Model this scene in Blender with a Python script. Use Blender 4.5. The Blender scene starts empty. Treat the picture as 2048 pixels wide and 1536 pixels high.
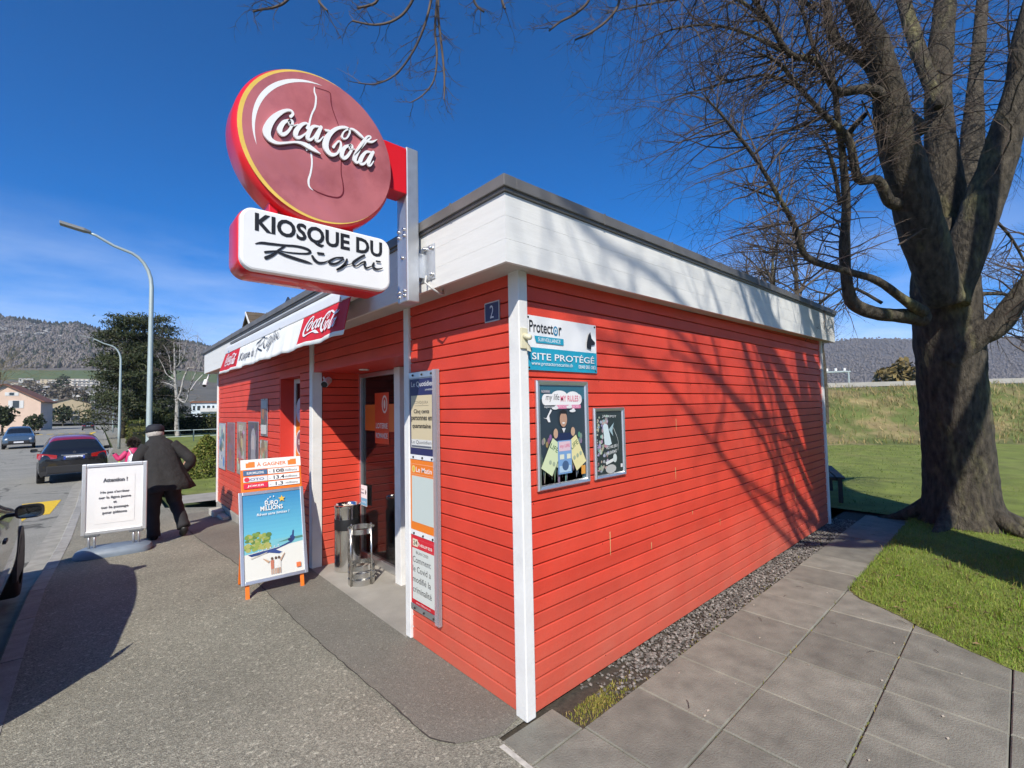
import bpy, bmesh, math, random
from mathutils import Vector, Matrix, noise as mnoise
R = math.radians
random.seed(7)
scene = bpy.context.scene
col = scene.collection
# ---------------------------------------------------------------- camera
CAM = Vector((-1.8194, -1.9400, 1.75))
AX = Vector((0.74211, 0.01743, 0.66948))     # camera axes given as rows: world X, Y, Z seen by the lens (right, down, forward)
AY = Vector((-0.66998, 0.04906, 0.74076))
AZ = Vector((-0.01995, -0.99864, 0.04811))
FPX = 922.0
cam_d = bpy.data.cameras.new('camera')
cam_o = bpy.data.objects.new('camera', cam_d)
col.objects.link(cam_o)
def c2w(v): return Vector((AX.dot(v), AY.dot(v), AZ.dot(v)))
cx, cy, cz = c2w(Vector((1, 0, 0))), c2w(Vector((0, -1, 0))), c2w(Vector((0, 0, -1)))
m = Matrix.Identity(4)
for i in range(3):
    m[i][0], m[i][1], m[i][2], m[i][3] = cx[i], cy[i], cz[i], CAM[i]
cam_o.matrix_world = m
cam_d.sensor_width = 36.0
cam_d.lens = 36.0 * FPX / 2048.0
cam_d.clip_start = 0.05
cam_d.clip_end = 8000
scene.camera = cam_o
# survey helpers: where a line of sight meets a plane of the place
def sight(px, py): return c2w(Vector((px - 1024.0, py - 768.0, FPX)))
def at(px, py, d): return CAM + sight(px, py) * (d / FPX)
def on_x(px, py, X=0.0):
    d = sight(px, py); return CAM + d * ((X - CAM.x) / d.x)
def on_y(px, py, Y=0.0):
    d = sight(px, py); return CAM + d * ((Y - CAM.y) / d.y)
def on_z(px, py, Z=0.0):
    d = sight(px, py); return CAM + d * ((Z - CAM.z) / d.z)
# ---------------------------------------------------------------- sky, sun, exposure
SUN_TO = Vector((0.86, 0.88, -1.0)).normalized()
SUN_EL = math.asin(-SUN_TO.z)
SUN_AZ = math.atan2(-SUN_TO.x, -SUN_TO.y)
world = bpy.data.worlds.new('World'); scene.world = world; world.use_nodes = True
wn = world.node_tree; wn.nodes.clear()
sky = wn.nodes.new('ShaderNodeTexSky'); sky.sky_type = 'NISHITA'; sky.sun_disc = False
sky.sun_elevation = SUN_EL; sky.sun_rotation = SUN_AZ
sky.altitude = 3000; sky.air_density = 1.0; sky.dust_density = 0.0; sky.ozone_density = 10.0
bgn = wn.nodes.new('ShaderNodeBackground'); bgn.inputs['Strength'].default_value = 0.14
wo = wn.nodes.new('ShaderNodeOutputWorld')
# thin high cirrus low in the sky
tc = wn.nodes.new('ShaderNodeTexCoord')
mp = wn.nodes.new('ShaderNodeMapping'); mp.inputs['Scale'].default_value = (1.0, 1.0, 4.5); mp.inputs['Rotation'].default_value = (0.12, 0.05, 0)
nz = wn.nodes.new('ShaderNodeTexNoise'); nz.inputs['Scale'].default_value = 2.3; nz.inputs['Detail'].default_value = 7; nz.inputs['Roughness'].default_value = 0.62
cr = wn.nodes.new('ShaderNodeValToRGB'); cr.color_ramp.elements[0].position = 0.36; cr.color_ramp.elements[1].position = 0.80
sx = wn.nodes.new('ShaderNodeSeparateXYZ')
hr = wn.nodes.new('ShaderNodeMapRange'); hr.inputs['From Min'].default_value = 0.33; hr.inputs['From Max'].default_value = 0.06
mu = wn.nodes.new('ShaderNodeMath'); mu.operation = 'MULTIPLY'
mu2 = wn.nodes.new('ShaderNodeMath'); mu2.operation = 'MULTIPLY'; mu2.inputs[1].default_value = 0.9
mx = wn.nodes.new('ShaderNodeMix'); mx.data_type = 'RGBA'
mx.inputs['B'].default_value = (6.0, 6.6, 7.4, 1)
L = wn.links.new
L(tc.outputs['Generated'], mp.inputs['Vector']); L(mp.outputs['Vector'], nz.inputs['Vector']); L(nz.outputs['Fac'], cr.inputs['Fac'])
L(tc.outputs['Generated'], sx.inputs['Vector']); L(sx.outputs['Z'], hr.inputs['Value'])
L(cr.outputs['Color'], mu.inputs[0]); L(hr.outputs['Result'], mu.inputs[1]); L(mu.outputs['Value'], mu2.inputs[0])
L(mu2.outputs['Value'], mx.inputs['Factor']); hsv = wn.nodes.new('ShaderNodeHueSaturation'); hsv.inputs['Saturation'].default_value = 1.22; L(sky.outputs['Color'], hsv.inputs['Color']); L(hsv.outputs['Color'], mx.inputs['A']); L(mx.outputs['Result'], bgn.inputs['Color'])
L(bgn.outputs['Background'], wo.inputs['Surface'])
sun_d = bpy.data.lights.new('sun', 'SUN'); sun_d.energy = 4.9; sun_d.angle = R(0.53); sun_d.color = (1.0, 0.94, 0.84)
sun_o = bpy.data.objects.new('sun', sun_d); col.objects.link(sun_o)
sun_o.rotation_euler = SUN_TO.to_track_quat('-Z', 'Y').to_euler(); sun_o.location = (-20, -20, 25)
scene.view_settings.view_transform = 'Standard'; scene.view_settings.look = 'None'
scene.view_settings.exposure = 0.35; scene.view_settings.gamma = 1.0
scene.view_settings.use_curve_mapping = False
scene.cycles.use_denoising = True
scene.cycles.max_bounces = 6; scene.cycles.transparent_max_bounces = 16
scene.cycles.use_adaptive_sampling = True; scene.cycles.adaptive_threshold = 0.025
# ---------------------------------------------------------------- materials
MATS = {}
def mat(name, c, rough=0.6, metal=0.0, var=0.0, vscale=6.0, bump=0.0, bscale=60.0, spec=0.5, coat=0.0, stretch=None, c2=None, c2amt=(0.5, 0.62), c2scale=3.0, rnd=0.0, detail=5, bdist=0.02):
    if name in MATS: return MATS[name]
    m = bpy.data.materials.new(name); m.use_nodes = True
    nt = m.node_tree; b = nt.nodes['Principled BSDF']
    b.inputs['Base Color'].default_value = (*c, 1); b.inputs['Roughness'].default_value = rough; b.inputs['Metallic'].default_value = metal
    b.inputs['Specular IOR Level'].default_value = spec; b.inputs['Coat Weight'].default_value = coat
    ln = nt.links.new
    vec = None
    if var or bump or c2 or rnd:
        geo = nt.nodes.new('ShaderNodeNewGeometry'); vec = geo.outputs['Position']
        if stretch:
            mp = nt.nodes.new('ShaderNodeMapping'); mp.inputs['Scale'].default_value = stretch; ln(vec, mp.inputs['Vector']); vec = mp.outputs['Vector']
    out = None
    if c2:
        n = nt.nodes.new('ShaderNodeTexNoise'); n.inputs['Scale'].default_value = c2scale; n.inputs['Detail'].default_value = 6; n.inputs['Roughness'].default_value = 0.65
        ln(vec, n.inputs['Vector'])
        r = nt.nodes.new('ShaderNodeMapRange'); r.inputs['From Min'].default_value = c2amt[0]; r.inputs['From Max'].default_value = c2amt[1]; ln(n.outputs['Fac'], r.inputs['Value'])
        x = nt.nodes.new('ShaderNodeMix'); x.data_type = 'RGBA'; x.inputs['A'].default_value = (*c, 1); x.inputs['B'].default_value = (*c2, 1)
        ln(r.outputs['Result'], x.inputs['Factor']); out = x.outputs['Result']
    if var or rnd:
        hs = nt.nodes.new('ShaderNodeHueSaturation')
        if out: ln(out, hs.inputs['Color'])
        else: hs.inputs['Color'].default_value = (*c, 1)
        n = nt.nodes.new('ShaderNodeTexNoise'); n.inputs['Scale'].default_value = vscale; n.inputs['Detail'].default_value = detail; ln(vec, n.inputs['Vector'])
        r = nt.nodes.new('ShaderNodeMapRange'); r.inputs['From Min'].default_value = 0.25; r.inputs['From Max'].default_value = 0.75
        r.inputs['To Min'].default_value = 1 - var; r.inputs['To Max'].default_value = 1 + var; ln(n.outputs['Fac'], r.inputs['Value'])
        val = r.outputs['Result']
        if rnd:
            oi = nt.nodes.new('ShaderNodeObjectInfo')
            r2 = nt.nodes.new('ShaderNodeMapRange'); r2.inputs['To Min'].default_value = 1 - rnd; r2.inputs['To Max'].default_value = 1 + rnd; ln(oi.outputs['Random'], r2.inputs['Value'])
            mm = nt.nodes.new('ShaderNodeMath'); mm.operation = 'MULTIPLY'; ln(val, mm.inputs[0]); ln(r2.outputs['Result'], mm.inputs[1]); val = mm.outputs['Value']
        ln(val, hs.inputs['Value']); out = hs.outputs['Color']
    if out: ln(out, b.inputs['Base Color'])
    if bump:
        n = nt.nodes.new('ShaderNodeTexNoise'); n.inputs['Scale'].default_value = bscale; n.inputs['Detail'].default_value = 6; n.inputs['Roughness'].default_value = 0.6; ln(vec, n.inputs['Vector'])
        bp = nt.nodes.new('ShaderNodeBump'); bp.inputs['Strength'].default_value = bump; bp.inputs['Distance'].default_value = bdist; ln(n.outputs['Fac'], bp.inputs['Height']); ln(bp.outputs['Normal'], b.inputs['Normal'])
    MATS[name] = m
    return m
def flat(c, rough=0.45, name=None):
    c = tuple(round(v, 3) for v in c)
    return mat(name or 'print_%02x%02x%02x' % tuple(int(v * 255) for v in c), c, rough)
def vcol(name, rough=0.7, bump=0.0, bscale=40, trans=0.0):
    if name in MATS: return MATS[name]
    m = bpy.data.materials.new(name); m.use_nodes = True; nt = m.node_tree; b = nt.nodes['Principled BSDF']
    a = nt.nodes.new('ShaderNodeAttribute'); a.attribute_name = 'tint'; nt.links.new(a.outputs['Color'], b.inputs['Base Color'])
    b.inputs['Roughness'].default_value = rough; b.inputs['Specular IOR Level'].default_value = 0.25
    MATS[name] = m; return m
def glass(name, tint=(0.02, 0.025, 0.03), rough=0.02, alpha=0.35):
    if name in MATS: return MATS[name]
    m = bpy.data.materials.new(name); m.use_nodes = True; nt = m.node_tree; b = nt.nodes['Principled BSDF']
    b.inputs['Base Color'].default_value = (*tint, 1); b.inputs['Roughness'].default_value = rough; b.inputs['Alpha'].default_value = alpha
    b.inputs['Specular IOR Level'].default_value = 0.8; MATS[name] = m; return m
# ---------------------------------------------------------------- mesh helpers
class MB:
    def __init__(s): s.v = []; s.f = []; s.mi = []; s.tint = []
    def face(s, pts, mi=0):
        n = len(s.v); s.v += [tuple(p) for p in pts]; s.f.append(tuple(range(n, n + len(pts)))); s.mi.append(mi); return s
    def add(s, vs, fs, mi=0, tint=None):
        n = len(s.v); s.v += [tuple(p) for p in vs]
        for f in fs: s.f.append(tuple(i + n for i in f)); s.mi.append(mi)
        if tint is not None: s.tint += [tint] * len(vs)
        return s
    def box(s, x0, x1, y0, y1, z0, z1, mi=0, sh=None):
        vs = [(x, y, z) for x in (x0, x1) for y in (y0, y1) for z in (z0, z1)]
        if sh: vs = [(x, y, z + sh(x, y)) for x, y, z in vs]
        return s.add(vs, [(0, 1, 3, 2), (4, 6, 7, 5), (0, 4, 5, 1), (2, 3, 7, 6), (0, 2, 6, 4), (1, 5, 7, 3)], mi)
    def bar(s, a, b, w, h, up=(0, 0, 1), mi=0):
        a, b = Vector(a), Vector(b); d = (b - a).normalized(); u = Vector(up); r = d.cross(u)
        if r.length < 1e-4: r = d.cross(Vector((1, 0, 0)))
        r.normalize(); u = r.cross(d)
        vs = [p + r * (w / 2 * i) + u * (h / 2 * j) for p in (a, b) for i in (-1, 1) for j in (-1, 1)]
        return s.add(vs, [(0, 1, 3, 2), (4, 6, 7, 5), (0, 4, 5, 1), (2, 3, 7, 6), (0, 2, 6, 4), (1, 5, 7, 3)], mi)
    def tube(s, pts, rad, n=8, mi=0, cap=True, tint=None):
        pts = [Vector(p) for p in pts]
        if not hasattr(rad, '__len__'): rad = [rad] * len(pts)
        base = len(s.v); u = None
        for i, p in enumerate(pts):
            d = (pts[min(i + 1, len(pts) - 1)] - pts[max(i - 1, 0)])
            if d.length < 1e-9: d = Vector((0, 0, 1))
            d.normalize()
            if u is None: u = d.cross(Vector((0.31, 0.95, 0.05)) if abs(d.y) < 0.9 else Vector((1, 0, 0))).normalized()
            else:
                u = u - d * u.dot(d)
                u = u.normalized() if u.length > 1e-6 else d.orthogonal().normalized()
            w = d.cross(u)
            for k in range(n):
                a = 2 * math.pi * k / n
                s.v.append(tuple(p + (u * math.cos(a) + w * math.sin(a)) * rad[i]))
                if tint is not None: s.tint.append(tint)
        for i in range(len(pts) - 1):
            for k in range(n):
                k2 = (k + 1) % n
                s.f.append((base + i * n + k, base + i * n + k2, base + (i + 1) * n + k2, base + (i + 1) * n + k)); s.mi.append(mi)
        if cap and n > 2:
            s.f.append(tuple(base + k for k in reversed(range(n)))); s.mi.append(mi)
            e = base + (len(pts) - 1) * n
            s.f.append(tuple(e + k for k in range(n))); s.mi.append(mi)
        return s
    def lathe(s, prof, c=(0, 0, 0), n=24, mi=0, axis='z'):
        base = len(s.v)
        for r, h in prof:
            for k in range(n):
                a = 2 * math.pi * k / n; p = (r * math.cos(a), r * math.sin(a), h)
                if axis == 'y': p = (p[0], p[2], p[1])
                elif axis == 'x': p = (p[2], p[0], p[1])
                s.v.append((p[0] + c[0], p[1] + c[1], p[2] + c[2]))
        for i in range(len(prof) - 1):
            for k in range(n):
                k2 = (k + 1) % n; s.f.append((base + i * n + k, base + i * n + k2, base + (i + 1) * n + k2, base + (i + 1) * n + k)); s.mi.append(mi)
        return s
    def prism(s, poly, o, ua, va, na, depth, mi=0):
        o, ua, va, na = Vector(o), Vector(ua), Vector(va), Vector(na)
        a = [o + ua * p[0] + va * p[1] for p in poly]; b = [p + na * depth for p in a]; n = len(poly); base = len(s.v)
        s.v += [tuple(p) for p in a + b]
        s.f.append(tuple(base + i for i in reversed(range(n)))); s.f.append(tuple(base + n + i for i in range(n))); s.mi += [mi, mi]
        for i in range(n):
            j = (i + 1) % n; s.f.append((base + i, base + j, base + n + j, base + n + i)); s.mi.append(mi)
        return s
    def grid(s, nu, nv, fn, mi=0):
        base = len(s.v)
        for i in range(nu + 1):
            for j in range(nv + 1): s.v.append(tuple(fn(i / nu, j / nv)))
        for i in range(nu):
            for j in range(nv):
                a = base + i * (nv + 1) + j; s.f.append((a, a + nv + 1, a + nv + 2, a + 1)); s.mi.append(mi)
        return s
    def mesh(s, name, mats, smooth=False, fix=True):
        me = bpy.data.meshes.new(name); me.from_pydata(s.v, [], s.f)
        mats = mats if isinstance(mats, (list, tuple)) else [mats]
        for mm in mats: me.materials.append(mm)
        if len(mats) > 1: me.polygons.foreach_set('material_index', s.mi)
        if s.tint and len(s.tint) == len(s.v):
            at_ = me.color_attributes.new('tint', 'FLOAT_COLOR', 'POINT')
            at_.data.foreach_set('color', [x for t in s.tint for x in (t[0], t[1], t[2], 1.0)])
        if fix:
            bm = bmesh.new(); bm.from_mesh(me); bmesh.ops.recalc_face_normals(bm, faces=bm.faces); bm.to_mesh(me); bm.free()
        if smooth: me.polygons.foreach_set('use_smooth', [True] * len(me.polygons))
        me.update(); return me
    def build(s, name, mats, parent=None, smooth=False, bevel=0.0, fix=True, sub=0, auto=False):
        o = bpy.data.objects.new(name, s.mesh(name, mats, smooth or auto, fix)); col.objects.link(o)
        if parent: o.parent = parent
        if bevel:
            md = o.modifiers.new('edge', 'BEVEL'); md.width = bevel; md.segments = 2; md.limit_method = 'ANGLE'; md.angle_limit = R(40)
        if sub:
            md = o.modifiers.new('round', 'SUBSURF'); md.levels = sub; md.render_levels = sub
        if auto:
            md = o.modifiers.new('split', 'EDGE_SPLIT'); md.split_angle = R(38)
        return o
def tag(o, label=None, cat=None, group=None, kind=None):
    if label: o['label'] = label
    if cat: o['category'] = cat
    if group: o['group'] = group
    if kind: o['kind'] = kind
    return o
def empty(name, loc=(0, 0, 0), rz=0.0, label=None, cat=None, group=None):
    o = bpy.data.objects.new(name, None); col.objects.link(o); o.location = loc; o.rotation_euler = (0, 0, rz); o.empty_display_size = 0.2
    return tag(o, label, cat, group)
def copy_tree(o, parent=None):
    c = o.copy(); col.objects.link(c)
    if parent: c.parent = parent
    for ch in list(o.children): copy_tree(ch, c)
    return c
def inst(name, me, parent, loc=(0, 0, 0), rot=(0, 0, 0), scale=None):
    o = bpy.data.objects.new(name, me); col.objects.link(o); o.parent = parent; o.location = loc; o.rotation_euler = rot
    if scale: o.scale = scale
    return o
# ---------------------------------------------------------------- flat print (posters, lettering)
_txt = {}
def text_mesh(s, bold=0.0):
    k = (s, bold)
    if k in _txt: return _txt[k]
    cu = bpy.data.curves.new('lettering', 'FONT'); cu.body = s; cu.offset = bold; cu.resolution_u = 3
    ob = bpy.data.objects.new('lettering', cu); col.objects.link(ob)
    bpy.context.view_layer.update()
    me = bpy.data.meshes.new_from_object(ob.evaluated_get(bpy.context.evaluated_depsgraph_get()))
    vs = [(v.co.x, v.co.y) for v in me.vertices]; fs = [tuple(p.vertices) for p in me.polygons]
    bpy.data.objects.remove(ob); bpy.data.meshes.remove(me)
    x0 = min(v[0] for v in vs); x1 = max(v[0] for v in vs); y0 = min(v[1] for v in vs); y1 = max(v[1] for v in vs)
    _txt[k] = ([(v[0] - x0, v[1] - y0) for v in vs], fs, x1 - x0, y1 - y0); return _txt[k]
def smooth_path(pts, n=5):
    out = []
    for i in range(len(pts) - 1):
        p0, p1, p2, p3 = pts[max(i - 1, 0)], pts[i], pts[i + 1], pts[min(i + 2, len(pts) - 1)]
        for k in range(n):
            t = k / n; out.append(tuple(0.5 * (2 * b + (c - a) * t + (2 * a - 5 * b + 4 * c - d) * t * t + (3 * b - a - 3 * c + d) * t ** 3) for a, b, c, d in zip(p0, p1, p2, p3)))
    out.append(tuple(pts[-1])); return out
class Flat:
    """flat print laid on a surface: u across, v up, in metres from the lower left corner"""
    def __init__(s, o, ua, va, na=None, step=0.0006, start=0.001):
        s.o, s.u, s.w = Vector(o), Vector(ua).normalized(), Vector(va).normalized(); s.n = Vector(na).normalized() if na is not None else s.u.cross(s.w)
        s.mb = MB(); s.mats = []; s.step = step; s.h = start
    def m(s, c, rough=0.45):
        mm = c if not isinstance(c, tuple) else flat(c, rough)
        if mm not in s.mats: s.mats.append(mm)
        return s.mats.index(mm)
    def P(s, u, v, h): return s.o + s.u * u + s.w * v + s.n * h
    def up(s): s.h += s.step
    def poly(s, pts, c, up=True):
        if up: s.up()
        s.mb.face([s.P(a, b, s.h) for a, b in pts], s.m(c)); return s
    def rect(s, x0, y0, x1, y1, c): return s.poly([(x0, y0), (x1, y0), (x1, y1), (x0, y1)], c)
    def rrect(s, x0, y0, x1, y1, r, c, n=6):
        pts = []
        for (qx, qy, a0) in ((x1 - r, y0 + r, -90), (x1 - r, y1 - r, 0), (x0 + r, y1 - r, 90), (x0 + r, y0 + r, 180)):
            for k in range(n + 1):
                a = R(a0 + 90 * k / n); pts.append((qx + r * math.cos(a), qy + r * math.sin(a)))
        return s.poly(pts, c)
    def ell(s, x, y, rx, ry, c, n=24): return s.poly([(x + rx * math.cos(2 * math.pi * k / n), y + ry * math.sin(2 * math.pi * k / n)) for k in range(n)], c)
    def text(s, t, x, y, h, c, w=None, bold=0.0, al='c', shear=0.0, rot=0.0):
        s.up(); vs, fs, tw, th = text_mesh(t, bold); k = h / th; kx = (w / tw) if w else k
        ww = tw * kx; ox = {'c': -ww / 2, 'l': 0, 'r': -ww}[al]; cr_, sr_ = math.cos(rot), math.sin(rot); P = []
        for a, b in vs:
            a2 = a * kx + ox + shear * b * k; b2 = b * k; P.append(s.P(x + a2 * cr_ - b2 * sr_, y + a2 * sr_ + b2 * cr_, s.h))
        s.mb.add(P, fs, s.m(c)); return s
    def stroke(s, pts, c, f=lambda a, b: (a, b), wk=1.0, n=5, thick=0.0):
        """brush stroke; pts = (x, y, width)"""
        s.up(); q = smooth_path(pts, n); q = [(*f(p[0], p[1]), max(p[2], 0.5) * wk) for p in q]
        mi = s.m(c); Lf, Rt = [], []
        for i, p in enumerate(q):
            a, b = q[max(i - 1, 0)], q[min(i + 1, len(q) - 1)]; dx, dy = b[0] - a[0], b[1] - a[1]; l = math.hypot(dx, dy) or 1
            nx, ny = -dy / l * p[2] / 2, dx / l * p[2] / 2; Lf.append((p[0] + nx, p[1] + ny)); Rt.append((p[0] - nx, p[1] - ny))
        H = s.h + thick
        base = len(s.mb.v)
        for a, b in zip(Lf, Rt):
            s.mb.v += [tuple(s.P(*a, H)), tuple(s.P(*b, H))]
            if thick: s.mb.v += [tuple(s.P(*a, 0)), tuple(s.P(*b, 0))]
        st = 4 if thick else 2
        for i in range(len(q) - 1):
            a = base + i * st; b = a + st
            s.mb.f.append((a, a + 1, b + 1, b)); s.mb.mi.append(mi)
            if thick: s.mb.f += [(a + 2, a, b, b + 2), (a + 1, a + 3, b + 3, b + 1)]; s.mb.mi += [mi, mi]
        # round ends
        for e in (q[0], q[-1]):
            if e[2] > 0.3 * max(p[2] for p in q):
                s.mb.face([s.P(e[0] + e[2] / 2 * math.cos(k * .785), e[1] + e[2] / 2 * math.sin(k * .785), H - 0.0001) for k in range(8)], mi)
        return s
    def build(s, name, parent=None): return s.mb.build(name, s.mats, parent, fix=False)
# ================================================================ SETTING
def lerp_tab(t, x):
    if x <= t[0][0]: return t[0][1]
    for (a, b), (c, d) in zip(t, t[1:]):
        if x <= c: return b + (d - b) * (x - a) / (c - a)
    return t[-1][1]
ZT = [(-30, 0.0), (3.2, 0.0), (5, -0.06), (7.5, -0.15), (10, -0.2), (20, -0.42), (40, -0.6), (90, -0.92), (200, -1.7), (400, -2.5)]
def zg(y): return lerp_tab(ZT, y)
KT = [(-30, -2.16), (4.9, -2.18), (6.1, -2.13), (8, -2.06), (12, -1.98), (18, -1.95), (26, -1.45), (40, -0.85), (90, -0.6), (400, -0.4)]
def xk(y): return lerp_tab(KT, y)     # pavement-side edge of the kerb top
def asphalt(name, c, speck=0.5, patch=(0.8, 1.15), scale=1.0, crack=False):
    m = bpy.data.materials.new(name); m.use_nodes = True; nt = m.node_tree; b = nt.nodes['Principled BSDF']; ln = nt.links.new; N = nt.nodes.new
    geo = N('ShaderNodeNewGeometry')
    v = N('ShaderNodeTexVoronoi'); v.inputs['Scale'].default_value = 130 * scale; ln(geo.outputs['Position'], v.inputs['Vector'])
    v2 = N('ShaderNodeTexVoronoi'); v2.inputs['Scale'].default_value = 62 * scale; ln(geo.outputs['Position'], v2.inputs['Vector'])
    n1 = N('ShaderNodeTexNoise'); n1.inputs['Scale'].default_value = 0.9; n1.inputs['Detail'].default_value = 8; n1.inputs['Roughness'].default_value = 0.6; ln(geo.outputs['Position'], n1.inputs['Vector'])
    n2 = N('ShaderNodeTexNoise'); n2.inputs['Scale'].default_value = 70 * scale; n2.inputs['Detail'].default_value = 3; ln(geo.outputs['Position'], n2.inputs['Vector'])
    sep = N('ShaderNodeSeparateColor'); ln(v.outputs['Color'], sep.inputs['Color'])
    r1 = N('ShaderNodeMapRange'); r1.inputs['From Min'].default_value = 0.0; r1.inputs['From Max'].default_value = 1.0; r1.inputs['To Min'].default_value = 1 - speck * 0.6; r1.inputs['To Max'].default_value = 1 + speck * 0.6; ln(sep.outputs['Red'], r1.inputs['Value'])
    sep2 = N('ShaderNodeSeparateColor'); ln(v2.outputs['Color'], sep2.inputs['Color'])
    r2 = N('ShaderNodeMapRange'); r2.inputs['From Min'].default_value = 0.86; r2.inputs['From Max'].default_value = 1.0; r2.inputs['To Min'].default_value = 1.0; r2.inputs['To Max'].default_value = 1 + speck; ln(sep2.outputs['Green'], r2.inputs['Value'])
    r3 = N('ShaderNodeMapRange'); r3.inputs['From Min'].default_value = 0.3; r3.inputs['From Max'].default_value = 0.7; r3.inputs['To Min'].default_value = patch[0]; r3.inputs['To Max'].default_value = patch[1]; ln(n1.outputs['Fac'], r3.inputs['Value'])
    def mul(a, c_): 
        q = N('ShaderNodeMath'); q.operation = 'MULTIPLY'; ln(a, q.inputs[0]); ln(c_, q.inputs[1]); return q.outputs['Value']
    val = mul(mul(r1.outputs['Result'], r2.outputs['Result']), r3.outputs['Result'])
    if crack:
        vc = N('ShaderNodeTexVoronoi'); vc.feature = 'DISTANCE_TO_EDGE'; vc.inputs['Scale'].default_value = 0.33
        nn = N('ShaderNodeTexNoise'); nn.inputs['Scale'].default_value = 1.7; nn.inputs['Detail'].default_value = 6; ln(geo.outputs['Position'], nn.inputs['Vector'])
        ad = N('ShaderNodeMixRGB'); ad.blend_type = 'ADD'; ad.inputs['Fac'].default_value = 0.55; ln(geo.outputs['Position'], ad.inputs['Color1']); ln(nn.outputs['Color'], ad.inputs['Color2']); ln(ad.outputs['Color'], vc.inputs['Vector'])
        rc = N('ShaderNodeMapRange'); rc.inputs['From Min'].default_value = 0.003; rc.inputs['From Max'].default_value = 0.014; rc.inputs['To Min'].default_value = 0.42; ln(vc.outputs['Distance'], rc.inputs['Value'])
        val = mul(val, rc.outputs['Result'])
    hs = N('ShaderNodeHueSaturation'); hs.inputs['Color'].default_value = (*c, 1); ln(val, hs.inputs['Value']); ln(hs.outputs['Color'], b.inputs['Base Color'])
    b.inputs['Roughness'].default_value = 0.85; b.inputs['Specular IOR Level'].default_value = 0.3
    bp = N('ShaderNodeBump'); bp.inputs['Strength'].default_value = 0.55; bp.inputs['Distance'].default_value = 0.006
    ad2 = N('ShaderNodeMath'); ad2.operation = 'ADD'; ln(v.outputs['Distance'], ad2.inputs[0]); ln(n2.outputs['Fac'], ad2.inputs[1]); ln(ad2.outputs['Value'], bp.inputs['Height']); ln(bp.outputs['Normal'], b.inputs['Normal'])
    return m
m_side = asphalt('pavement_asphalt', (0.228, 0.217, 0.172), 0.6, (0.80, 1.14))
m_side2 = asphalt('apron_asphalt', (0.185, 0.174, 0.145), 0.4, (0.80, 1.12), 1.5)
m_road = asphalt('road_asphalt', (0.265, 0.257, 0.222), 0.4, (0.88, 1.1), 1.2, crack=True)
m_conc = mat('concrete', (0.30, 0.28, 0.245), 0.85, var=0.18, vscale=3.5, bump=0.25, bscale=90)
m_kerb = mat('kerb_stone', (0.30, 0.29, 0.26), 0.85, var=0.22, vscale=9, bump=0.4, bscale=70, rnd=0.1)
m_slab = mat('paving_slab', (0.202, 0.196, 0.16), 0.82, var=0.24, vscale=7, bump=0.4, bscale=90, rnd=0.16, detail=9, c2=(0.15, 0.147, 0.12), c2amt=(0.52, 0.72), c2scale=2.6)
m_earth = mat('joint_earth', (0.055, 0.045, 0.033), 0.95, var=0.4, vscale=30, bump=0.5, bscale=60)
m_lawn = mat('lawn_ground', (0.15, 0.185, 0.032), 0.95, var=0.35, vscale=2.2, bump=0.8, bscale=40, c2=(0.19, 0.20, 0.05), c2amt=(0.5, 0.7), c2scale=0.8)
m_yellow = mat('road_paint', (0.72, 0.47, 0.02), 0.7, var=0.15, vscale=14, bump=0.2)
YS = [-12, -6, -3, 0, .02, 1.5, 3.2, 4, 5, 6.2, 7.5, 8.8, 10, 12, 15, 18, 20, 23, 26, 30, 35, 40, 55, 70, 90, 130, 200, 300]
# far ground sheet, out to the horizon
b = MB()
XS = [-3000, -600, -200, -80, -40, -20, -11.5, 0, 8, 20, 45, 90, 250, 700, 3000]; YG = [-3000, -500, -100, -30] + YS[1:] + [500, 900, 3000]
def gz(x, y):
    z = zg(y) - 0.22
    if y > 250: z += (y - 250) * 0.035 * min(1, max(0, (400 - x) / 300))
    return z
b.grid(len(XS) - 1, len(YG) - 1, lambda u, v: (XS[round(u * (len(XS) - 1))], YG[round(v * (len(YG) - 1))], gz(XS[round(u * (len(XS) - 1))], YG[round(v * (len(YG) - 1))])))
g_ = b.build('ground', mat('meadow', (0.05, 0.075, 0.022), 0.95, var=0.3, vscale=0.25, bump=0.3, bscale=8), smooth=True); tag(g_, kind='structure')
def strip(name, material, x0, x1, dz, ys=YS, nx=3):
    b = MB(); n = len(ys) - 1
    def fn(u, v):
        y = ys[round(v * n)]; a = x0(y) if callable(x0) else x0; c = x1(y) if callable(x1) else x1
        return (a + (c - a) * u, y, zg(y) + dz)
    b.grid(nx, n, fn); return tag(b.build(name, material), kind='structure')
strip('road', m_road, -12.0, lambda y: xk(y) - 0.13, -0.10, nx=6)
strip('gutter', mat('gutter_concrete', (0.29, 0.275, 0.235), 0.85, var=0.25, vscale=6, bump=0.3), lambda y: xk(y) - 0.36, lambda y: xk(y) - 0.12, -0.094, nx=1)
strip('pavement', m_side, lambda y: xk(y), lambda y: -0.205 if y < .01 else 0.45 if y < 9.6 else max(-0.75, xk(y) + 1.3 - 0.0 * y) if y < 30 else xk(y) + 2.2, 0.0, nx=4)
far_side = strip('far_pavement', m_side, -14.2, -12.0, 0.0, nx=1)
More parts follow.
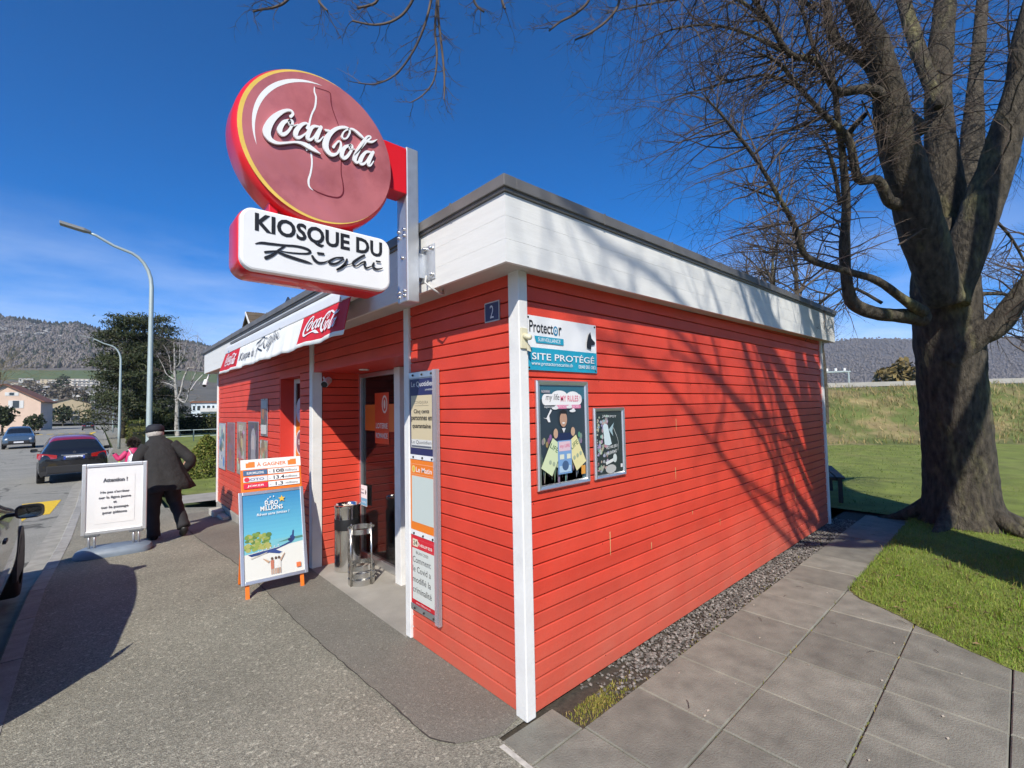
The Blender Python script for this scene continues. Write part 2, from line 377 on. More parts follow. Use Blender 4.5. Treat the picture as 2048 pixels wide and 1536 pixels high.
# kerb, stone by stone
kerb = tag(MB().build('kerb', m_kerb), kind='structure')
for i in range(46):
    y0 = -3.0 + i * 1.0; L_ = 0.985; x = xk(y0 + 0.5); z = zg(y0 + 0.5)
    if y0 > 40: break
    b = MB(); xa, xb = xk(y0), xk(y0 + L_); za, zb = zg(y0), zg(y0 + L_); pr = [(-0.13, -0.2), (-0.125, -0.012), (-0.112, 0.004), (0.0, 0.004), (0.0, -0.2)]
    vs = [(xa + p[0], y0, za + p[1]) for p in pr] + [(xb + p[0], y0 + L_, zb + p[1]) for p in pr]
    b.add(vs, [(4, 3, 2, 1, 0), (5, 6, 7, 8, 9)] + [(k, (k + 1) % 5, 5 + (k + 1) % 5, 5 + k) for k in range(5)])
    b.build('kerb_stone', m_kerb, kerb)
b = MB(); b.grid(1, 8, lambda u, v: (-12 - 0.14 * u, -5 + v * 205, zg(-5 + v * 205) + 0.004)); tag(b.build('far_kerb', m_kerb), kind='structure')
# smoother strip of asphalt along the kiosk, with a ragged edge
b = MB(); edge = [(-0.20, 0.02), (-0.29, 0.06), (-0.40, 0.12), (-0.475, 0.25), (-0.48, 0.34), (-0.485, 0.65), (-0.51, 1.02), (-0.53, 1.49), (-0.55, 2.09), (-0.56, 3.16), (-0.55, 3.9), (-0.57, 4.63), (-0.62, 5.4), (-0.66, 6.04), (-0.68, 7.2), (-0.7, 8.8)]
e2 = []
for (xa, ya), (xb, yb) in zip(edge, edge[1:]):
    n = max(1, int((yb - ya) / 0.06))
    for k in range(n): t = k / n; e2.append((xa + (xb - xa) * t + random.uniform(-.005, .005), ya + (yb - ya) * t))
e2.append(edge[-1])
for (xa, ya), (xb, yb) in zip(e2, e2[1:]): b.face([(xa, ya, zg(ya) + .005), (0.1 if ya > .03 else -0.15, ya, zg(ya) + .005), (0.1, yb, zg(yb) + .005), (xb, yb, zg(yb) + .005)])
tag(b.build('asphalt_strip', m_side2), kind='structure')
b = MB()
for (xa, ya), (xb, yb) in zip(e2[2:], e2[3:]):
    w = 0.004 + 0.008 * abs(mnoise.noise(Vector((ya * 3, 0, 0)))); b.face([(xa - w, ya, zg(ya) + .009), (xa + w * .3, ya, zg(ya) + .009), (xb + w * .3, yb, zg(yb) + .009), (xb - w, yb, zg(yb) + .009)])
tag(b.build('tar_joint', mat('tar', (0.05, 0.045, 0.04), 0.9, var=0.3, vscale=20)), kind='structure')
b = MB(); b.face([(-0.005, 1.30, .009), (0.62, 1.30, .009), (0.62, 3.42, .009), (-0.005, 3.42, .009)]); b.face([(-0.03, 1.30, .0085), (-0.005, 1.30, .0085), (-0.005, 3.42, .0085), (-0.03, 3.42, .0085)])
tag(b.build('doorway_slab', m_conc), kind='structure')
# concrete plinth under the far end of the kiosk front
b = MB()
for y0, y1 in ((5.2, 6.1), (6.1, 7.0), (7.0, 7.9), (7.9, 8.84)): b.box(-0.012, 0.3, y0 + .004, y1 - .004, -0.6, -0.004)
tag(b.build('kiosk_plinth', m_conc, bevel=0.006), kind='structure')
b = MB(); b.box(-0.20, -0.02, 8.0, 8.45, -0.55, -0.06); b.box(-0.14, -0.02, 7.55, 8.0, -0.55, -0.10); tag(b.build('plinth_step', mat('pale_concrete', (0.42, 0.40, 0.34), 0.85, var=0.2, vscale=5, bump=0.3), bevel=0.01), kind='structure')
# road markings
b = MB()
for poly in ([(-3.1, 14.5), (-2.42, 14.55), (-2.5, 12.0), (-2.95, 12.05)], [(-3.02, 11.3), (-2.9, 10.8), (-2.78, 12.25), (-2.9, 12.3)], [(-3.9, 14.6), (-3.36, 14.4), (-3.45, 13.7), (-4.0, 13.2)], [(-3.1, 10.9), (-2.92, 10.6), (-2.95, 9.2), (-3.2, 9.4)]):
    b.face([(x, y, zg(y) - .095) for x, y in poly])
tag(b.build('zigzag_marking', m_yellow), kind='structure')
b = MB()
for k in range(6): x = -8.2 + k * 1.15; b.face([(x, 93.5, zg(93) - .09), (x + .7, 93.5, zg(93) - .09), (x + .7, 96, zg(95) - .09), (x, 96, zg(95) - .09)])
b.face([(-2.6, 82, zg(82) - .09), (-2.25, 82, zg(82) - .09), (-1.6, 99, zg(99) - .09), (-2.0, 99, zg(99) - .09)])
tag(b.build('crossing_marking', m_yellow), kind='structure')
# ---- paving slabs beside the kiosk
base = MB(); base.box(-0.22, 7.2, -7.0, 0.05, -0.3, -0.022); pav = tag(base.build('paving', m_earth), kind='structure')
sl = {}
def slab(x0, x1, y0, y1):
    g = 0.006; w, d = round(x1 - x0 - g, 3), round(y1 - y0 - g, 3)
    if (w, d) not in sl:
        b = MB(); c = 0.006
        vs = [(-w / 2, -d / 2, -.04), (w / 2, -d / 2, -.04), (w / 2, d / 2, -.04), (-w / 2, d / 2, -.04), (-w / 2, -d / 2, -c), (w / 2, -d / 2, -c), (w / 2, d / 2, -c), (-w / 2, d / 2, -c), (-w / 2 + c, -d / 2 + c, 0), (w / 2 - c, -d / 2 + c, 0), (w / 2 - c, d / 2 - c, 0), (-w / 2 + c, d / 2 - c, 0)]
        b.add(vs, [(0, 1, 5, 4), (1, 2, 6, 5), (2, 3, 7, 6), (3, 0, 4, 7), (4, 5, 9, 8), (5, 6, 10, 9), (6, 7, 11, 10), (7, 4, 8, 11), (8, 9, 10, 11)]); sl[(w, d)] = b.mesh('slab', m_slab)
    inst('slab', sl[(w, d)], pav, ((x0 + x1) / 2, (y0 + y1) / 2, random.uniform(-.003, .003)), (random.uniform(-.004, .004), random.uniform(-.004, .004), random.uniform(-.003, .003)))
xs = [-0.20] + [0.19 + 0.515 * k for k in range(14)]
ysl = [-0.25 - 0.52 * k for k in range(9)]
def lawn_x(y): return lerp_tab([(-14, 2.2), (-6, 2.2), (-3.2, 2.3), (-2.4, 2.42), (-1.82, 2.58), (-1.6, 2.69), (-1.34, 2.88), (-1.11, 3.08), (-0.87, 3.22), (-0.79, 3.35)], y)
for j in range(len(ysl) - 1):
    for i in range(len(xs) - 1):
        if j == 0 or xs[i] < lawn_x(ysl[j]) + 0.02: slab(xs[i], xs[i + 1], ysl[j + 1], ysl[j])
slab(-0.22, 0.18, -0.25, -0.02)
b = MB()
for k in range(14): y = -0.05 - k * .28; x = -0.225 + random.uniform(-.008, .008); b.face([(x - .02, y, .004), (x + .012, y, .004), (x + .012 + random.uniform(-.006, .006), y - .27, .004), (x - .016, y - .27, .004)])
tag(b.build('lime_edge', mat('lime_edge', (0.5, 0.48, 0.42), 0.9, var=0.3, vscale=30)), kind='structure')
# ---- lawn, with a rough edge where it overlaps the slabs
b = MB(); ly = [-14, -10, -6] + [-4.5 + k * .06 for k in range(63)]
ly = [y for y in ly if y < -0.79] + [-0.79]
lx = [0, .08, .3, 1, 2.2, 4, 8, 16, 26, 60]
def lawn_pt(u, v):
    y = ly[round(v * (len(ly) - 1))]; i = round(u * (len(lx) - 1)); x = lawn_x(y) + lx[i]
    if i == 0: x += 0.025 * mnoise.noise(Vector((0, y * 7, 3)))
    return (x, y, 0.002 if i == 0 else 0.014 + 0.05 * mnoise.noise(Vector((x * .5, y * .5, 0))) * min(1, lx[i] / 2))
b.grid(len(lx) - 1, len(ly) - 1, lawn_pt)
b.grid(6, 8, lambda u, v: (7.05 + 53 * u, -0.79 + 31 * v, 0.012))
lawn = tag(b.build('lawn', m_lawn, smooth=True), kind='structure')
# ---- railway embankment behind the lawn
ED = Vector((0.58, -0.81, 0)); EN = Vector((0.81, 0.58, 0)); E0 = Vector((20.3, 1.4, 0))
def emb(s, t):
    p = E0 + ED * s + EN * t; z = 2.35 * (lambda q: q * q * (3 - 2 * q))(min(1, max(0, t / 6.5)))
    z += 0.13 * mnoise.noise(Vector((p.x * .5, p.y * .5, 0))) * min(1, t / 2) * (1 if t < 6.3 else 0); return Vector((p.x, p.y, z + 0.008))
b = MB(); ts = [0, .6, 1.2, 2, 2.8, 3.6, 4.4, 5.2, 6, 6.6, 8, 14, 26]
b.grid(44, len(ts) - 1, lambda u, v: emb(-14 + u * 66, ts[round(v * (len(ts) - 1))]))
tag(b.build('embankment', mat('embankment_turf', (0.095, 0.12, 0.03), 0.95, var=0.35, vscale=1.6, bump=0.7, bscale=14, c2=(0.22, 0.175, 0.08), c2amt=(0.47, 0.62), c2scale=0.55), smooth=True), kind='structure')
# ================================================================ KIOSK
def board_mat():
    m = mat('red_boards', (0.62, 0.052, 0.026), 0.55, var=0.13, vscale=3.0, bump=0.12, bscale=45, stretch=(1, 1, 1), rnd=0.08)
    nt = m.node_tree; b = nt.nodes['Principled BSDF']; ln = nt.links.new; N = nt.nodes.new
    src = b.inputs['Base Color'].links[0].from_socket
    geo = N('ShaderNodeNewGeometry'); sp = N('ShaderNodeSeparateXYZ'); ln(geo.outputs['Position'], sp.inputs['Vector'])
    n = N('ShaderNodeTexNoise'); n.inputs['Scale'].default_value = 2.2; n.inputs['Detail'].default_value = 7; n.inputs['Roughness'].default_value = 0.7; ln(geo.outputs['Position'], n.inputs['Vector'])
    r = N('ShaderNodeMapRange'); r.inputs['From Min'].default_value = 0.72; r.inputs['From Max'].default_value = 0.0; r.inputs['To Max'].default_value = 0.9; ln(sp.outputs['Z'], r.inputs['Value'])
    q = N('ShaderNodeMath'); q.operation = 'MULTIPLY'; ln(r.outputs['Result'], q.inputs[0]); ln(n.outputs['Fac'], q.inputs[1])
    x = N('ShaderNodeMix'); x.data_type = 'RGBA'; x.inputs['B'].default_value = (0.44, 0.17, 0.11, 1); ln(q.outputs['Value'], x.inputs['Factor']); ln(src, x.inputs['A'])
    # bleached, dusty blotches and fine vertical grain streaks
    n2 = N('ShaderNodeTexNoise'); n2.inputs['Scale'].default_value = 1.1; n2.inputs['Detail'].default_value = 8; n2.inputs['Roughness'].default_value = 0.65; ln(geo.outputs['Position'], n2.inputs['Vector'])
    r2 = N('ShaderNodeMapRange'); r2.inputs['From Min'].default_value = 0.5; r2.inputs['From Max'].default_value = 0.8; r2.inputs['To Max'].default_value = 0.35; ln(n2.outputs['Fac'], r2.inputs['Value'])
    x2 = N('ShaderNodeMix'); x2.data_type = 'RGBA'; x2.inputs['B'].default_value = (0.66, 0.115, 0.07, 1); ln(r2.outputs['Result'], x2.inputs['Factor']); ln(x.outputs['Result'], x2.inputs['A'])
    ln(x2.outputs['Result'], b.inputs['Base Color'])
    return m
m_red = board_mat()
m_redback = mat('red_gap', (0.05, 0.006, 0.005), 0.8)
m_redpanel = mat('red_panel', (0.58, 0.04, 0.026), 0.5, var=0.06, vscale=2)
m_white = mat('white_paint', (0.69, 0.685, 0.66), 0.6, var=0.07, vscale=5, bump=0.12, bscale=40, c2=(0.55, 0.55, 0.54), c2amt=(0.56, 0.78), c2scale=4)
m_grain = mat('white_boards', (0.67, 0.67, 0.645), 0.62, var=0.04, vscale=4, bump=0.08, bscale=9, stretch=(1, 1, 9), c2=(0.64, 0.64, 0.62), c2amt=(0.5, 0.75), c2scale=2.2)
m_flash = mat('roof_flashing', (0.16, 0.155, 0.15), 0.55, metal=0.3, var=0.2, vscale=4)
m_soff = mat('soffit_boards', (0.50, 0.47, 0.43), 0.7, var=0.1, vscale=3)
m_alu = mat('brushed_aluminium', (0.62, 0.63, 0.64), 0.38, metal=0.9, var=0.06, vscale=10)
m_steel = mat('galvanised_steel', (0.52, 0.54, 0.56), 0.42, metal=0.75, var=0.1, vscale=14)
m_chrome = mat('polished_steel', (0.72, 0.71, 0.69), 0.12, metal=1.0)
m_black = mat('black_plastic', (0.012, 0.012, 0.013), 0.45)
m_dark = mat('dark_inside', (0.02, 0.018, 0.017), 0.8)
RS = 0.0115                                   # the roof rises a little along the long side
rz = lambda x, y: RS * max(x, 0)
kiosk = empty('kiosk', (0, 0, 0), 0, 'red weatherboarded kiosk with white flat-roof fascia beside the pavement', 'building')
KX, KY, PITCH = 6.0, 8.84, 0.0912
wall_r = MB().box(0.03, KX, 0.03, 1.30, 0.02, 2.62).box(0.62, KX, 1.30, 3.42, 0.02, 2.62).box(0.03, KX, 3.46, 3.86, .02, 2.62).box(0.24, KX, 3.86, 4.69, .02, 2.62).box(0.03, KX, 4.69, KY - .03, 0.0, 2.62).box(0.03, .62, 1.3, 3.42, 2.2, 2.62).box(.03, .24, 3.86, 4.69, 2.2, 2.62).build('wall', m_redback, kiosk)
PR = [(-0.004, 0.0035), (0.010, 0.0045), (0.014, 0.0085), (0.015, 0.0845), (0.0125, 0.0885), (-0.004, 0.0885)]
bm_cache = {}
def boards(axis, a0, a1, plane, z0, z1, flip=1):
    """axis 'x': boards run along X on the plane Y=plane facing -Y; 'y': along Y on X=plane facing -X"""
    k0 = math.ceil((z0 - 0.012) / PITCH - 0.35)
    k = k0
    while 0.002 + k * PITCH + 0.04 < z1:
        key = (axis, round(a1 - a0, 3), flip)
        if key not in bm_cache:
            b = MB(); Ln = a1 - a0; n = len(PR)
            if axis == 'x': vs = [(e * Ln, -p[0] * flip, p[1]) for e in (0, 1) for p in PR]
            else: vs = [(-p[0] * flip, e * Ln, p[1]) for e in (0, 1) for p in PR]
            b.add(vs, [tuple(range(n)), tuple(range(n, 2 * n))] + [(i, (i + 1) % n, n + (i + 1) % n, n + i) for i in range(n)]); bm_cache[key] = b.mesh('board', m_red)
        loc = (a0, plane, 0.002 + k * PITCH) if axis == 'x' else (plane, a0, 0.002 + k * PITCH)
        inst('board', bm_cache[key], wall_r, loc); k += 1
ZT_ = 2.60
boards('x', 0.055, KX - 0.055, 0.015, 0.0, 2.62)
boards('y', 0.075, 1.245, 0.015, 0.0, 2.56)
boards('y', 1.33, 3.385, 0.015, 2.19, 2.56)
boards('y', 3.49, 3.86, 0.015, 0.0, 2.56)
boards('y', 3.86, 4.69, 0.015, 2.19, 2.56)
boards('y', 4.69, KY - .06, 0.015, 0.0, 2.56)
boards('x', 0.10, 0.60, 3.415, 0.0, 2.17)
boards('x', 0.04, 0.60, 1.335, 0.0, 2.17, flip=-1)
b = MB(); b.box(0.0, KX, KY - .03, KY, .02, 2.6).box(KX - .03, KX + .002, 0.05, KY, .02, 2.6); b.build('rear_cladding', m_redpanel, kiosk)
# niche window panels and ceilings of the openings
b = MB(); b.box(0.005, 0.235, 4.66, 4.69, 0.02, 2.19).box(0.005, 0.235, 3.86, 3.885, .02, 2.19).box(0.0, .24, 3.86, 4.69, 2.17, 2.2); b.build('window_reveal', m_redpanel, kiosk)
b = MB(); b.box(0.0, 0.62, 1.30, 3.42, 2.175, 2.2); porch = b.build('porch_ceiling', m_redpanel, kiosk)
for yy in (1.75, 2.75): MB().lathe([(0, 0), (.05, 0), (.055, .006), (.055, .01)], (0.3, yy, 2.163), 16).build('downlight', m_white, porch, smooth=True)
# posts
MB().box(-0.022, 0.05, -0.022, 0.07, 0.0, 2.56).build('corner_post', m_white, kiosk, bevel=0.006)
MB().box(-0.018, 0.035, 1.25, 1.325, 0.01, 2.56).build('front_post', m_white, kiosk, bevel=0.005)
MB().box(-0.02, 0.09, 3.39, 3.485, 0.0, 2.56).build('front_post', m_white, kiosk, bevel=0.005)
MB().box(-0.02, 0.04, KY - .065, KY + .01, -0.02, 2.56).build('front_post', m_white, kiosk, bevel=0.005)
MB().box(KX - .055, KX + .02, -0.02, 0.05, -0.02, 2.62).build('corner_post', m_white, kiosk, bevel=0.005)
# fascia of boards, flashing, soffit, roof
OX, OY, YE, XE = -0.23, -0.155, 8.90, 6.13
def fz(z): return lambda x, y: rz(x, y)
for z0, z1 in ((2.512, 2.6355), (2.6365, 2.7605), (2.7615, 2.884)):
    MB().box(OX, OX + .022, OY, YE, z0, z1).build('fascia_board', m_grain, kiosk)
    MB().box(OX + .022, XE, OY, OY + .022, z0, z1, sh=rz).build('fascia_board', m_grain, kiosk)
    MB().box(OX + .022, XE, YE - .022, YE, z0, z1, sh=rz).build('fascia_board', m_grain, kiosk)
    MB().box(XE - .022, XE, OY + .022, YE - .022, z0, z1, sh=rz).build('fascia_board', m_grain, kiosk)
b = MB()
xsx = [OX - .014, 0, XE + .014]
b.box(OX - .016, OX + .05, OY - .016, YE + .016, 2.887, 2.905).box(OX + .05, XE + .016, OY - .016, OY + .05, 2.887, 2.905, sh=rz).box(OX - .03, OX + .06, OY - .03, YE + .03, 2.905, 2.968).box(OX + .06, XE + .03, OY - .03, OY + .06, 2.905, 2.968, sh=rz).box(XE - .06, XE + .03, OY + .06, YE + .03, 2.905, 2.968, sh=rz).box(OX + .06, XE - .06, YE - .06, YE + .03, 2.905, 2.968, sh=rz)
fl = b.build('roof_flashing', m_flash, kiosk, bevel=0.003)
for k in range(7): MB().box(0.6 + k * .86, 0.612 + k * .86, OY - .034, OY + .065, 2.903, 2.973, sh=rz).build('flashing_seam', m_flash, fl)
for k in range(9): MB().box(OX - .034, OX + .065, .3 + k * 1.0, .312 + k * 1.0, 2.903, 2.973).build('flashing_seam', m_flash, fl)
MB().box(OX + .022, 0.03, OY + .022, YE - .022, 2.535, 2.55, sh=rz).box(0.03, XE - .022, OY + .022, 0.03, 2.535, 2.55, sh=rz).box(KX, XE - .022, 0.03, YE - .022, 2.535, 2.55, sh=rz).build('soffit', m_soff, kiosk)
MB().box(OX + .05, XE - .05, OY + .05, YE - .05, 2.86, 2.93, sh=rz).build('roof', mat('roof_felt', (0.09, 0.09, 0.085), 0.9, var=0.2, vscale=3, bump=0.3), kiosk)
b = MB(); b.bar((0.45, 6.9, 2.9), (0.62, 6.35, 3.62), 0.32, 0.03, up=(1, 0, 0)); b.build('roof_hatch', mat('dark_flap', (0.03, 0.035, 0.045), 0.4), kiosk, bevel=.01)
# glazed shop front in the porch
gl = MB()
f = MB(); f.box(.53, .60, 3.36, 3.415, 0.03, 2.17).box(.53, .60, 2.36, 2.42, 0.03, 2.17).box(.53, .60, 2.42, 3.36, 2.12, 2.17).box(.53, .60, 2.42, 3.36, 0.012, 0.09)
door = f.build('glazed_door', m_alu, kiosk, bevel=.004)
m_glass = glass('shop_glass', (0.012, 0.012, 0.013), 0.015, 0.62)
MB().box(.562, .568, 2.42, 3.36, .09, 2.12).build('pane', m_glass, door)
MB().bar((.515, 2.47, .85), (.515, 2.47, 1.35), .02, .02).bar((.515, 2.47, .9), (.55, 2.47, .9), .012, .012).bar((.515, 2.47, 1.3), (.55, 2.47, 1.3), .012, .012).build('handle', m_chrome, door)
MB().box(.44, .60, 2.24, 2.36, 0.0, 2.17).build('door_post', m_white, kiosk, bevel=.005)
f = MB().box(.60, .615, 1.36, 2.24, 0.02, 2.17); f.box(.56, .60, 2.17, 2.24, .02, 2.17).box(.56, .60, 1.36, 1.43, .02, 2.17).box(.56, .6, 1.43, 2.17, 2.1, 2.17).box(.56, .6, 1.43, 2.17, .02, .5); f.build('side_door', mat('grey_door', (.35, .37, .40), .4), kiosk, bevel=.004)
# what one sees through the glass: a dim shop
b = MB(); b.box(.66, 2.6, 2.40, 2.42, .02, 2.19).box(2.6, 2.62, 2.3, 4.0, .02, 2.19)
b2 = MB(); b2.box(1.1, 2.2, 2.6, 3.1, .1, 1.0)
# stickers on the glass
P = Flat((.5605, 2.44, 0), (0, 1, 0), (0, 0, 1), (-1, 0, 0))
def on_glass(y, z): return (y - 2.44, z)
P.rect(.0, 1.50, .92, 1.80, (0.62, .13, .015)); P.rect(.26, 1.36, .60, 1.93, (.62, .055, .012))
P.ell(.50, 1.80, .065, .10, (.75, .6, .5)); P.ell(.50, 1.80, .045, .078, (.6, .06, .02)); P.ell(.5, 1.80, .022, .05, (.75, .6, .5))
for t, z in (('LOTERIE', 1.53), ('ROMANDE', 1.42)): P.text(t, .43, z, .06, (.75, .68, .6), w=.28, bold=.01)
P.u = Vector((0, -1, 0)); 
st = P.build('window_sticker', door)
# mirror u axis so that lettering reads from outside
st.scale = (1, -1, 1); st.location = (0, 2 * (2.44 + .43), 0)
P = Flat((.535, 3.40, .62), (0, -1, 0), (0, 0, 1), (-1, 0, 0)); P.rrect(0, 0, .20, .24, .006, (.75, .77, .78)); P.rect(.005, .005, .195, .09, (.12, .40, .60)); P.text('SITE PROTÉGÉ', .1, .035, .025, (.8, .82, .84), w=.15); P.text('Protector', .07, .18, .02, (.1, .1, .12), w=.1); P.rect(.03, .14, .12, .155, (.2, .25, .3)); P.poly([(.155, .13), (.185, .165), (.155, .2)], (.02, .02, .02)); P.build('alarm_sticker', door)
# niche window: glass with the strip of round stickers
wn_ = MB().box(.17, .20, 4.60, 4.66, .03, 2.17).box(.17, .20, 3.885, 3.93, .03, 2.17).box(.17, .2, 3.93, 4.6, 2.11, 2.17).box(.17, .2, 3.93, 4.6, .03, .3).build('window', m_white, kiosk, bevel=.004)
MB().box(.183, .189, 3.93, 4.60, .3, 2.11).build('pane', m_glass, wn_)
P = Flat((.181, 4.60, 0), (0, -1, 0), (0, 0, 1), (-1, 0, 0)); P.rect(.0, .35, .36, 1.82, (.72, .20, .01))
for z, c1, c2_, s in ((1.75, (.62, .62, .66), (.25, .25, .4), 'Loterie'), (1.33, (.16, .10, .13), (.7, .65, .6), 'euro'), (.98, (.72, .22, .02), (.7, .4, .2), 'm'), (.67, (.35, .45, .05), (.1, .12, .03), 'hu')):
    P.ell(.18, z, .17, .165, (.74, .62, .3) if z < 1.1 else (.6, .6, .62)); P.ell(.18, z, .145, .14, c1); P.text(s, .18, z - .03, .07, c2_, w=.17, bold=.01)
P.build('window_sticker', wn_)
# house number plate
P = Flat((-0.006, .308, 2.275), (0, -1, 0), (0, 0, 1), (-1, 0, 0)); P.rect(0, 0, .142, .124, (.42, .43, .43)); P.rect(.007, .007, .135, .117, (.01, .022, .09)); P.text('2', .071, .022, .08, (.55, .56, .58), w=.036)
pl = tag(MB().box(-.006, .0, .166, .308, 2.275, 2.399).build('house_number_plate', m_steel), 'small dark blue enamel house number plate reading 2', 'plate'); P.build('print', pl)

# old paint drips and scratches on the long wall
for (px, ya, yb) in ((1220, 1064, 1112), (1352, 838, 862), (1351, 935, 960), (1589, 955, 1005), (1500, 985, 992), (1120, 955, 962), (1303, 1085, 1100), (1440, 1038, 1052), (1385, 1022, 1030), (1609, 945, 962)):
    p0, p1 = on_y(px, ya, -.0012), on_y(px, yb, -.0012); b = MB(); w_ = .0035
    b.face([(p0.x - w_, -.0012, p0.z), (p0.x + w_ * 1.4, -.0012, p0.z + .004), (p0.x + w_ * .8, -.0012, p1.z + .01), (p0.x, -.0012, p1.z), (p0.x - w_ * .6, -.0012, p1.z + .012)]); b.build('paint_drip', mat('old_cream_paint', (.62, .42, .18), .7), kiosk, fix=False)
for k in range(60):
    x = .08 + (k % 10) * .65 + random.uniform(-.01, .01); z = .04 + PITCH * (k // 10) * 4 + .045; MB().lathe([(0, -.0018), (.0035, -.0015), (.004, 0)], (x, .0, z), 6, axis='y').build('nail_head', m_redback, wall_r)
# ================================================================ SIGNS ON THE KIOSK
m_signred = mat('sign_red', (0.62, 0.012, 0.02), 0.3, coat=0.3, var=0.05, vscale=6)
m_face = mat('faded_sign_face', (0.44, 0.14, 0.15), 0.3, var=0.18, vscale=3.5, c2=(0.31, 0.085, 0.095), c2amt=(0.46, 0.66), c2scale=2.6, coat=0.6)
m_yel = mat('sign_gold', (0.72, 0.50, 0.10), 0.4, var=0.12, vscale=9)
m_opal = mat('opal_plastic', (0.74, 0.745, 0.74), 0.35, var=0.04, vscale=4, coat=0.2)
m_letter = mat('letter_white', (0.76, 0.77, 0.77), 0.4, var=0.04, vscale=12)
COCA = [
 [(505,492,34),(537,458,30),(520,418,26),(460,408,30),(380,440,46),(290,510,66),(228,600,82),(205,690,86),(232,762,70),(290,808,48),(360,828,32),(470,822,24),(560,815,24),(640,826,40),(720,862,62),(800,908,50),(892,966,3)],
 [(505,535,20),(425,560,44),(372,640,58),(382,704,50),(432,712,40),(492,660,30),(532,580,30),(520,538,28),(482,545,16),(492,592,12),(545,604,12),(606,588,10)],
 [(716,640,36),(736,602,30),(700,574,28),(640,600,42),(582,670,56),(575,738,50),(622,756,34),(690,712,18),(752,658,12)],
 [(880,622,20),(800,614,34),(745,680,52),(724,758,50),(762,784,34),(812,740,22),(872,640,18)],
 [(896,622,40),(852,720,50),(835,788,44),(872,800,24),(926,742,12)],
 [(950,662,28),(1000,672,28)],
 [(1050,880,36),(1078,842,26),(1120,802,22),(1150,832,25),(1140,900,28),(1090,965,30),(1020,970,54),(962,900,72),(957,810,74),(1000,720,60),(1080,650,42),(1170,624,34),(1240,640,28),(1263,690,22),(1225,760,20),(1180,770,20),(1166,735,20),(1190,680,18),(1250,648,18),(1310,656,32),(1390,720,42),(1446,770,14)],
 [(1280,852,20),(1200,880,44),(1160,960,56),(1177,1016,48),(1226,1000,40),(1282,920,30),(1292,862,28),(1258,852,20),(1262,902,12),(1326,905,10)],
 [(1318,985,10),(1400,900,18),(1480,800,24),(1526,762,20),(1520,740,18),(1480,748,26),(1420,832,46),(1347,960,56),(1325,1040,50),(1356,1074,34),(1410,1030,12)],
 [(1455,795,22),(1540,812,30),(1612,780,5)],
 [(1540,945,20),(1470,940,34),(1412,1010,50),(1395,1078,48),(1432,1094,34),(1482,1050,22),(1532,960,18)],
 [(1560,942,38),(1517,1030,46),(1497,1098,42),(1526,1110,24),(1566,1055,10)]]
RIGHI = [
 [(232,415,8),(300,406,24),(400,420,26),(550,440,22),(700,456,24),(820,490,28),(868,528,26),(840,548,22),(760,547,18),(620,530,15),(515,508,10)],
 [(565,448,18),(500,492,22),(425,550,30),(350,582,36)], [(340,515,22),(400,510,20),(470,505,12)],
 [(455,505,14),(560,556,28),(700,610,30),(820,652,26),(895,677,4)],
 [(892,585,26),(918,628,32),(970,668,26),(1040,670,18),(1100,648,8)], [(962,550,24),(1032,562,24)],
 [(1290,622,22),(1190,620,18),(1108,660,26),(1130,690,26),(1200,690,22),(1300,640,14)],
 [(1345,645,20),(1325,690,26),(1275,742,30),(1208,772,18),(1225,758,14),(1300,728,12),(1410,706,8)],
 [(1590,602,24),(1510,640,26),(1425,700,28),(1472,740,14),(1550,700,18),(1605,690,20),(1590,735,26),(1622,772,22),(1690,756,12),(1726,738,8)],
 [(1730,715,24),(1715,760,28),(1765,796,24),(1830,796,16),(1868,784,6)], [(1770,692,22),(1824,702,20)]]
SY = 0.60
def sgn(px, py): p = on_y(px, py, SY); return (p.x, p.z)
def zc(x, y): return sgn(500 + x / 6.4, 160 + y / 6.4)      # lettering on the round sign
def zr(x, y): return sgn(460 + x / 6.0235, 420 + y / 6.0235)  # lettering on the lower sign
sign = empty('projecting_sign', (-0.31, .71, 2.43), 0, 'round red drink sign and white name board on a steel post at the roof edge', 'sign')
inv = Matrix.Translation((0.31, -.71, -2.43))
def own(o, root=sign):
    o.parent = root; o.matrix_parent_inverse = Matrix.Translation(-Vector(root.location)); return o
DC, DR = (-0.910, 3.195), 0.418
b = MB(); pr = [(0, .0), (DR - .03, 0.0), (DR - .012, .004), (DR, .016), (DR + .012, .03), (DR + .014, .06), (DR + .014, .17), (DR + .004, .20), (DR - .05, .215), (0, .215)]
b.lathe(pr, (DC[0], SY, DC[1]), 72, axis='y'); disc = own(b.build('disc_case', m_signred, smooth=True, auto=True))
F = Flat((0, SY, 0), (1, 0, 0), (0, 0, 1), (0, -1, 0), start=0.002)
circ = lambda c, r, a0=0, a1=360, n=72: [(c[0] + r * math.cos(R(a0 + (a1 - a0) * k / n)), c[1] + r * math.sin(R(a0 + (a1 - a0) * k / n))) for k in range(n)]
F.poly(circ((DC[0] - .003, DC[1]), DR - .007), m_yel); F.poly(circ((DC[0] + .0105, DC[1] + .003), DR - .0145), m_face)
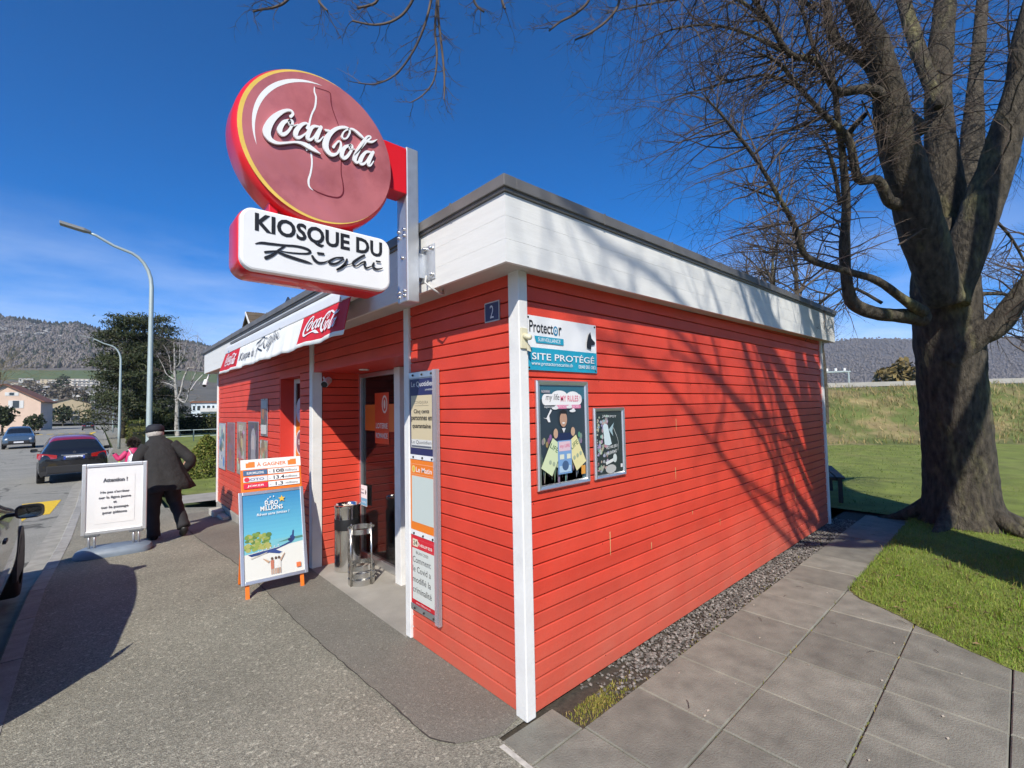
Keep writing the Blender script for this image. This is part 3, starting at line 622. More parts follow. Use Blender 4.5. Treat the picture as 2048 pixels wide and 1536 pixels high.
# white sweep along the upper left
a_ = [(148 + k * 6.2, 0.365 - .0012 * abs(k - 8)) for k in range(0, 19)]
out = [(DC[0] + r * math.cos(R(260 - a)) * 1.0, DC[1] + r * math.sin(R(260 - a))) for a, r in []]
o1 = []; o2 = []
for k in range(26):
    t = k / 25; a = R(196 - t * 104); w = .024 * math.sin(math.pi * min(1, t * 1.0)) ** .8; r = .352 + .012 * t; o1.append((DC[0] + .012 + (r + w / 2) * math.cos(a), DC[1] + (r + w / 2) * math.sin(a))); o2.append((DC[0] + .012 + (r - w / 2) * math.cos(a), DC[1] + (r - w / 2) * math.sin(a)))
F.poly(o1 + o2[::-1], m_letter)
kx = 1.0 / 6.4 * 0.00268
bl = [(822,100,10),(822,160,16),(842,230,18),(830,350,18),(790,440,16),(762,540,18),(752,640,16),(756,800,14),(782,960,18),(790,1080,16),(772,1200,18),(747,1290,20),(757,1370,16),(806,1418,4)]
br = [(830,100,6),(1000,155,6),(1030,200,8),(1035,280,10),(1052,370,8),(1090,480,7),(1130,590,7),(1180,800,7),(1188,870,8),(1167,1040,9),(1166,1200,9),(1188,1330,11),(1190,1450,14),(1130,1508,14),(1000,1490,14),(870,1442,12),(795,1398,6)]
F.stroke(br, mat('bottle_outline', (0.13, .012, .02), .4), zc, kx * 1.4); F.stroke(bl, m_letter, zc, kx * 1.3)  # dark red printed outline along the bottle's right side and foot
own(F.build('printed_face'))
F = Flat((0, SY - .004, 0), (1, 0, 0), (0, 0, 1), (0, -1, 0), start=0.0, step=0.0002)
m_lsh = mat('letter_drop_shadow', (0.16, 0.03, 0.035), .5)
for s_ in COCA: F.stroke([(x + 5, y + 9, w + 10) for x, y, w in s_], m_lsh, zc, kx, thick=.004)  # dark copy offset down right under the letters, a drop shadow in colour
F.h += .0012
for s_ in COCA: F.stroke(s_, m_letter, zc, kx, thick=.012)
F.poly([zc(700, 880), zc(716, 922), zc(772, 890), zc(740, 862)], m_letter)
own(F.build('raised_lettering'))
# lower name board
nb = [(-1.318, 2.423, -0.505, 2.492), (-1.318, 2.745, -0.505, 2.79)]
def board_outline(g, r=.075):
    x0, x1 = -1.316 - g, -0.508 + g; zb = lambda x: 2.432 + (x + 1.316) * .0 ; y0, y1 = 2.443 - g, 2.772 + g; pts = []
    for (qx, qy, a0) in ((x1 - r, y0 + r, -90), (x1 - r, y1 - r, 0), (x0 + r, y1 - r, 90), (x0 + r, y0 + r, 180)):
        for k in range(9): a = R(a0 + 90 * k / 8); pts.append((qx + r * math.cos(a), qy + r * math.sin(a)))
    return pts
b = MB(); b.prism(board_outline(0.0, .07), (0, SY + .02, 0), (1, 0, 0), (0, 0, 1), (0, 1, 0), .19); own(b.build('name_board_case', m_signred, auto=True, bevel=.012))
b = MB(); b.prism(board_outline(-.006, .065), (0, SY - .022, 0), (1, 0, 0), (0, 0, 1), (0, 1, 0), .05); own(b.build('name_board_face', m_opal, bevel=.012))
F = Flat((0, SY - .022, 0), (1, 0, 0), (0, 0, 1), (0, -1, 0), start=0.0015)
m_ink = mat('black_lettering', (0.012, 0.012, 0.014), .45)
# name lettering follows the board
def zk(x, y): return zr(x, y)
x0, z0 = zr(245, 308); x1, z1 = zr(1860, 595)
F.text('KIOSQUE DU', -.907, 2.632, .108, m_ink, w=.68, bold=.03)
zl, zh = 2.47, 2.605
rx = lambda x: -1.245 + (x - 232) / (1868 - 232) * .68
def rf(x, y): return (rx(x), 2.585 - (y - (405 + (x - 232) * .235)) / 200 * .088)
for s_ in RIGHI: F.stroke(s_, m_ink, rf, .00052)
own(F.build('board_lettering'))
for xx in (-1.14, -.73): own(MB().box(xx - .022, xx + .022, .66, .76, 2.74, 2.86).build('connector', m_signred, bevel=.004))
own(MB().box(-.52, -.362, .64, .78, 3.12, 3.42).build('sign_bracket', m_signred, bevel=.004))
post = own(MB().box(-.362, -.272, .645, .775, 2.43, 3.44).build('post', m_steel, bevel=.008))
for z in (2.47, 2.50, 2.72, 2.86, 2.9, 3.15, 3.38):
    for y in ((.675, .745) if z != 2.72 else (.70,)): own(MB().lathe([(0, -.014), (.008, -.014), (.01, -.008), (.01, 0)], (-.362, y, z), 10, axis='x').build('bolt', m_chrome, smooth=True))
b = MB(); b.box(-.272, OX - .004, .66, .76, 2.60, 2.76); b.box(OX - .006, OX - .001, .52, .80, 2.57, 2.80); own(b.build('wall_bracket', m_steel, bevel=.003))
for y, z in ((.545, 2.60), (.545, 2.77), (.62, 2.78)): own(MB().lathe([(0, -.022), (.012, -.022), (.014, -.01), (.014, 0)], (OX - .005, y, z), 8, axis='x').build('bolt', m_chrome, smooth=True))
own(MB().tube([(OX - .02, .60, 2.60), (OX - .04, .58, 2.55), (OX - .03, .53, 2.51), (OX + .03, .53, 2.48), (OX + .09, .56, 2.49), (OX + .12, .62, 2.53)], .007, 6).build('cable', mat('grey_cable', (.5, .5, .48), .5), smooth=True))
# ---- awning with printed valance
aw = empty('awning', (OX, 3.6, 2.55), 0, 'rolled white awning with printed valance along the kiosk roof edge', 'awning')
Y0, Y1 = 1.42, 5.86
b = MB(); b.lathe([(0, Y0), (.056, Y0), (.06, Y0 + .004), (.06, Y1 - .004), (.056, Y1), (0, Y1)], (-.345, 0, 2.665), 20, axis='y'); own(b.build('cassette', mat('awning_case', (.68, .70, .70), .4, var=.05), auto=True), aw)
own(MB().box(-.37, OX - .005, Y0 + .05, Y1 - .05, 2.735, 2.765).build('cassette_cover', m_flash), aw)
def val(u, v):
    y = Y0 - .03 + u * (Y1 - Y0 + .02) + (.16 * (1 - v) * (1 if u > .97 else 0)) ; s_ = (1 - v)
    x = -.415 - .06 * s_ + .009 * s_ * math.sin(u * 55 + 2 * math.sin(u * 17)) + .004 * s_ * math.sin(u * 131); return (x, y + .02 * s_ * math.sin(u * 9), 2.60 - .295 * s_ + .006 * math.sin(u * 40) * s_)
m_cloth = mat('awning_cloth', (.72, .73, .71), .75, var=.05, vscale=8); m_clothred = mat('awning_red', (.52, .012, .022), .7, var=.08, vscale=8)
b = MB(); NU = 150
b.grid(NU, 8, lambda u, v: val(u, v))
k = 0
for i in range(NU):
    for j in range(8):
        u = (i + .5) / NU; b.mi[k] = 1 if (u < .232 and j > 0) or (u > .79 and 0 < j) else 0; k += 1
vo = own(b.build('valance', [m_cloth, m_clothred], smooth=True), aw); md = vo.modifiers.new('cloth', 'SOLIDIFY'); md.thickness = .003
own(MB().box(-.424, -.394, Y0 - .03, Y1, 2.590, 2.668).build('front_rail', m_opal, bevel=.006), aw)  # bar made tall to block sun leaking between cassette and valance
class OnCloth(Flat):
    def P(s, a, m_, h): p = Vector(val(min(1, max(0, 1 - a / 4.46)), min(1, max(0, m_ / .295)))); return p + Vector((-.006 - h, 0, -.001))
F = OnCloth((0, 0, 0), (0, -1, 0), (0, 0, 1), (-1, 0, 0))
UU = lambda y: (y - Y0 + .03) / (Y1 - Y0 + .02)
def coca_at(a0, a1, m0, m1): return lambda x, y: (a0 + (a1 - a0) * (x - 160) / 1450, m0 + (m1 - m0) * (1000 - (y - (x - 160) * .22)) / 720)
for (ua, ub) in ((.13, .86), (3.52, 4.32)):
    f_ = coca_at(ua, ub, .02, .275)
    for s_ in COCA: F.stroke(s_, m_letter, f_, (ub - ua) / 1450 * .8)
    own(F.build('valance_logo'), aw); F = OnCloth((0, 0, 0), (0, -1, 0), (0, 0, 1), (-1, 0, 0))
def rv(x, y): return (1.80 + .95 * (x - 232) / 1636, .075 + .19 * (560 - (y - (x - 232) * .235)) / 200)
for s_ in RIGHI: F.stroke(s_, m_ink, rv, .00062)
own(F.build('valance_script'), aw)
# thin name lettering
vs, fs, tw, th = text_mesh('Kiosque du', 0.012)
b = MB(); pts = []
for a, c_ in vs:
    u = 1 - (1.10 + (a / tw) * .66) / 4.46; v = .22 + .45 * c_ / th; p = Vector(val(u, v)) + Vector((-.0075, 0, -.001)); pts.append(p)
b.add(pts, fs); own(b.build('valance_name', mat('grey_ink', (.10, .10, .11), .5)), aw)
own(MB().bar((-.25, 1.9, 2.62), (-.42, 1.55, 2.6), .03, .04).bar((-.25, 5.2, 2.62), (-.42, 5.6, 2.6), .03, .04).build('folding_arm', m_alu), aw)
# ---- alarm company sign on the long wall
WY = -0.004
al = tag(MB().box(.05, .708, WY - .004, WY, 1.962, 2.288).build('alarm_sign', m_opal), 'white and teal alarm company sign with black dog head', 'sign')
F = Flat((.05, WY - .004, 1.962), (1, 0, 0), (0, 0, 1), (0, -1, 0)); teal = (.012, .30, .44)
F.rect(0, 0, .658, .135, teal); F.text('Protect', .022, .225, .072, m_ink, w=.205, bold=.012, al='l'); F.ell(.25, .25, .022, .03, (.03, .2, .35)); F.ell(.25, .25, .012, .018, (.74, .74, .74)); F.ell(.25, .25, .007, .01, (.03, .2, .35)); F.text('r', .278, .225, .052, m_ink, w=.026, bold=.012, al='l')
F.poly([(.075, .165), (.32, .165), (.32, .205), (.06, .205)], teal); F.text('SURVEILLANCE', .19, .174, .023, (.75, .76, .76), w=.2); F.text('SITE PROTÉGÉ', .33, .062, .052, (.75, .76, .76), w=.59, bold=.012); F.text('www.protectorsecurite.ch', .215, .022, .03, (.75, .76, .76), w=.37); F.text('0848 083 083', .545, .024, .024, (.75, .76, .76), w=.175)
F.poly([(.548, .165), (.592, .155), (.596, .185), (.632, .192), (.638, .206), (.6, .232), (.588, .275), (.565, .25), (.548, .2)], m_ink)
F.build('print', al)
for x, z in ((.065, 1.975), (.693, 1.975), (.065, 2.275), (.693, 2.275)): MB().lathe([(0, -.003), (.006, -.003), (.007, 0)], (x, WY - .0045, z), 8, axis='y').build('screw', m_dark, al)
# siren box on the corner post
si = tag(MB().box(-.018, .036, -.034, -.0225, 2.08, 2.20).build('alarm_detector', mat('cream_plastic', (.62, .58, .40), .5), bevel=.003), 'cream outdoor motion detector on the white corner post', 'detector')
MB().tube([(.005, -.03, 2.155), (.022, -.06, 2.143), (.028, -.07, 2.14)], [.016, .017, .013], 12).build('sensor_head', mat('cream_plastic', (.62, .58, .40), .5), si, smooth=True)
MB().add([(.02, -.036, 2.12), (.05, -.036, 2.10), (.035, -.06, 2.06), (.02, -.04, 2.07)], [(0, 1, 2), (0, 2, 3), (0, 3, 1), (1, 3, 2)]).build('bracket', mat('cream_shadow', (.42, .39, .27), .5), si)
# ---- two snap frames with posters on the long wall
def snap_frame(x0, x1, z0, z1, label, fr=.032):
    root = empty('poster_frame', (x0, WY, z0), 0, label, 'poster frame', 'snap frames on the long red wall')
    W, H = x1 - x0, z1 - z0; b = MB()
    pr = [(0, 0), (0, .012), (.008, .020), (fr - .006, .016), (fr, .006), (fr, 0)]
    for (o, u, v, Ln) in (((0, 0), (1, 0), (0, 1), W), ((W, 0), (0, 1), (-1, 0), H), ((W, H), (-1, 0), (0, -1), W), ((0, H), (0, -1), (1, 0), H)):
        vs = [(o[0] + u[0] * t + v[0] * p[0], -p[1], o[1] + u[1] * t + v[1] * p[0]) for e in (0, 1) for p in pr for t in ((p[0] if e == 0 else Ln - p[0]),)]
        n = len(pr); b.add(vs, [(i, (i + 1) % n, n + (i + 1) % n, n + i) for i in range(n)])
    b.build('frame', m_alu, root)
    MB().box(fr * .8, W - fr * .8, -.004, -.001, fr * .8, H - fr * .8).build('backing', m_dark, root)
    F = Flat((fr, -.0045, fr), (1, 0, 0), (0, 0, 1), (0, -1, 0), step=.0004); return root, F, W - 2 * fr, H - 2 * fr
rt, F, w, h = snap_frame(.111, .595, 1.246, 1.902, 'larger framed poster of a smiling person holding tickets on the red wall')
rnd = random.Random(3)
F.rect(0, 0, w, h, (.025, .04, .055)); F.rect(0, h * .86, w, h, (.03, .12, .17))
for k in range(70):
    x = rnd.uniform(.01, w - .01); y = rnd.uniform(0, .2); F.poly([(x - .012, 0), (x + .012, 0), (x + rnd.uniform(-.01, .01), .05 + y * .8)], tuple(rnd.uniform(.12, .3) * q for q in (1, 1, .98)), up=False)
F.up()
for k in range(46): F.ell(rnd.uniform(.02, w - .02), rnd.uniform(.1, .3), .012, .02, tuple(rnd.uniform(.08, .28) * q for q in (1, 1, 1.02)), n=7); F.h -= .00038
F.rrect(.02, h * .80, w * .93, h * .915, .03, (.72, .71, .70)); F.ell(w * .42, h * .905, .07, .028, (.72, .71, .70)); F.ell(w * .72, h * .9, .06, .026, (.72, .71, .70))
F.text('my life', .05, h * .832, .05, (.05, .05, .06), w=.12, al='l', shear=.15); F.text('MY RULES !', .185, h * .835, .038, (.62, .07, .16), w=.19, al='l', bold=.008); F.rrect(w * .32, h * .76, w * .9, h * .80, .008, (.62, .2, .33)); F.text('Gagnez jusqu\'à', .085, h * .768, .016, (.7, .7, .7), w=.1); F.text('UN VOYAGE A VIE', w * .61, h * .77, .016, (.7, .55, .6), w=.2); F.rect(.01, h * .925, .09, h * .955, (.10, .10, .13)); F.text('NOUVEAU', .05, h * .93, .014, (.6, .6, .62), w=.07)
F.poly([(.02, .40), (.05, .395), (.09, .45), (.1, .44), (.075, .41), (.085, .37), (.065, .372), (.055, .39)], (.68, .68, .68))
for x, y in ((.13, .455), (.26, .46), (.29, .435)): F.ell(x, y, .03, .009, (.66, .66, .66), n=12); F.ell(x + .008, y + .008, .014, .009, (.66, .66, .66), n=10)
F.poly([(.13, .30), (.27, .30), (.30, .22), (.10, .22)], (.012, .02, .07)); F.ell(.2, .385, .034, .048, (.42, .25, .17)); F.poly([(.165, .40), (.17, .435), (.2, .447), (.232, .435), (.236, .4), (.225, .418), (.178, .42)], (.015, .012, .012)); F.ell(.2, .362, .014, .005, (.7, .66, .62), n=10); F.poly([(.182, .33), (.218, .33), (.2, .30)], (.6, .6, .6))
F.ell(.125, .30, .02, .03, (.46, .30, .2)); F.ell(.285, .305, .02, .028, (.46, .3, .2))
for cx_, cy_, rot, c_, t in ((.09, .16, -.55, (.55, .62, .38), 'LIFE'), (.31, .17, .5, (.66, .60, .30), 'LIFE')):
    pts = [(-.055, -.10), (.055, -.10), (.055, .10), (-.055, .10)]; F.poly([(cx_ + a * math.cos(rot) - b_ * math.sin(rot), cy_ + a * math.sin(rot) + b_ * math.cos(rot)) for a, b_ in pts], c_); F.text(t, cx_ - .02 * math.sin(rot), cy_ + .04, .03, (.06, .14, .06), w=.075, bold=.01, rot=rot)
    for k in range(3): F.ell(cx_ - .02 + .03 * k, cy_ - .03 - .012 * k * (1 if rot < 0 else -1), .012, .014, (.3, .36, .25), n=10)
F.poly([(.135, .05), (.262, .05), (.262, .255), (.135, .255)], (.16, .30, .52)); F.rect(.145, .19, .252, .248, (.62, .45, .50)); F.text('my LIFE', .2, .205, .026, (.55, .06, .16), w=.09, bold=.01); F.rect(.15, .14, .19, .17, (.6, .62, .5)); F.rect(.215, .14, .25, .17, (.6, .62, .5)); F.rect(.145, .06, .25, .1, (.36, .5, .62)); F.ell(.2, .1, .03, .03, (.05, .10, .2)); F.rect(w - .07, .03, w - .03, .085, (.62, .28, .05))
F.build('poster', rt)
rt, F, w, h = snap_frame(.648, 1.003, 1.248, 1.728, 'smaller framed black and white poster with a bottle on the red wall', .028)
F.rect(0, 0, w, h, (.022, .032, .032))
for k in range(80): x = rnd.uniform(0, .13) ** 1.0; F.ell(x, rnd.uniform(.02, h - .03), rnd.uniform(.005, .016), rnd.uniform(.006, .02), tuple(rnd.uniform(.2, .42) * q for q in (1, 1, 1)), n=7); F.h -= .00038
for k in range(22): F.rect(.005, .02 + k * .017, .018, .026 + k * .017, (.02, .02, .02)); F.h -= .00038
F.poly([(.09, .2), (.14, .19), (.17, .2), (.13, .33), (.1, .345), (.075, .33)], (.50, .60, .62)); F.poly([(.14, .3), (.2, .345), (.18, .29), (.19, .25)], (.3, .42, .45)); F.text('JACKPOT', .15, h - .045, .02, (.55, .56, .55), w=.16, bold=.01, rot=-.05)
F.text('VOTRE JEU', .17, .165, .024, (.62, .64, .63), w=.13, bold=.01, rot=.12); F.text('PRÉFÉRÉ', .165, .132, .024, (.62, .64, .63), w=.12, bold=.01, rot=.12); F.poly([(.09, .08), (.2, .105), (.21, .085), (.1, .06)], (.58, .60, .58)); F.ell(.2, .1, .022, .03, (.5, .55, .53)); F.ell(.15, .03, .06, .03, (.4, .4, .38)); F.rect(w - .035, .03, w - .012, .055, (.6, .6, .6)); F.stroke([(.19, .31, 4), (.24, .22, 3), (.235, .15, 3)], (.5, .52, .5), wk=.001)
F.build('poster', rt)
# ---- newspaper bill rail on the front
RX = -0.0045
rail = empty('newspaper_rail', (RX, 1.246, .235), 0, 'tall steel rail with three newspaper bills beside the doorway post', 'display rail')
NW, NH = .41, 1.79
MB().box(-.006, 0, -NW, 0, 0, NH).build('back_plate', mat('dull_steel', (.42, .43, .45), .4, metal=.7), rail, bevel=.002)
MB().box(-.03, -.006, -NW - .004, -NW + .05, 0.0, NH).build('side_strip', glass('clear_strip', (.45, .40, .42), .1, .5), rail)
for z in (.0, NH - .05): MB().box(-.012, -.0065, -NW + .05, -.0, z + .003, z + .047).build('clamp_bar', m_alu, rail, bevel=.002)
def bill(z0, z1, c, label):
    o = MB().box(-.0095, -.0065, -NW + .055, -.008, z0, z1).build('bill', flat(c), rail); o['label'] = label
    F = Flat((-.0095, -.008, z0), (0, -1, 0), (0, 0, 1), (-1, 0, 0), step=.0003, start=.0006); return o, F
ww = NW - .063
o, F = bill(1.165, 1.735, (.02, .022, .09), 'navy newspaper bill with cream sheet'); F.text('Le Quotidien', ww * .52, .505, .045, (.62, .62, .62), w=ww * .9, bold=.006); F.text('JURASSIEN', ww * .8, .475, .015, (.6, .6, .62), w=.11); F.rect(.02, .05, ww - .03, .445, (.56, .47, .30)); F.text('COVID/JURA', ww * .48, .375, .028, (.14, .12, .09), w=.2); F.rect(ww * .22, .366, ww * .78, .369, (.2, .17, .12))
for t, z, w_ in (('Cinq cents', .30, .22), ('personnes en', .245, .29), ('quarantaine', .19, .26)): F.text(t, ww * .49, z, .042, (.02, .018, .015), w=w_, bold=.025)
F.rect(.022, .052, ww - .032, .115, (.60, .60, .57)); F.text('Le Quotidien', ww * .48, .078, .03, (.03, .03, .04), w=.28); F.rect(.03, .056, ww - .04, .07, (.10, .11, .14)); F.build('print', o)
MB().box(-.0125, -.0065, -NW + .052, -.004, 1.13, 1.163).build('clamp_bar', m_opal, rail)
o, F = bill(.60, 1.125, (.75, .19, .012), 'orange newspaper bill with blank sheet'); F.rrect(.02, .415, ww - .015, .495, .004, (.75, .35, .2)); F.rrect(.024, .419, ww - .019, .491, .004, (.74, .18, .012)); F.ell(.05, .455, .024, .027, (.7, .55, .2)); F.ell(.05, .455, .015, .017, (.65, .4, .03)); F.text('Le Matin', .085, .435, .038, (.74, .70, .66), w=.22, al='l', bold=.012); F.rect(.022, .06, ww - .02, .405, (.62, .55, .45)); F.rect(.026, .064, ww - .024, .401, (.50, .56, .52)); F.build('print', o)
MB().box(-.0125, -.0065, -NW + .052, -.004, .562, .598).build('clamp_bar', m_opal, rail)
o, F = bill(.05, .558, (.58, .015, .03), 'red newspaper bill with printed headline'); F.rect(.02, .425, ww - .015, .485, (.62, .12, .13)); F.rect(.022, .427, ww - .017, .483, (.58, .015, .03)); F.rrect(.026, .428, .10, .482, .006, (.68, .62, .45)); F.text('24', .063, .438, .034, (.02, .02, .02), w=.055, bold=.012); F.text('heures', .108, .438, .03, (.74, .70, .62), w=.19, al='l', bold=.006); F.rect(.02, .035, ww - .02, .415, (.58, .60, .555)); F.text('BILAN 2020', ww * .46, .375, .022, (.08, .08, .08), w=.17, bold=.006)
for t, z, w_ in (('Comment', .31, .25), ('le Covid a', .24, .25), ('modifié la', .165, .25), ('criminalité', .09, .26)): F.text(t, .028, z, .045, (.05, .05, .055), w=w_, al='l')
F.rect(.02, .008, ww - .02, .032, (.5, .012, .022)); F.text('www.24heures.ch', ww * .5, .012, .014, (.7, .55, .55), w=.2); F.build('print', o)
for z in (.022, .575, 1.145, 1.765):
    for y in (-.06, -.19, -.32): MB().lathe([(0, -.008), (.007, -.007), (.009, 0)], (-.0125, y, z), 8, axis='x').build('screw', m_dark, rail)
# ---- posters on the far part of the front
def wall_poster(pxa, pxb, ya, yb, label, cols, name='poster'):
    A = on_x(pxa, (ya + yb) / 2, 0); B = on_x(pxb, (ya + yb) / 2, 0); z1 = on_x((pxa + pxb) / 2, ya, 0).z; z0 = on_x((pxa + pxb) / 2, yb, 0).z; W = A.y - B.y
    root = tag(MB().box(-.012, -.002, -W, 0, 0, z1 - z0).build('wall_poster', m_alu, bevel=.002), label, 'poster', 'posters on the far part of the kiosk front'); root.location = (-.002, A.y, z0)
    F = Flat((-.012, 0, 0), (0, -1, 0), (0, 0, 1), (-1, 0, 0), step=.0004); H = z1 - z0; F.rect(.012, .012, W - .012, H - .012, cols[0])
    for k in range(26): F.ell(rnd.uniform(.07, W - .07), rnd.uniform(.08, H - .08), rnd.uniform(.02, .09), rnd.uniform(.03, .12), tuple(max(0, q * rnd.uniform(.6, 1.25)) for q in cols[1 + k % (len(cols) - 1)]), n=9); F.h -= .00036
    F.up(); return root, F, W, H
rt, F, W, H = wall_poster(439.5, 452.5, 846, 938, 'tall comic-style poster nearest the far corner of the kiosk front', [(.35, .38, .42), (.5, .5, .5), (.12, .13, .17), (.1, .22, .35)]); F.build('print', rt)
rt, F, W, H = wall_poster(456, 471, 845, 942, 'plain faded mauve poster between two printed ones on the kiosk front', [(.22, .12, .14), (.22, .12, .14), (.2, .12, .14)]); F.build('print', rt)
rt, F, W, H = wall_poster(476, 493.5, 844, 950, 'poster with pale figure and red lettering on the kiosk front', [(.30, .24, .2), (.5, .42, .36), (.2, .12, .1), (.45, .3, .22)]); F.text('JEUX', W * .5, H * .8, .12, (.6, .55, .5), w=W * .5, bold=.01); F.text('GRATTER', W * .5, H * .2, .1, (.55, .1, .06), w=W * .6, bold=.01); F.build('print', rt)
rt, F, W, H = wall_poster(498, 519, 843, 955, 'dark poster with a pale face and long grey hair on the kiosk front', [(.10, .085, .10), (.07, .065, .075), (.12, .1, .11)]); F.ell(W * .55, H * .62, W * .24, H * .26, (.30, .29, .31)); F.ell(W * .52, H * .6, W * .14, H * .16, (.42, .36, .35)); F.poly([(W * .35, H * .5), (W * .75, H * .5), (W * .85, .1), (W * .3, .1)], (.28, .27, .29)); F.build('print', rt)
rt, F, W, H = wall_poster(524, 537, 798, 872, 'narrow upright poster above the small one near the side window', [(.16, .15, .14), (.32, .12, .10), (.1, .1, .1)]); F.rect(.02, H - .14, W - .02, H - .02, (.42, .43, .43)); F.rect(.02, .03, W - .02, .16, (.5, .5, .48)); F.build('print', rt)
rt, F, W, H = wall_poster(522, 537, 880, 925, 'small framed notice below the narrow upright poster', [(.42, .42, .38), (.3, .2, .12), (.45, .3, .2)]); F.build('print', rt)
# ---- cameras and lamp
def bullet_camera(p, d, label, arm):
    root = empty('security_camera', p, 0, label, 'camera'); d = Vector(d).normalized()
    MB().tube([-d * .07, d * .06], .038, 16).build('housing', m_opal, root, smooth=False); MB().tube([d * .058, d * .072], .034, 16).build('lens', m_black, root); MB().tube([Vector((0, 0, 0)), Vector(arm)], .012, 8).build('mount', m_opal, root); return root
bullet_camera((.11, 3.31, 2.06), (-.55, -.6, -.38), 'white bullet camera under the porch ceiling beside the doorway', (.0, .09, .06))
bullet_camera((-.20, 8.98, 2.33), (-.3, -.5, -.8), 'white camera hanging from the far end of the kiosk roof', (.08, .02, .2))
MB().tube([(-.24, 9.02, 2.5), (-.34, 9.1, 2.36), (-.42, 9.15, 2.2)], .008, 6).build('loose_cable', mat('grey_cable', (.5, .5, .48), .5), bpy.data.objects['security_camera.001'] if 'security_camera.001' in bpy.data.objects else None).matrix_parent_inverse = Matrix.Translation((.20, -8.98, -2.33))
# ================================================================ GRAVEL, GRASS, TREES
rg = random.Random(11)
ICO = [(0, 0, 1), (.9, 0, .2), (.2, .85, .3), (-.7, .5, .1), (-.6, -.6, .25), (.3, -.85, .2), (.4, .3, -.8), (-.5, -.1, -.8)]
ICF = [(0, 1, 2), (0, 2, 3), (0, 3, 4), (0, 4, 5), (0, 5, 1), (1, 6, 2), (2, 6, 3), (3, 6, 7), (3, 7, 4), (4, 7, 5), (5, 7, 6), (5, 6, 1)]
def pebble(b, x, y, z, s, tint):
    a = rg.uniform(0, 6.28); ca, sa = math.cos(a), math.sin(a); kx, ky, kz = s * rg.uniform(.7, 1.3), s * rg.uniform(.6, 1.1), s * rg.uniform(.4, .8)
    b.add([(x + (p[0] * kx * ca - p[1] * ky * sa) * rg.uniform(.85, 1.15), y + (p[0] * kx * sa + p[1] * ky * ca) * rg.uniform(.85, 1.15), z + p[2] * kz) for p in ICO], ICF, 0, tint)
b = MB()
for k in range(5200):
    x = rg.uniform(0.45, 6.4) ; y = rg.uniform(-.245, .03); 
    if x < .9 and rg.random() > (x - .3): continue
    g = rg.choice((.10, .14, .18, .22, .3)) * rg.uniform(.8, 1.2); pebble(b, x, y, -.018 + rg.uniform(0, .012), rg.uniform(.007, .02), (g * .8, g * .74, g * .66))
tag(b.build('gravel', vcol('gravel_stone', .8), fix=False), 'grey gravel strip along the foot of the long red wall', 'gravel', kind='stuff')
def blades(name, pts, hmin, hmax, wd, cols, lean=.6, seed=1, segs=1):
    r = random.Random(seed); v, f, t = [], [], []
    for x, y, z in pts:
        a = r.uniform(0, 6.28); h = r.uniform(hmin, hmax); w = wd * r.uniform(.6, 1.3); la = r.uniform(0, 6.28); l = h * lean * r.random(); c = r.choice(cols); k = r.uniform(.75, 1.25); c = (c[0] * k, c[1] * k, c[2] * k)
        dx, dy = math.cos(a) * w, math.sin(a) * w; n = len(v); lx_, ly_ = math.cos(la) * l, math.sin(la) * l
        v += [(x - dx, y - dy, z), (x + dx, y + dy, z), (x + lx_ * .4 + dx * .7, y + ly_ * .4 + dy * .7, z + h * .6), (x + lx_ * .4 - dx * .7, y + ly_ * .4 - dy * .7, z + h * .6), (x + lx_, y + ly_, z + h * (.95 - .3 * l / max(h, .001)))]
        f += [(n, n + 1, n + 2, n + 3), (n + 3, n + 2, n + 4)]; t += [c] * 5
    b = MB(); b.v, b.f, b.mi, b.tint = v, f, [0] * len(f), t; return b.build(name, vcol('grass_blade', .6), fix=False)
GC = [(.12, .20, .02), (.15, .235, .026), (.095, .165, .018), (.19, .25, .035), (.24, .26, .06)]
pts = []
while len(pts) < 62000:
    x = rg.uniform(2.2, 13) if rg.random() < .35 else rg.uniform(2.2, 7.0); y = rg.uniform(-5.5, -.76)
    if y > -.79 + .02 and x < 7: continue
    if x < lawn_x(y) - .02 + .05 * rg.random(): continue
    fd = (x + 1.82 + y + 1.94) * .7071
    if (x + 1.82 - y - 1.94) * .7071 / max(fd, .1) > 1.2: continue
    if rg.random() < .35 + .5 * mnoise.noise(Vector((x * 1.3, y * 1.3, 5))): pts.append((x, y, .008 + .05 * mnoise.noise(Vector((x * .5, y * .5, 0))) * min(1, (x - lawn_x(y)) / 2)))
    elif rg.random() < .5: pts.append((x, y, .006))
tag(blades('grass', pts, .018, .05, .0022, GC, .9, 2), 'short sunlit grass of the lawn beside the paved path', 'grass', kind='stuff')
pts = [(rg.uniform(7.0, 24), rg.uniform(-.7, 9), .012) for k in range(9000)]
tag(blades('far_grass', pts, .02, .05, .006, [(.07, .12, .015), (.09, .14, .02), (.11, .15, .03)], .9, 3), 'lawn grass behind the kiosk', 'grass', kind='stuff')
pts = []; DRY = [(.30, .23, .10), (.36, .28, .13), (.24, .18, .08), (.18, .17, .05), (.12, .15, .03)]
for k in range(20000):
    s_ = rg.uniform(-12, 30); t_ = rg.uniform(.2, 6.6); p = emb(s_, t_)
    if rg.random() < .55 + .9 * mnoise.noise(p * .35): pts.append(tuple(p))
tag(blades('dry_grass', pts, .12, .34, .012, DRY, 1.3, 4), 'tousled dry grass over the railway embankment', 'grass', kind='stuff')
pts = []
for k in range(130):
    cx_, cy_ = rg.uniform(2.6, 6.8), rg.uniform(-3.2, -.85)
    if cx_ < lawn_x(cy_) + .05: continue
    for q in range(rg.randint(8, 26)): pts.append((cx_ + rg.gauss(0, .035), cy_ + rg.gauss(0, .035), .01))
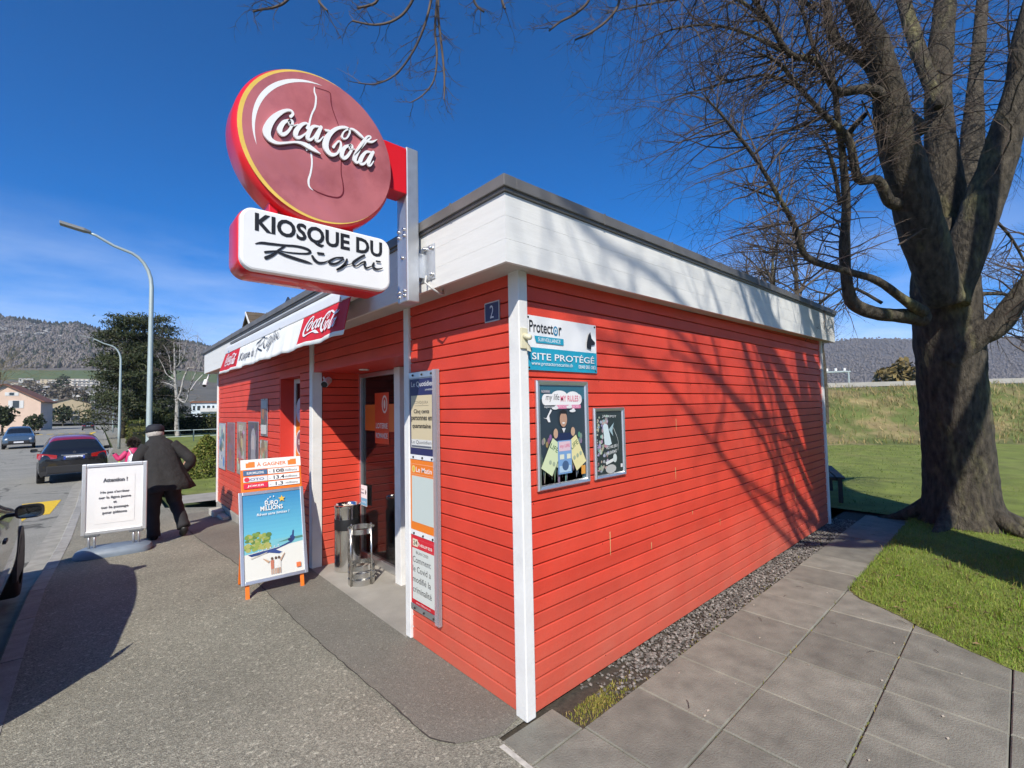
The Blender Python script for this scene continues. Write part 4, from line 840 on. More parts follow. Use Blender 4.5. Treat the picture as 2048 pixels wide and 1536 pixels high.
tag(blades('grass_tufts', pts, .045, .11, .003, GC + [(.26, .22, .09), (.20, .17, .07)], .8, 12), 'taller tufts and straw standing out of the near lawn', 'grass', kind='stuff')
b = MB()
for k in range(130):
    x, y = rg.uniform(2.6, 6.5), rg.uniform(-3, -.85)
    if x < lawn_x(y) - .25: continue
    a = rg.uniform(0, 6.28); l = rg.uniform(.01, .03); z = .03 if x > lawn_x(y) else .008; g = rg.uniform(.5, 1.3); b.add([(x - l * math.cos(a), y - l * math.sin(a), z), (x + l * .5 * math.sin(a), y - l * .5 * math.cos(a), z + .008), (x + l * math.cos(a), y + l * math.sin(a), z + .004), (x - l * .5 * math.sin(a), y + l * .5 * math.cos(a), z + .01)], [(0, 1, 2, 3)], 0, (.22 * g, .15 * g, .08 * g))
for k in range(26):
    x, y, a = rg.uniform(.6, 6), rg.uniform(-2.0, -.3), rg.uniform(0, 6.28); l = rg.uniform(.03, .09); z = .008 if x < lawn_x(y) else .04; b.tube([(x, y, z), (x + l * .5 * math.cos(a) + .006, y + l * .5 * math.sin(a), z + .004), (x + l * math.cos(a), y + l * math.sin(a), z)], .0018, 4, tint=(.05, .04, .03))
tag(b.build('fallen_leaves', vcol('dead_leaf', .8), fix=False), 'dead leaves and twigs dropped on lawn and slabs', 'leaves', kind='stuff')
# moss and tufts at the gravel end and in the joints
pts = [(rg.gauss(.42, .13), rg.uniform(-.24, -.10), -.02) for k in range(900)] + [(rg.uniform(.2, 3), rg.choice((-.25, -.77, -1.29)) + rg.uniform(-.006, .006), -.01) for k in range(160)] + [(rg.uniform(1.5, 5), rg.gauss(-.2, .04), -.015) for k in range(120)]
tag(blades('moss_tufts', pts, .008, .03, .003, [(.22, .20, .04), (.15, .17, .03), (.28, .22, .07)], 1.2, 5), 'yellowish moss tufts at the kiosk corner gravel', 'moss', kind='stuff')
# daisies and petals littering the ground
b = MB()
for k in range(220):
    x, y = rg.uniform(-2.0, -.1), rg.uniform(-.8, 7); z = zg(y) + .011; a = rg.uniform(0, 6.28); l = rg.uniform(.003, .011); b.face([(x - l * math.cos(a), y - l * math.sin(a), z), (x + l * .3 * math.sin(a), y - l * .3 * math.cos(a), z + .001), (x + l * math.cos(a), y + l * math.sin(a), z), (x - l * .3 * math.sin(a), y + l * .3 * math.cos(a), z + .001)])
for k in range(26):
    x, y = rg.uniform(.3, 3.2), rg.uniform(-1.7, -.3); l = rg.uniform(.004, .014); b.face([(x - l, y, .006), (x, y - l * .5, .006), (x + l, y, .006), (x, y + l * .6, .006)])
tag(b.build('petals', mat('dry_petal', (.5, .46, .36), .8), fix=False), 'pale scattered petals and bits on the pavement', 'litter', kind='stuff')
# ---------------- trees
m_bark = mat('tree_bark', (0.062, 0.052, 0.038), .95, var=.75, vscale=18, bump=1.0, bscale=26, bdist=.06, stretch=(1, 1, .4), c2=(.15, .14, .06), c2amt=(.54, .72), c2scale=2.2)
m_twig = mat('twig_bark', (0.085, 0.062, 0.048), .85, var=.25, vscale=4)
def rough_limb(b, pts, rad, n=14, amp=.09, seed=0, sub=4, ridge=0.0):
    q = smooth_path([(*p, r) for p, r in zip(pts, rad)], sub); b0 = len(b.v); b.tube([Vector(p[:3]) for p in q], [p[3] for p in q], n)
    for i in range(b0, len(b.v)):
        p = Vector(b.v[i]); c = Vector(q[min((i - b0) // n, len(q) - 1)][:3]); d = p - c; r = d.length
        if r > 1e-4: b.v[i] = tuple(c + d * (1 + amp * 1.3 * mnoise.noise(p * (2.2 / max(.15, r)) * .35 + Vector((seed, 0, 0))) + amp * .9 * mnoise.noise(Vector((p.x * 9, p.y * 9, p.z * 3.5))) - ridge * abs(mnoise.noise(Vector((p.x * 13, p.y * 13, p.z * 4.0)))) * 1.6 + ridge))
    return q
def twigs(b, start, d, length, r0, depth, rnd_, droop=.25, kids=(3, 5)):
    n = 5 if depth > 0 else 3; p = Vector(start); d = Vector(d).normalized(); pts = [p.copy()]; rr = [r0]
    for i in range(n):
        d = (d + Vector((rnd_.gauss(0, .16), rnd_.gauss(0, .16), rnd_.gauss(0, .14) - droop * .10 * (i + 1) / n))).normalized(); p = p + d * (length / n); pts.append(p.copy()); rr.append(r0 * (1 - .75 * (i + 1) / n))
    b.tube(pts, rr, 4 if r0 > .006 else 3, cap=False)
    if depth > 0:
        for k in range(rnd_.randint(*kids)):
            t = rnd_.uniform(.2, 1.0); i = min(n - 1, int(t * n)); q = pts[i].lerp(pts[i + 1], t * n - i); e = (pts[i + 1] - pts[i]).normalized(); side = e.cross(Vector((rnd_.gauss(0, 1), rnd_.gauss(0, 1), rnd_.gauss(0, 1)))).normalized()
            twigs(b, q, e * rnd_.uniform(.5, 1.0) + side * rnd_.uniform(.5, 1.0), length * rnd_.uniform(.38, .62), max(.0016, r0 * (1 - .7 * t) * .62), depth - 1, rnd_, droop, kids)
def dress(b, q, rnd_, every, length, depth=2, r=.009, start=.25, droop=.3, outward=None, step=1):
    """hang twigs along a finished limb"""
    n = len(q)
    for i in range(int(n * start), n, step):
        for k in range(every if rnd_.random() < .9 else every + 1):
            p = Vector(q[i][:3]); a = Vector(q[max(i - 1, 0)][:3]); c = Vector(q[min(i + 1, n - 1)][:3]); e = (c - a).normalized(); side = e.cross(Vector((rnd_.gauss(0, 1), rnd_.gauss(0, 1), rnd_.gauss(0, 1)))).normalized()
            if outward is not None: side = (side + outward * rnd_.uniform(0, .8)).normalized()
            L_ = length * rnd_.uniform(.5, 1.2); twigs(b, p, e * rnd_.uniform(.1, .9) + side, L_, min(r, q[i][3] * .7) * rnd_.uniform(.7, 1.1), depth, rnd_, droop)
tree = empty('lime_tree', (6.35, -1.3, 0), 0, 'large old bare tree with thick forked trunk standing on the lawn', 'tree')
TB, TW = MB(), MB(); rt_ = random.Random(21)
def zt(pts, dd=0.0, D=6.25, ddepth=0.0):
    n = len(pts); return [at(1240 + x / 2.194, y / 2.194, D + dd + ddepth * i / max(1, n - 1)) for i, (x, y, w) in enumerate(pts)], [.66 * w / 2.194 / FPX * (D + dd + ddepth * i / max(1, n - 1)) / 2 for i, (x, y, w) in enumerate(pts)]
base = on_z(1925, 1052, 0)
tp = [base + Vector((0, 0, -.1)), base + Vector((0, 0, .12)), base + Vector((0, 0, .45)), at(1915, 900, 6.3), at(1902, 760, 6.3), at(1893, 640, 6.3), at(1888, 560, 6.3), at(1886, 500, 6.3), at(1886, 440, 6.3)]
rough_limb(TB, tp, [.52, .44, .385, .36, .352, .35, .345, .27, .13], 44, .03, 1, 16, ridge=.045)
for a, l in ((.3, 1.2), (1.7, 1.0), (2.9, 1.1), (4.2, 1.05), (5.3, 1.25)):
    d = Vector((math.cos(a), math.sin(a), 0)); rough_limb(TB, [base + d * .22 + Vector((0, 0, .36)), base + d * .5 + Vector((0, 0, .13)), base + d * l * .75 + Vector((0, 0, .01)), base + d * (l * .75 + .4) + Vector((0, 0, -.1))], [.13, .09, .05, .02], 10, .06, a)
LIMBS = [
 ([(1425,1330,200),(1345,1080,235),(1265,800,225),(1200,560,200),(1175,400,170),(1130,220,140),(1075,90,120),(1010,-60,100),(930,-330,70),(880,-600,40)], -.35, -.8, 2, 1.0),
 ([(1430,1330,180),(1440,1080,185),(1425,800,190),(1400,560,150),(1395,360,135),(1410,180,125),(1425,0,110),(1440,-300,80),(1420,-650,45)], .1, .5, 2, 1.0),
 ([(1450,1300,110),(1495,950,125),(1535,700,120),(1550,540,110),(1555,400,80),(1575,200,70),(1590,0,60),(1640,-300,40)], .45, 1.2, 2, .9),
 ([(1450,1330,180),(1535,1050,215),(1640,760,190),(1700,560,170),(1755,380,150),(1775,180,130),(1850,-100,100),(1960,-420,60)], -.25, -.3, 2, .9),
 ([(1440,1600,110),(1560,1485,140),(1660,1420,135),(1790,1250,110),(1960,1060,80),(2200,900,50)], -.15, -.6, 2, .9),
 ([(1330,1395,110),(1240,1385,90),(1110,1372,80),(1020,1325,78),(992,1215,62),(985,1060,60),(992,900,50),(978,700,42),(955,520,36),(930,330,30),(860,230,24),(805,60,20),(780,-120,14)], -.45, -.5, 2, .8),
 ([(1330,1370,80),(1240,1310,56),(1130,1232,50),(1000,1192,44),(822,1130,42),(770,1000,36),(705,880,30),(610,720,26),(500,570,20),(360,408,8)], -.55, -1.0, 3, .75),
 ([(1230,900,90),(1180,880,70),(1130,790,60),(1045,785,52),(1002,612,46),(900,510,34),(780,380,28),(700,280,22),(600,228,10)], -.5, -.7, 3, .75),
 ([(1320,580,110),(1180,450,80),(1090,392,66),(960,402,50),(905,330,44),(858,268,40),(740,232,34),(655,95,28),(580,-10,22),(500,-130,10)], -.6, -.9, 3, .8),
 ([(1170,460,90),(1105,310,66),(1040,245,60),(932,165,54),(905,0,44),(880,-200,26)], -.4, -.5, 2, .8),
 ([(1020,600,36),(1010,580,34),(1080,500,26)], -.45, 0, 0, .4),
 ([(1398,470,60),(1345,330,85),(1290,170,85),(1250,30,75),(1210,-120,56),(1180,-350,30)], .1, .9, 2, .8),
 ([(965,900,26),(940,750,24),(905,640,18),(880,610,8)], -.3, -.2, 1, .4),
 ([(1150,1330,22),(1000,1260,18),(870,1335,14)], -.2, .3, 2, .4),
 ([(1570,1290,26),(1680,1290,22),(1773,1320,16),(1900,1340,8)], .1, .4, 2, .5),
 ([(1640,960,20),(1720,1050,16),(1800,1200,10)], .1, .2, 2, .4),
 ([(780,380,24),(640,330,18),(480,360,14),(330,400,10),(180,450,6)], -.6, -.6, 2, .5),
 ([(720,230,26),(560,150,20),(400,110,16),(230,130,11),(90,190,6)], -.6, -1.0, 2, .5),
 ([(650,95,26),(480,-20,20),(300,-10,14),(120,20,10),(-60,60,6)], -.6, -1.2, 2, .55),
 ([(860,40,28),(640,-80,22),(400,-140,16),(150,-90,12),(-150,-20,6)], -.5, -1.6, 2, .6),
 ([(900,510,20),(780,560,16),(620,600,11),(450,640,6)], -.5, -.6, 2, .4),
 ([(705,880,16),(600,840,12),(480,800,6)], -.9, -.4, 2, .35)]
for i, (lp, dd, dv, ev, ln_) in enumerate(LIMBS):
    P_, W_ = zt(lp, dd, 6.25, dv); q = rough_limb(TB, P_, W_, 18 if W_[0] > .1 else 7, .06, i * 3.1, 8 if W_[0] > .1 else 4, ridge=.05 if W_[0] > .1 else 0)
    if ev: dress(TW, q, rt_, ev, 1.0 * ln_ + .25, 2, .011, .3 if i < 5 else .38, .5, step=2 if W_[0] > .1 else 1)
TB.build('trunk', m_bark, tree, smooth=True).matrix_parent_inverse = Matrix.Translation(-Vector(tree.location))
# broken pale twig stubs on the stems
for pts_ in ([(1220, 1075), (1270, 1045), (1330, 1005), (1365, 1003)], [(1390, 310), (1420, 325), (1500, 332), (1560, 315)], [(1125, 580), (1100, 520), (1060, 440)]):
    TW.tube([at(1240 + x / 2.194, y / 2.194, 5.6) for x, y in pts_], [.012, .011, .009, .005][:len(pts_)], 5)
TW.build('crown', m_twig, tree, fix=False).matrix_parent_inverse = Matrix.Translation(-Vector(tree.location))
# the neighbouring tree of the row, whose trunk stands just outside the picture and throws its shadow on the wall
tree2 = empty('lime_tree', (2.5, -4.6, 0), 0, 'neighbouring bare tree whose drooping twigs hang above the round sign', 'tree')
TB, TW = MB(), MB(); r2 = random.Random(5); B2 = Vector((2.5, -4.6, 0))
q0 = rough_limb(TB, [B2 + Vector((0, 0, -.1)), B2 + Vector((0, 0, .2)), B2 + Vector((0, 0, .6)), B2 + Vector((.02, -.03, 1.8)), B2 + Vector((-.03, 0, 3.2)), B2 + Vector((0, 0, 4.2)), B2 + Vector((.05, 0, 6.2)), B2 + Vector((.0, .1, 8.4)), B2 + Vector((.1, .1, 11))], [.85, .68, .60, .56, .55, .46, .38, .28, .1], 22, .06, 8)
L2 = [([(0, 0, 3.1), (-.5, .1, 4.1), (-1.0, .12, 5.1), (-1.45, .15, 6.3), (-1.9, .1, 7.6), (-2.2, 0, 9.5)], [.30, .24, .21, .18, .14, .05], 2),
      ([(-.2, .05, 3.7), (-.55, .25, 4.7), (-.85, .35, 5.8), (-1.15, .4, 7.2), (-1.3, .5, 9)], [.24, .17, .15, .12, .04], 2),
      ([(-.45, .1, 4.1), (-1.2, .3, 4.9), (-2.1, .4, 5.5), (-3.0, .5, 6.6), (-3.9, .6, 7.9)], [.10, .075, .06, .045, .02], 3),
      ([(-.9, .1, 5.0), (-1.7, .5, 5.6), (-2.3, .8, 6.5), (-2.7, 1.0, 7.8)], [.08, .06, .045, .02], 3),
      ([(0, -.1, 3.6), (.1, -.5, 5.0), (.1, -1.2, 6.6), (0, -2, 8.4)], [.22, .16, .12, .05], 1),
      ([(.1, 0, 3.5), (.6, .1, 4.6), (1.0, .2, 6.0), (1.3, .1, 7.5), (1.6, 0, 9.4)], [.22, .15, .12, .1, .04], 1),
      ([(-.2, .1, 4.4), (-.9, .9, 5.0), (-1.4, 2.0, 5.35), (-1.9, 3.3, 5.7), (-2.2, 4.3, 6.1), (-2.5, 5.0, 6.2)], [.12, .09, .075, .06, .045, .02], 2),
      ([(-.3, .05, 4.6), (-1.4, .6, 5.6), (-2.6, 1.6, 6.5), (-3.7, 2.6, 7.0), (-4.8, 3.4, 7.4)], [.1, .08, .06, .045, .02], 3),
      ([(.0, .3, 5.2), (-.3, 1.2, 6.2), (-.6, 2.3, 7.0), (-.7, 3.4, 7.9)], [.09, .07, .05, .02], 2)]
for i, (pp, ra, ev) in enumerate(L2):
    q = rough_limb(TB, [B2 + Vector(p) for p in pp], ra, 10, .06, i * 2.3); dress(TW, q, r2, ev, .95, 2, .010, .35, .5)
# further boughs of this tree, the ones whose shadows cross the long wall
def cast(px, py, b_): 
    p = on_y(px, py, 0.0); return Vector((p.x - .977 * (4.6 - b_) , -4.6 + b_, p.z + (4.6 - b_) / .88))
SH = [([(1590, 1062), (1562, 1000), (1546, 920), (1502, 842), (1440, 770), (1400, 736), (1340, 700)], [.055, .05, .045, .038, .03, .024, .015], .15, (-.5, .1, 4.1)),
      ([(1562, 985), (1552, 860), (1532, 760), (1492, 660), (1470, 600)], [.025, .022, .02, .018, .012], .35, (-.6, .2, 4.3)),
      ([(1548, 905), (1520, 800), (1500, 720), (1478, 655), (1466, 580)], [.022, .02, .018, .015, .01], .25, (-.6, .15, 4.3)),
      ([(1640, 1010), (1612, 860), (1580, 765), (1532, 690), (1500, 610)], [.14, .12, .10, .085, .06], .1, (-.2, .05, 3.6)),
      ([(1648, 860), (1618, 760), (1592, 690), (1575, 610)], [.09, .08, .07, .05], .2, (-.2, .1, 4.0)),
      ([(1655, 800), (1640, 720), (1628, 650)], [.06, .05, .04], .3, (.0, .1, 4.4)),
      ([(1540, 1040), (1440, 905), (1330, 765), (1230, 690), (1150, 640)], [.035, .032, .026, .02, .012], -.9, (-.5, -.2, 4.6)),
      ([(1440, 905), (1450, 800), (1420, 660), (1380, 560)], [.028, .024, .02, .012], -.8, (-.7, -.2, 5.2)),
      ([(1330, 640), (1200, 560), (1100, 470), (1040, 420)], [.03, .025, .02, .012], -.6, (-1.2, .1, 6.0))]
for i, (pl_, ra, b_, st_) in enumerate(SH):
    cp = [cast(x, y, b_) for x, y in pl_]; s0 = B2 + Vector(st_); mid = s0.lerp(cp[0], .55) + Vector((0, 0, -.15)); q = rough_limb(TB, [s0, mid] + cp, [ra[0] * 1.5, ra[0] * 1.2] + ra, 8, .05, i * 1.7); dress(TW, q[len(q) // 3:], r2, 1, .6, 1, .012, .1, .4)
# twigs that hang into the picture above the sign
hang = [((868, -60), [(862, 0), (846, 60), (822, 110), (790, 150), (752, 168), (716, 166)]), ((876, -60), [(874, 0), (870, 60), (874, 110), (868, 160), (846, 190), (822, 205)]), ((880, -60), [(876, 20), (882, 80), (888, 140), (889, 180), (888, 200)]), ((850, -60), [(820, 10), (790, 40), (750, 50), (705, 42)]), ((600, -40), [(575, 0), (552, 14), (520, 20), (506, 24)]), ((640, -30), [(638, 0), (645, 12), (655, 22)]), ((760, -50), [(755, 0), (735, 12), (715, 16)]), ((960, -40), [(948, -5), (955, 14), (968, 24)]), ((1000, -40), [(1004, 0), (1010, 18)]), ((1190, -50), [(1178, 0), (1150, 28), (1120, 44), (1098, 62)]), ((1240, -50), [(1238, 5), (1215, 40), (1180, 66), (1150, 80)])]
for st_, pl_ in hang:
    P_ = [at(*st_, 3.7)] + [at(x, y, 3.6 - .02 * k) for k, (x, y) in enumerate(pl_)]; q = rough_limb(TW, P_, [.014] + [.011 - .0014 * k for k in range(len(pl_))], 5, .02, st_[0], 4)
    for i in range(5, len(q), 1):
        if r2.random() < .75:
            e = (Vector(q[i][:3]) - Vector(q[i - 1][:3])).normalized(); s_ = e.cross(Vector((r2.gauss(0, 1), r2.gauss(0, 1), r2.gauss(0, 1)))).normalized(); twigs(TW, q[i][:3], e * .7 + s_ * .8, r2.uniform(.09, .26), .0035, 2, r2, .3, (2, 3))
hub = at(868, -60, 3.7); rough_limb(TB, [B2 + Vector((-1.9, 3.3, 5.7)), (B2 + Vector((-1.9, 3.3, 5.7))).lerp(hub, .5) + Vector((0, 0, .15)), hub, at(862, 0, 3.6)], [.05, .035, .02, .012], 7, .05, 3)
hub2 = at(600, -40, 3.7); rough_limb(TB, [hub + Vector((0, 0, .1)), hub.lerp(hub2, .5) + Vector((0, 0, .25)), hub2], [.02, .016, .011], 6, .05, 4)
TB.build('trunk', m_bark, tree2, smooth=True).matrix_parent_inverse = Matrix.Translation(-Vector(tree2.location))
TW.build('crown', m_twig, tree2, fix=False).matrix_parent_inverse = Matrix.Translation(-Vector(tree2.location))
# ================================================================ THINGS ON THE PAVEMENT
def place(o, root): o.parent = root; return o
# ---- lottery A-board
ab = empty('sandwich_board', (-.48, 3.17, 0), 0, 'orange legged lottery board with jackpot panel and beach poster by the doorway', 'sandwich board')
m_orange = mat('orange_paint', (.78, .17, .012), .45, var=.05)
ab.rotation_euler = (0, 0, R(-4))
TL = R(14.5)                                  # the front leans back
def lean(x, s, d=0.0): return Vector((x, -.21 + s * math.sin(TL) + d * math.cos(TL), s * math.cos(TL) - d * math.sin(TL)))
def slab_on(b, x0, x1, s0, s1, d0, d1, mi=0): b.add([lean(x, s, d) for x in (x0, x1) for s in (s0, s1) for d in (d0, d1)], [(0, 1, 3, 2), (4, 6, 7, 5), (0, 4, 5, 1), (2, 3, 7, 6), (0, 2, 6, 4), (1, 5, 7, 3)], mi); return b
for x in (-.24, .24): place(slab_on(MB(), x - .017, x + .017, 0.0, .96, .012, .034).build('leg', m_orange, bevel=.003), ab)
for x in (-.24, .24):
    b = MB(); a0 = lean(x, .95, .02); a1 = Vector((x, .30, 0)); b.bar(a0, a1, .03, .022, up=(0, 1, 0)); place(b.build('rear_leg', m_orange, bevel=.003), ab)
place(MB().bar((-.24, .21, .33), (.24, .21, .33), .02, .02).build('rear_crossbar', m_orange), ab)
place(slab_on(MB(), -.225, .225, .16, .93, .028, .031).build('rear_panel', m_dark), ab)
b = MB()
for (x0, x1, s0, s1) in ((-.295, -.262, .125, .985), (.262, .295, .125, .985), (-.262, .262, .125, .158), (-.262, .262, .952, .985)): slab_on(b, x0, x1, s0, s1, -.012, .012)
place(b.build('snap_frame', m_alu, bevel=.004), ab)
def lean_flat(x0, s0, d): 
    o = lean(x0, s0, d); return Flat(o, (1, 0, 0), lean(0, 1) - lean(0, 0), (lean(0, 0, -1) - lean(0, 0, 0)), step=.0004)
place(slab_on(MB(), -.262, .262, .158, .952, -.003, .004).build('backing', m_opal), ab)
F = lean_flat(-.262, .158, -.0035); w, h = .524, .794; rr_ = random.Random(9)
for k in range(12): t = k / 12; F.poly([(0, h * (.42 + .58 * t)), (w, h * (.42 + .58 * t)), (w, h * (.42 + .58 * (t + .0834))), (0, h * (.42 + .58 * (t + .0834)))], (.03 + .09 * (1 - t), .20 + .22 * (1 - t), .42 + .12 * (1 - t)), up=False)
F.poly([(0, 0), (w, 0), (w, h * .36), (0, h * .30)], (.62, .62, .58)); F.poly([(0, h * .30), (w, h * .36), (w, h * .43), (0, h * .43)], (.16, .42, .48))
for k in range(60): F.ell(rr_.uniform(-.0, .2) + .02, h * .34 + rr_.uniform(0, .16), rr_.uniform(.015, .03), rr_.uniform(.012, .024), rr_.choice([(.16, .26, .05), (.24, .30, .06), (.10, .18, .04), (.34, .34, .10)]), n=7); F.h -= .00037
F.up(); F.poly([(w * .55, h * .385), (w, h * .40), (w, h * .425), (w * .8, h * .42)], (.08, .20, .16))
F.poly([(.03, .235), (.30, .262), (.41, .30), (.405, .345), (.425, .36), (.432, .40), (.445, .40), (.44, .345), (.455, .33), (.44, .305), (.42, .285), (.20, .222), (.06, .215)], (.02, .045, .16)); F.poly([(.16, .24), (.30, .20), (.33, .21), (.25, .255)], (.03, .06, .2)); F.ell(.405, .315, .022, .016, (.02, .03, .1), n=12)
for k in range(6): F.ell(.12 + k * .035, .252 + k * .006, .006, .007, (.5, .55, .62), n=8); F.h -= .0003
F.poly([(.05, .20), (.2, .235), (.19, .225), (.06, .19)], (.45, .42, .36))
for x, c_ in ((.235, (.45, .16, .10)), (.268, (.62, .62, .6)), (.295, (.62, .60, .56))): F.poly([(x - .012, .07), (x + .014, .07), (x + .016, .15), (x - .014, .15)], c_); F.ell(x, .165, .011, .014, (.10, .06, .04), n=10); F.rect(x - .012, .02, x - .003, .07, (.45, .28, .2)); F.rect(x + .004, .02, x + .013, .07, (.45, .28, .2))
F.poly([(.20, .13), (.155, .175), (.16, .18), (.215, .145)], (.45, .3, .2)); F.poly([(.30, .14), (.345, .2), (.35, .195), (.312, .13)], (.45, .3, .2))
F.text('EURO', w * .48, h * .85, .045, (.74, .74, .72), w=.12, bold=.02); F.text('MILLIONS', w * .48, h * .79, .045, (.74, .74, .72), w=.2, bold=.02); F.text('Rêvez sans limites !', w * .5, h * .735, .025, (.72, .72, .72), w=.29, bold=.01, shear=.15)
st5 = [(.035 * (1 if k % 2 == 0 else .42) * math.sin(k * math.pi / 5), .035 * (1 if k % 2 == 0 else .42) * math.cos(k * math.pi / 5)) for k in range(10)]
F.poly([(w * .66 + a, h * .915 + c) for a, c in st5], (.72, .45, .06))
for k, (x, y) in enumerate(((.42, .93), (.46, .95), (.52, .955), (.39, .91))): F.ell(w * x, h * y, .006, .007, (.7, .72, .74), n=8)
F.rect(w - .075, .04, w - .035, .085, (.68, .16, .05)); place(F.build('poster'), ab)
# header panel
place(slab_on(MB(), -.27, .285, .985, 1.305, -.006, .018).build('header_panel', m_orange, bevel=.004), ab)
F = lean_flat(-.27, .985, -.0065); w = .555; F.rect(0, .22, w, .32, (.74, .72, .69)); F.text('À GAGNER', w * .5, .245, .045, (.72, .14, .02), w=.27, bold=.02)
for x in (.045, w - .125): F.rect(x, .238, x + .08, .295, (.75, .2, .03)); F.ell(x + .012, .295, .014, .012, (.74, .72, .7), n=10)
for z, c_, nm, val_ in ((.16, (.06, .13, .24), 'EUROMILLIONS', '108'), (.095, (.62, .62, .62), 'LOTO', '13.4'), (.03, (.62, .02, .06), 'JOKER', '1.3')):
    F.rect(.02, z, .235, z + .052, c_); F.rect(.24, z, w - .02, z + .052, (.74, .74, .73)); F.text(nm, .128, z + .012, .024, (.74, .74, .74) if nm != 'LOTO' else (.05, .08, .25), w=.15, bold=.015); F.text('Fr.', .262, z + .012, .014, (.1, .1, .1), w=.02); F.text(val_, .34, z + .008, .036, (.015, .015, .02), w=.03 * len(val_.replace('.', '')) + .01, bold=.02); F.text('millions', .455, z + .012, .024, (.03, .03, .035), w=.115, shear=.1)
    if nm == 'LOTO':
        F.ell(.05, z + .026, .024, .022, (.6, .03, .06), n=14)
place(F.build('jackpot_print'), ab)
# ---- white warning board on a moulded foot
aty = 6.28; az = zg(6.2)
wb = empty('warning_board', (-1.60, aty, az), R(-9), 'white framed notice board on a grey moulded foot standing near the kerb', 'notice board')
m_foot = mat('grey_plastic_foot', (.16, .20, .25), .5, var=.1, vscale=8)
b = MB(); n = 20; prof = [(.0, 0.0), (1.0, 0.0), (1.02, .035), (.97, .075), (.80, .105), (.0, .11)]
for r_, z in prof:
    for k in range(n):
        a = 2 * math.pi * k / n; cx_, sy_ = math.cos(a), math.sin(a); b.v.append((.40 * r_ * math.copysign(abs(cx_) ** .45, cx_), .20 * r_ * math.copysign(abs(sy_) ** .6, sy_), z))
for i in range(len(prof) - 1):
    for k in range(n): b.f.append((i * n + k, i * n + (k + 1) % n, (i + 1) * n + (k + 1) % n, (i + 1) * n + k)); b.mi.append(0)
place(b.build('foot', m_foot, smooth=True, auto=True), wb)
for x in (-.255, -.20, .20, .255): place(MB().tube([(x, 0, .09), (x, 0, .30)], .014, 10).build('spring_post', m_steel, smooth=True), wb)
for x in (-.2275, .2275): place(MB().box(x - .075, x + .075, -.025, .025, .255, .28).build('clamp', mat('dark_grey_metal', (.10, .11, .12), .5), bevel=.004), wb)
b = MB(); W2, H0, H1 = .335, .28, 1.20
for (x0, x1, z0, z1) in ((-W2, -W2 + .045, H0, H1), (W2 - .045, W2, H0, H1), (-W2 + .045, W2 - .045, H0, H0 + .045), (-W2 + .045, W2 - .045, H1 - .045, H1)): b.box(x0, x1, -.022, .022, z0, z1)
place(b.build('frame', mat('pale_alu', (.70, .71, .71), .35, metal=.6), bevel=.008), wb)
place(MB().box(-W2 + .04, W2 - .04, -.008, .008, H0 + .04, H1 - .04).build('panel', m_opal), wb)
# creased paper sheet
b = MB(); b.grid(14, 18, lambda u, v: (-.205 + .41 * u, -.0105 - .0035 * abs(mnoise.noise(Vector((u * 4, v * 6, 2)))) - .002 * abs(mnoise.noise(Vector((u * 9 + v * 5, v * 3, 7)))), H0 + .13 + .64 * v)); place(b.build('paper_sheet', mat('paper', (.73, .73, .72), .7), smooth=True, fix=False), wb)
F = Flat((-.205, -.0165, H0 + .13), (1, 0, 0), (0, 0, 1), (0, -1, 0), step=.0003); gk = (.10, .10, .11)
F.text('Attention !', .205, .54, .055, gk, w=.25, bold=.03)
for t, z, w_ in (('Ne pas s\'arrêter', .385, .30), ('sur la ligne jaune', .315, .33), ('et', .26, .035), ('sur le passage', .185, .28), ('pour piétons', .115, .25)): F.text(t, .205, z, .042 if t != 'et' else .03, gk, w=w_, bold=.03)
place(F.build('print'), wb)
# ---- bins in the porch
bn = empty('ashtray_bin', (.26, 3.10, .01), 0, 'tall polished steel litter bin with black band in the porch', 'bin')
place(MB().lathe([(0, 0), (.125, 0), (.135, .01), (.135, .44)], (0, 0, 0), 32).build('body', m_chrome, smooth=True, auto=True), bn)
place(MB().lathe([(.136, .44), (.1365, .445), (.1365, .55), (.136, .555)], (0, 0, 0), 32).build('band', m_black, smooth=True), bn)
place(MB().lathe([(.135, .555), (.135, .665), (.14, .68), (.14, .70), (.13, .705), (.125, .70), (.115, .67), (.02, .665), (0, .665)], (0, 0, 0), 32).build('ashtray_top', m_chrome, smooth=True, auto=True), bn)
pr_ = random.Random(2); b = MB()
for k in range(14): b.tube([(pr_.uniform(-.08, .08), pr_.uniform(-.08, .08), .672), (pr_.uniform(-.09, .09), pr_.uniform(-.09, .09), .69)], .004, 5)
place(b.build('cigarette_ends', mat('cigarette', (.6, .55, .45), .8)), bn)
us = empty('umbrella_stand', (.205, 2.62, .01), 0, 'open ring umbrella stand of brushed steel in front of the litter bin', 'stand')
m_brush = mat('brushed_steel', (.62, .61, .58), .27, metal=1.0)
def band(z0, z1, r=.128):
    b = MB(); b.lathe([(r, z0), (r + .0025, z0), (r + .0025, z1), (r, z1), (r, z0)], (0, 0, 0), 36); return place(b.build('ring', m_brush, smooth=True, auto=True), us)
for z0, z1 in ((.50, .55), (.145, .19), (.075, .12), (.0, .055)): band(z0, z1)
place(MB().lathe([(0, .004), (.127, .004), (.127, .012), (0, .012)], (0, 0, 0), 32).build('base_plate', m_brush), us)
for k in range(4): a = R(20 + 90 * k); place(MB().tube([(.137 * math.cos(a), .137 * math.sin(a), 0), (.137 * math.cos(a), .137 * math.sin(a), .56)], .009, 10).build('upright', m_brush, smooth=True), us)
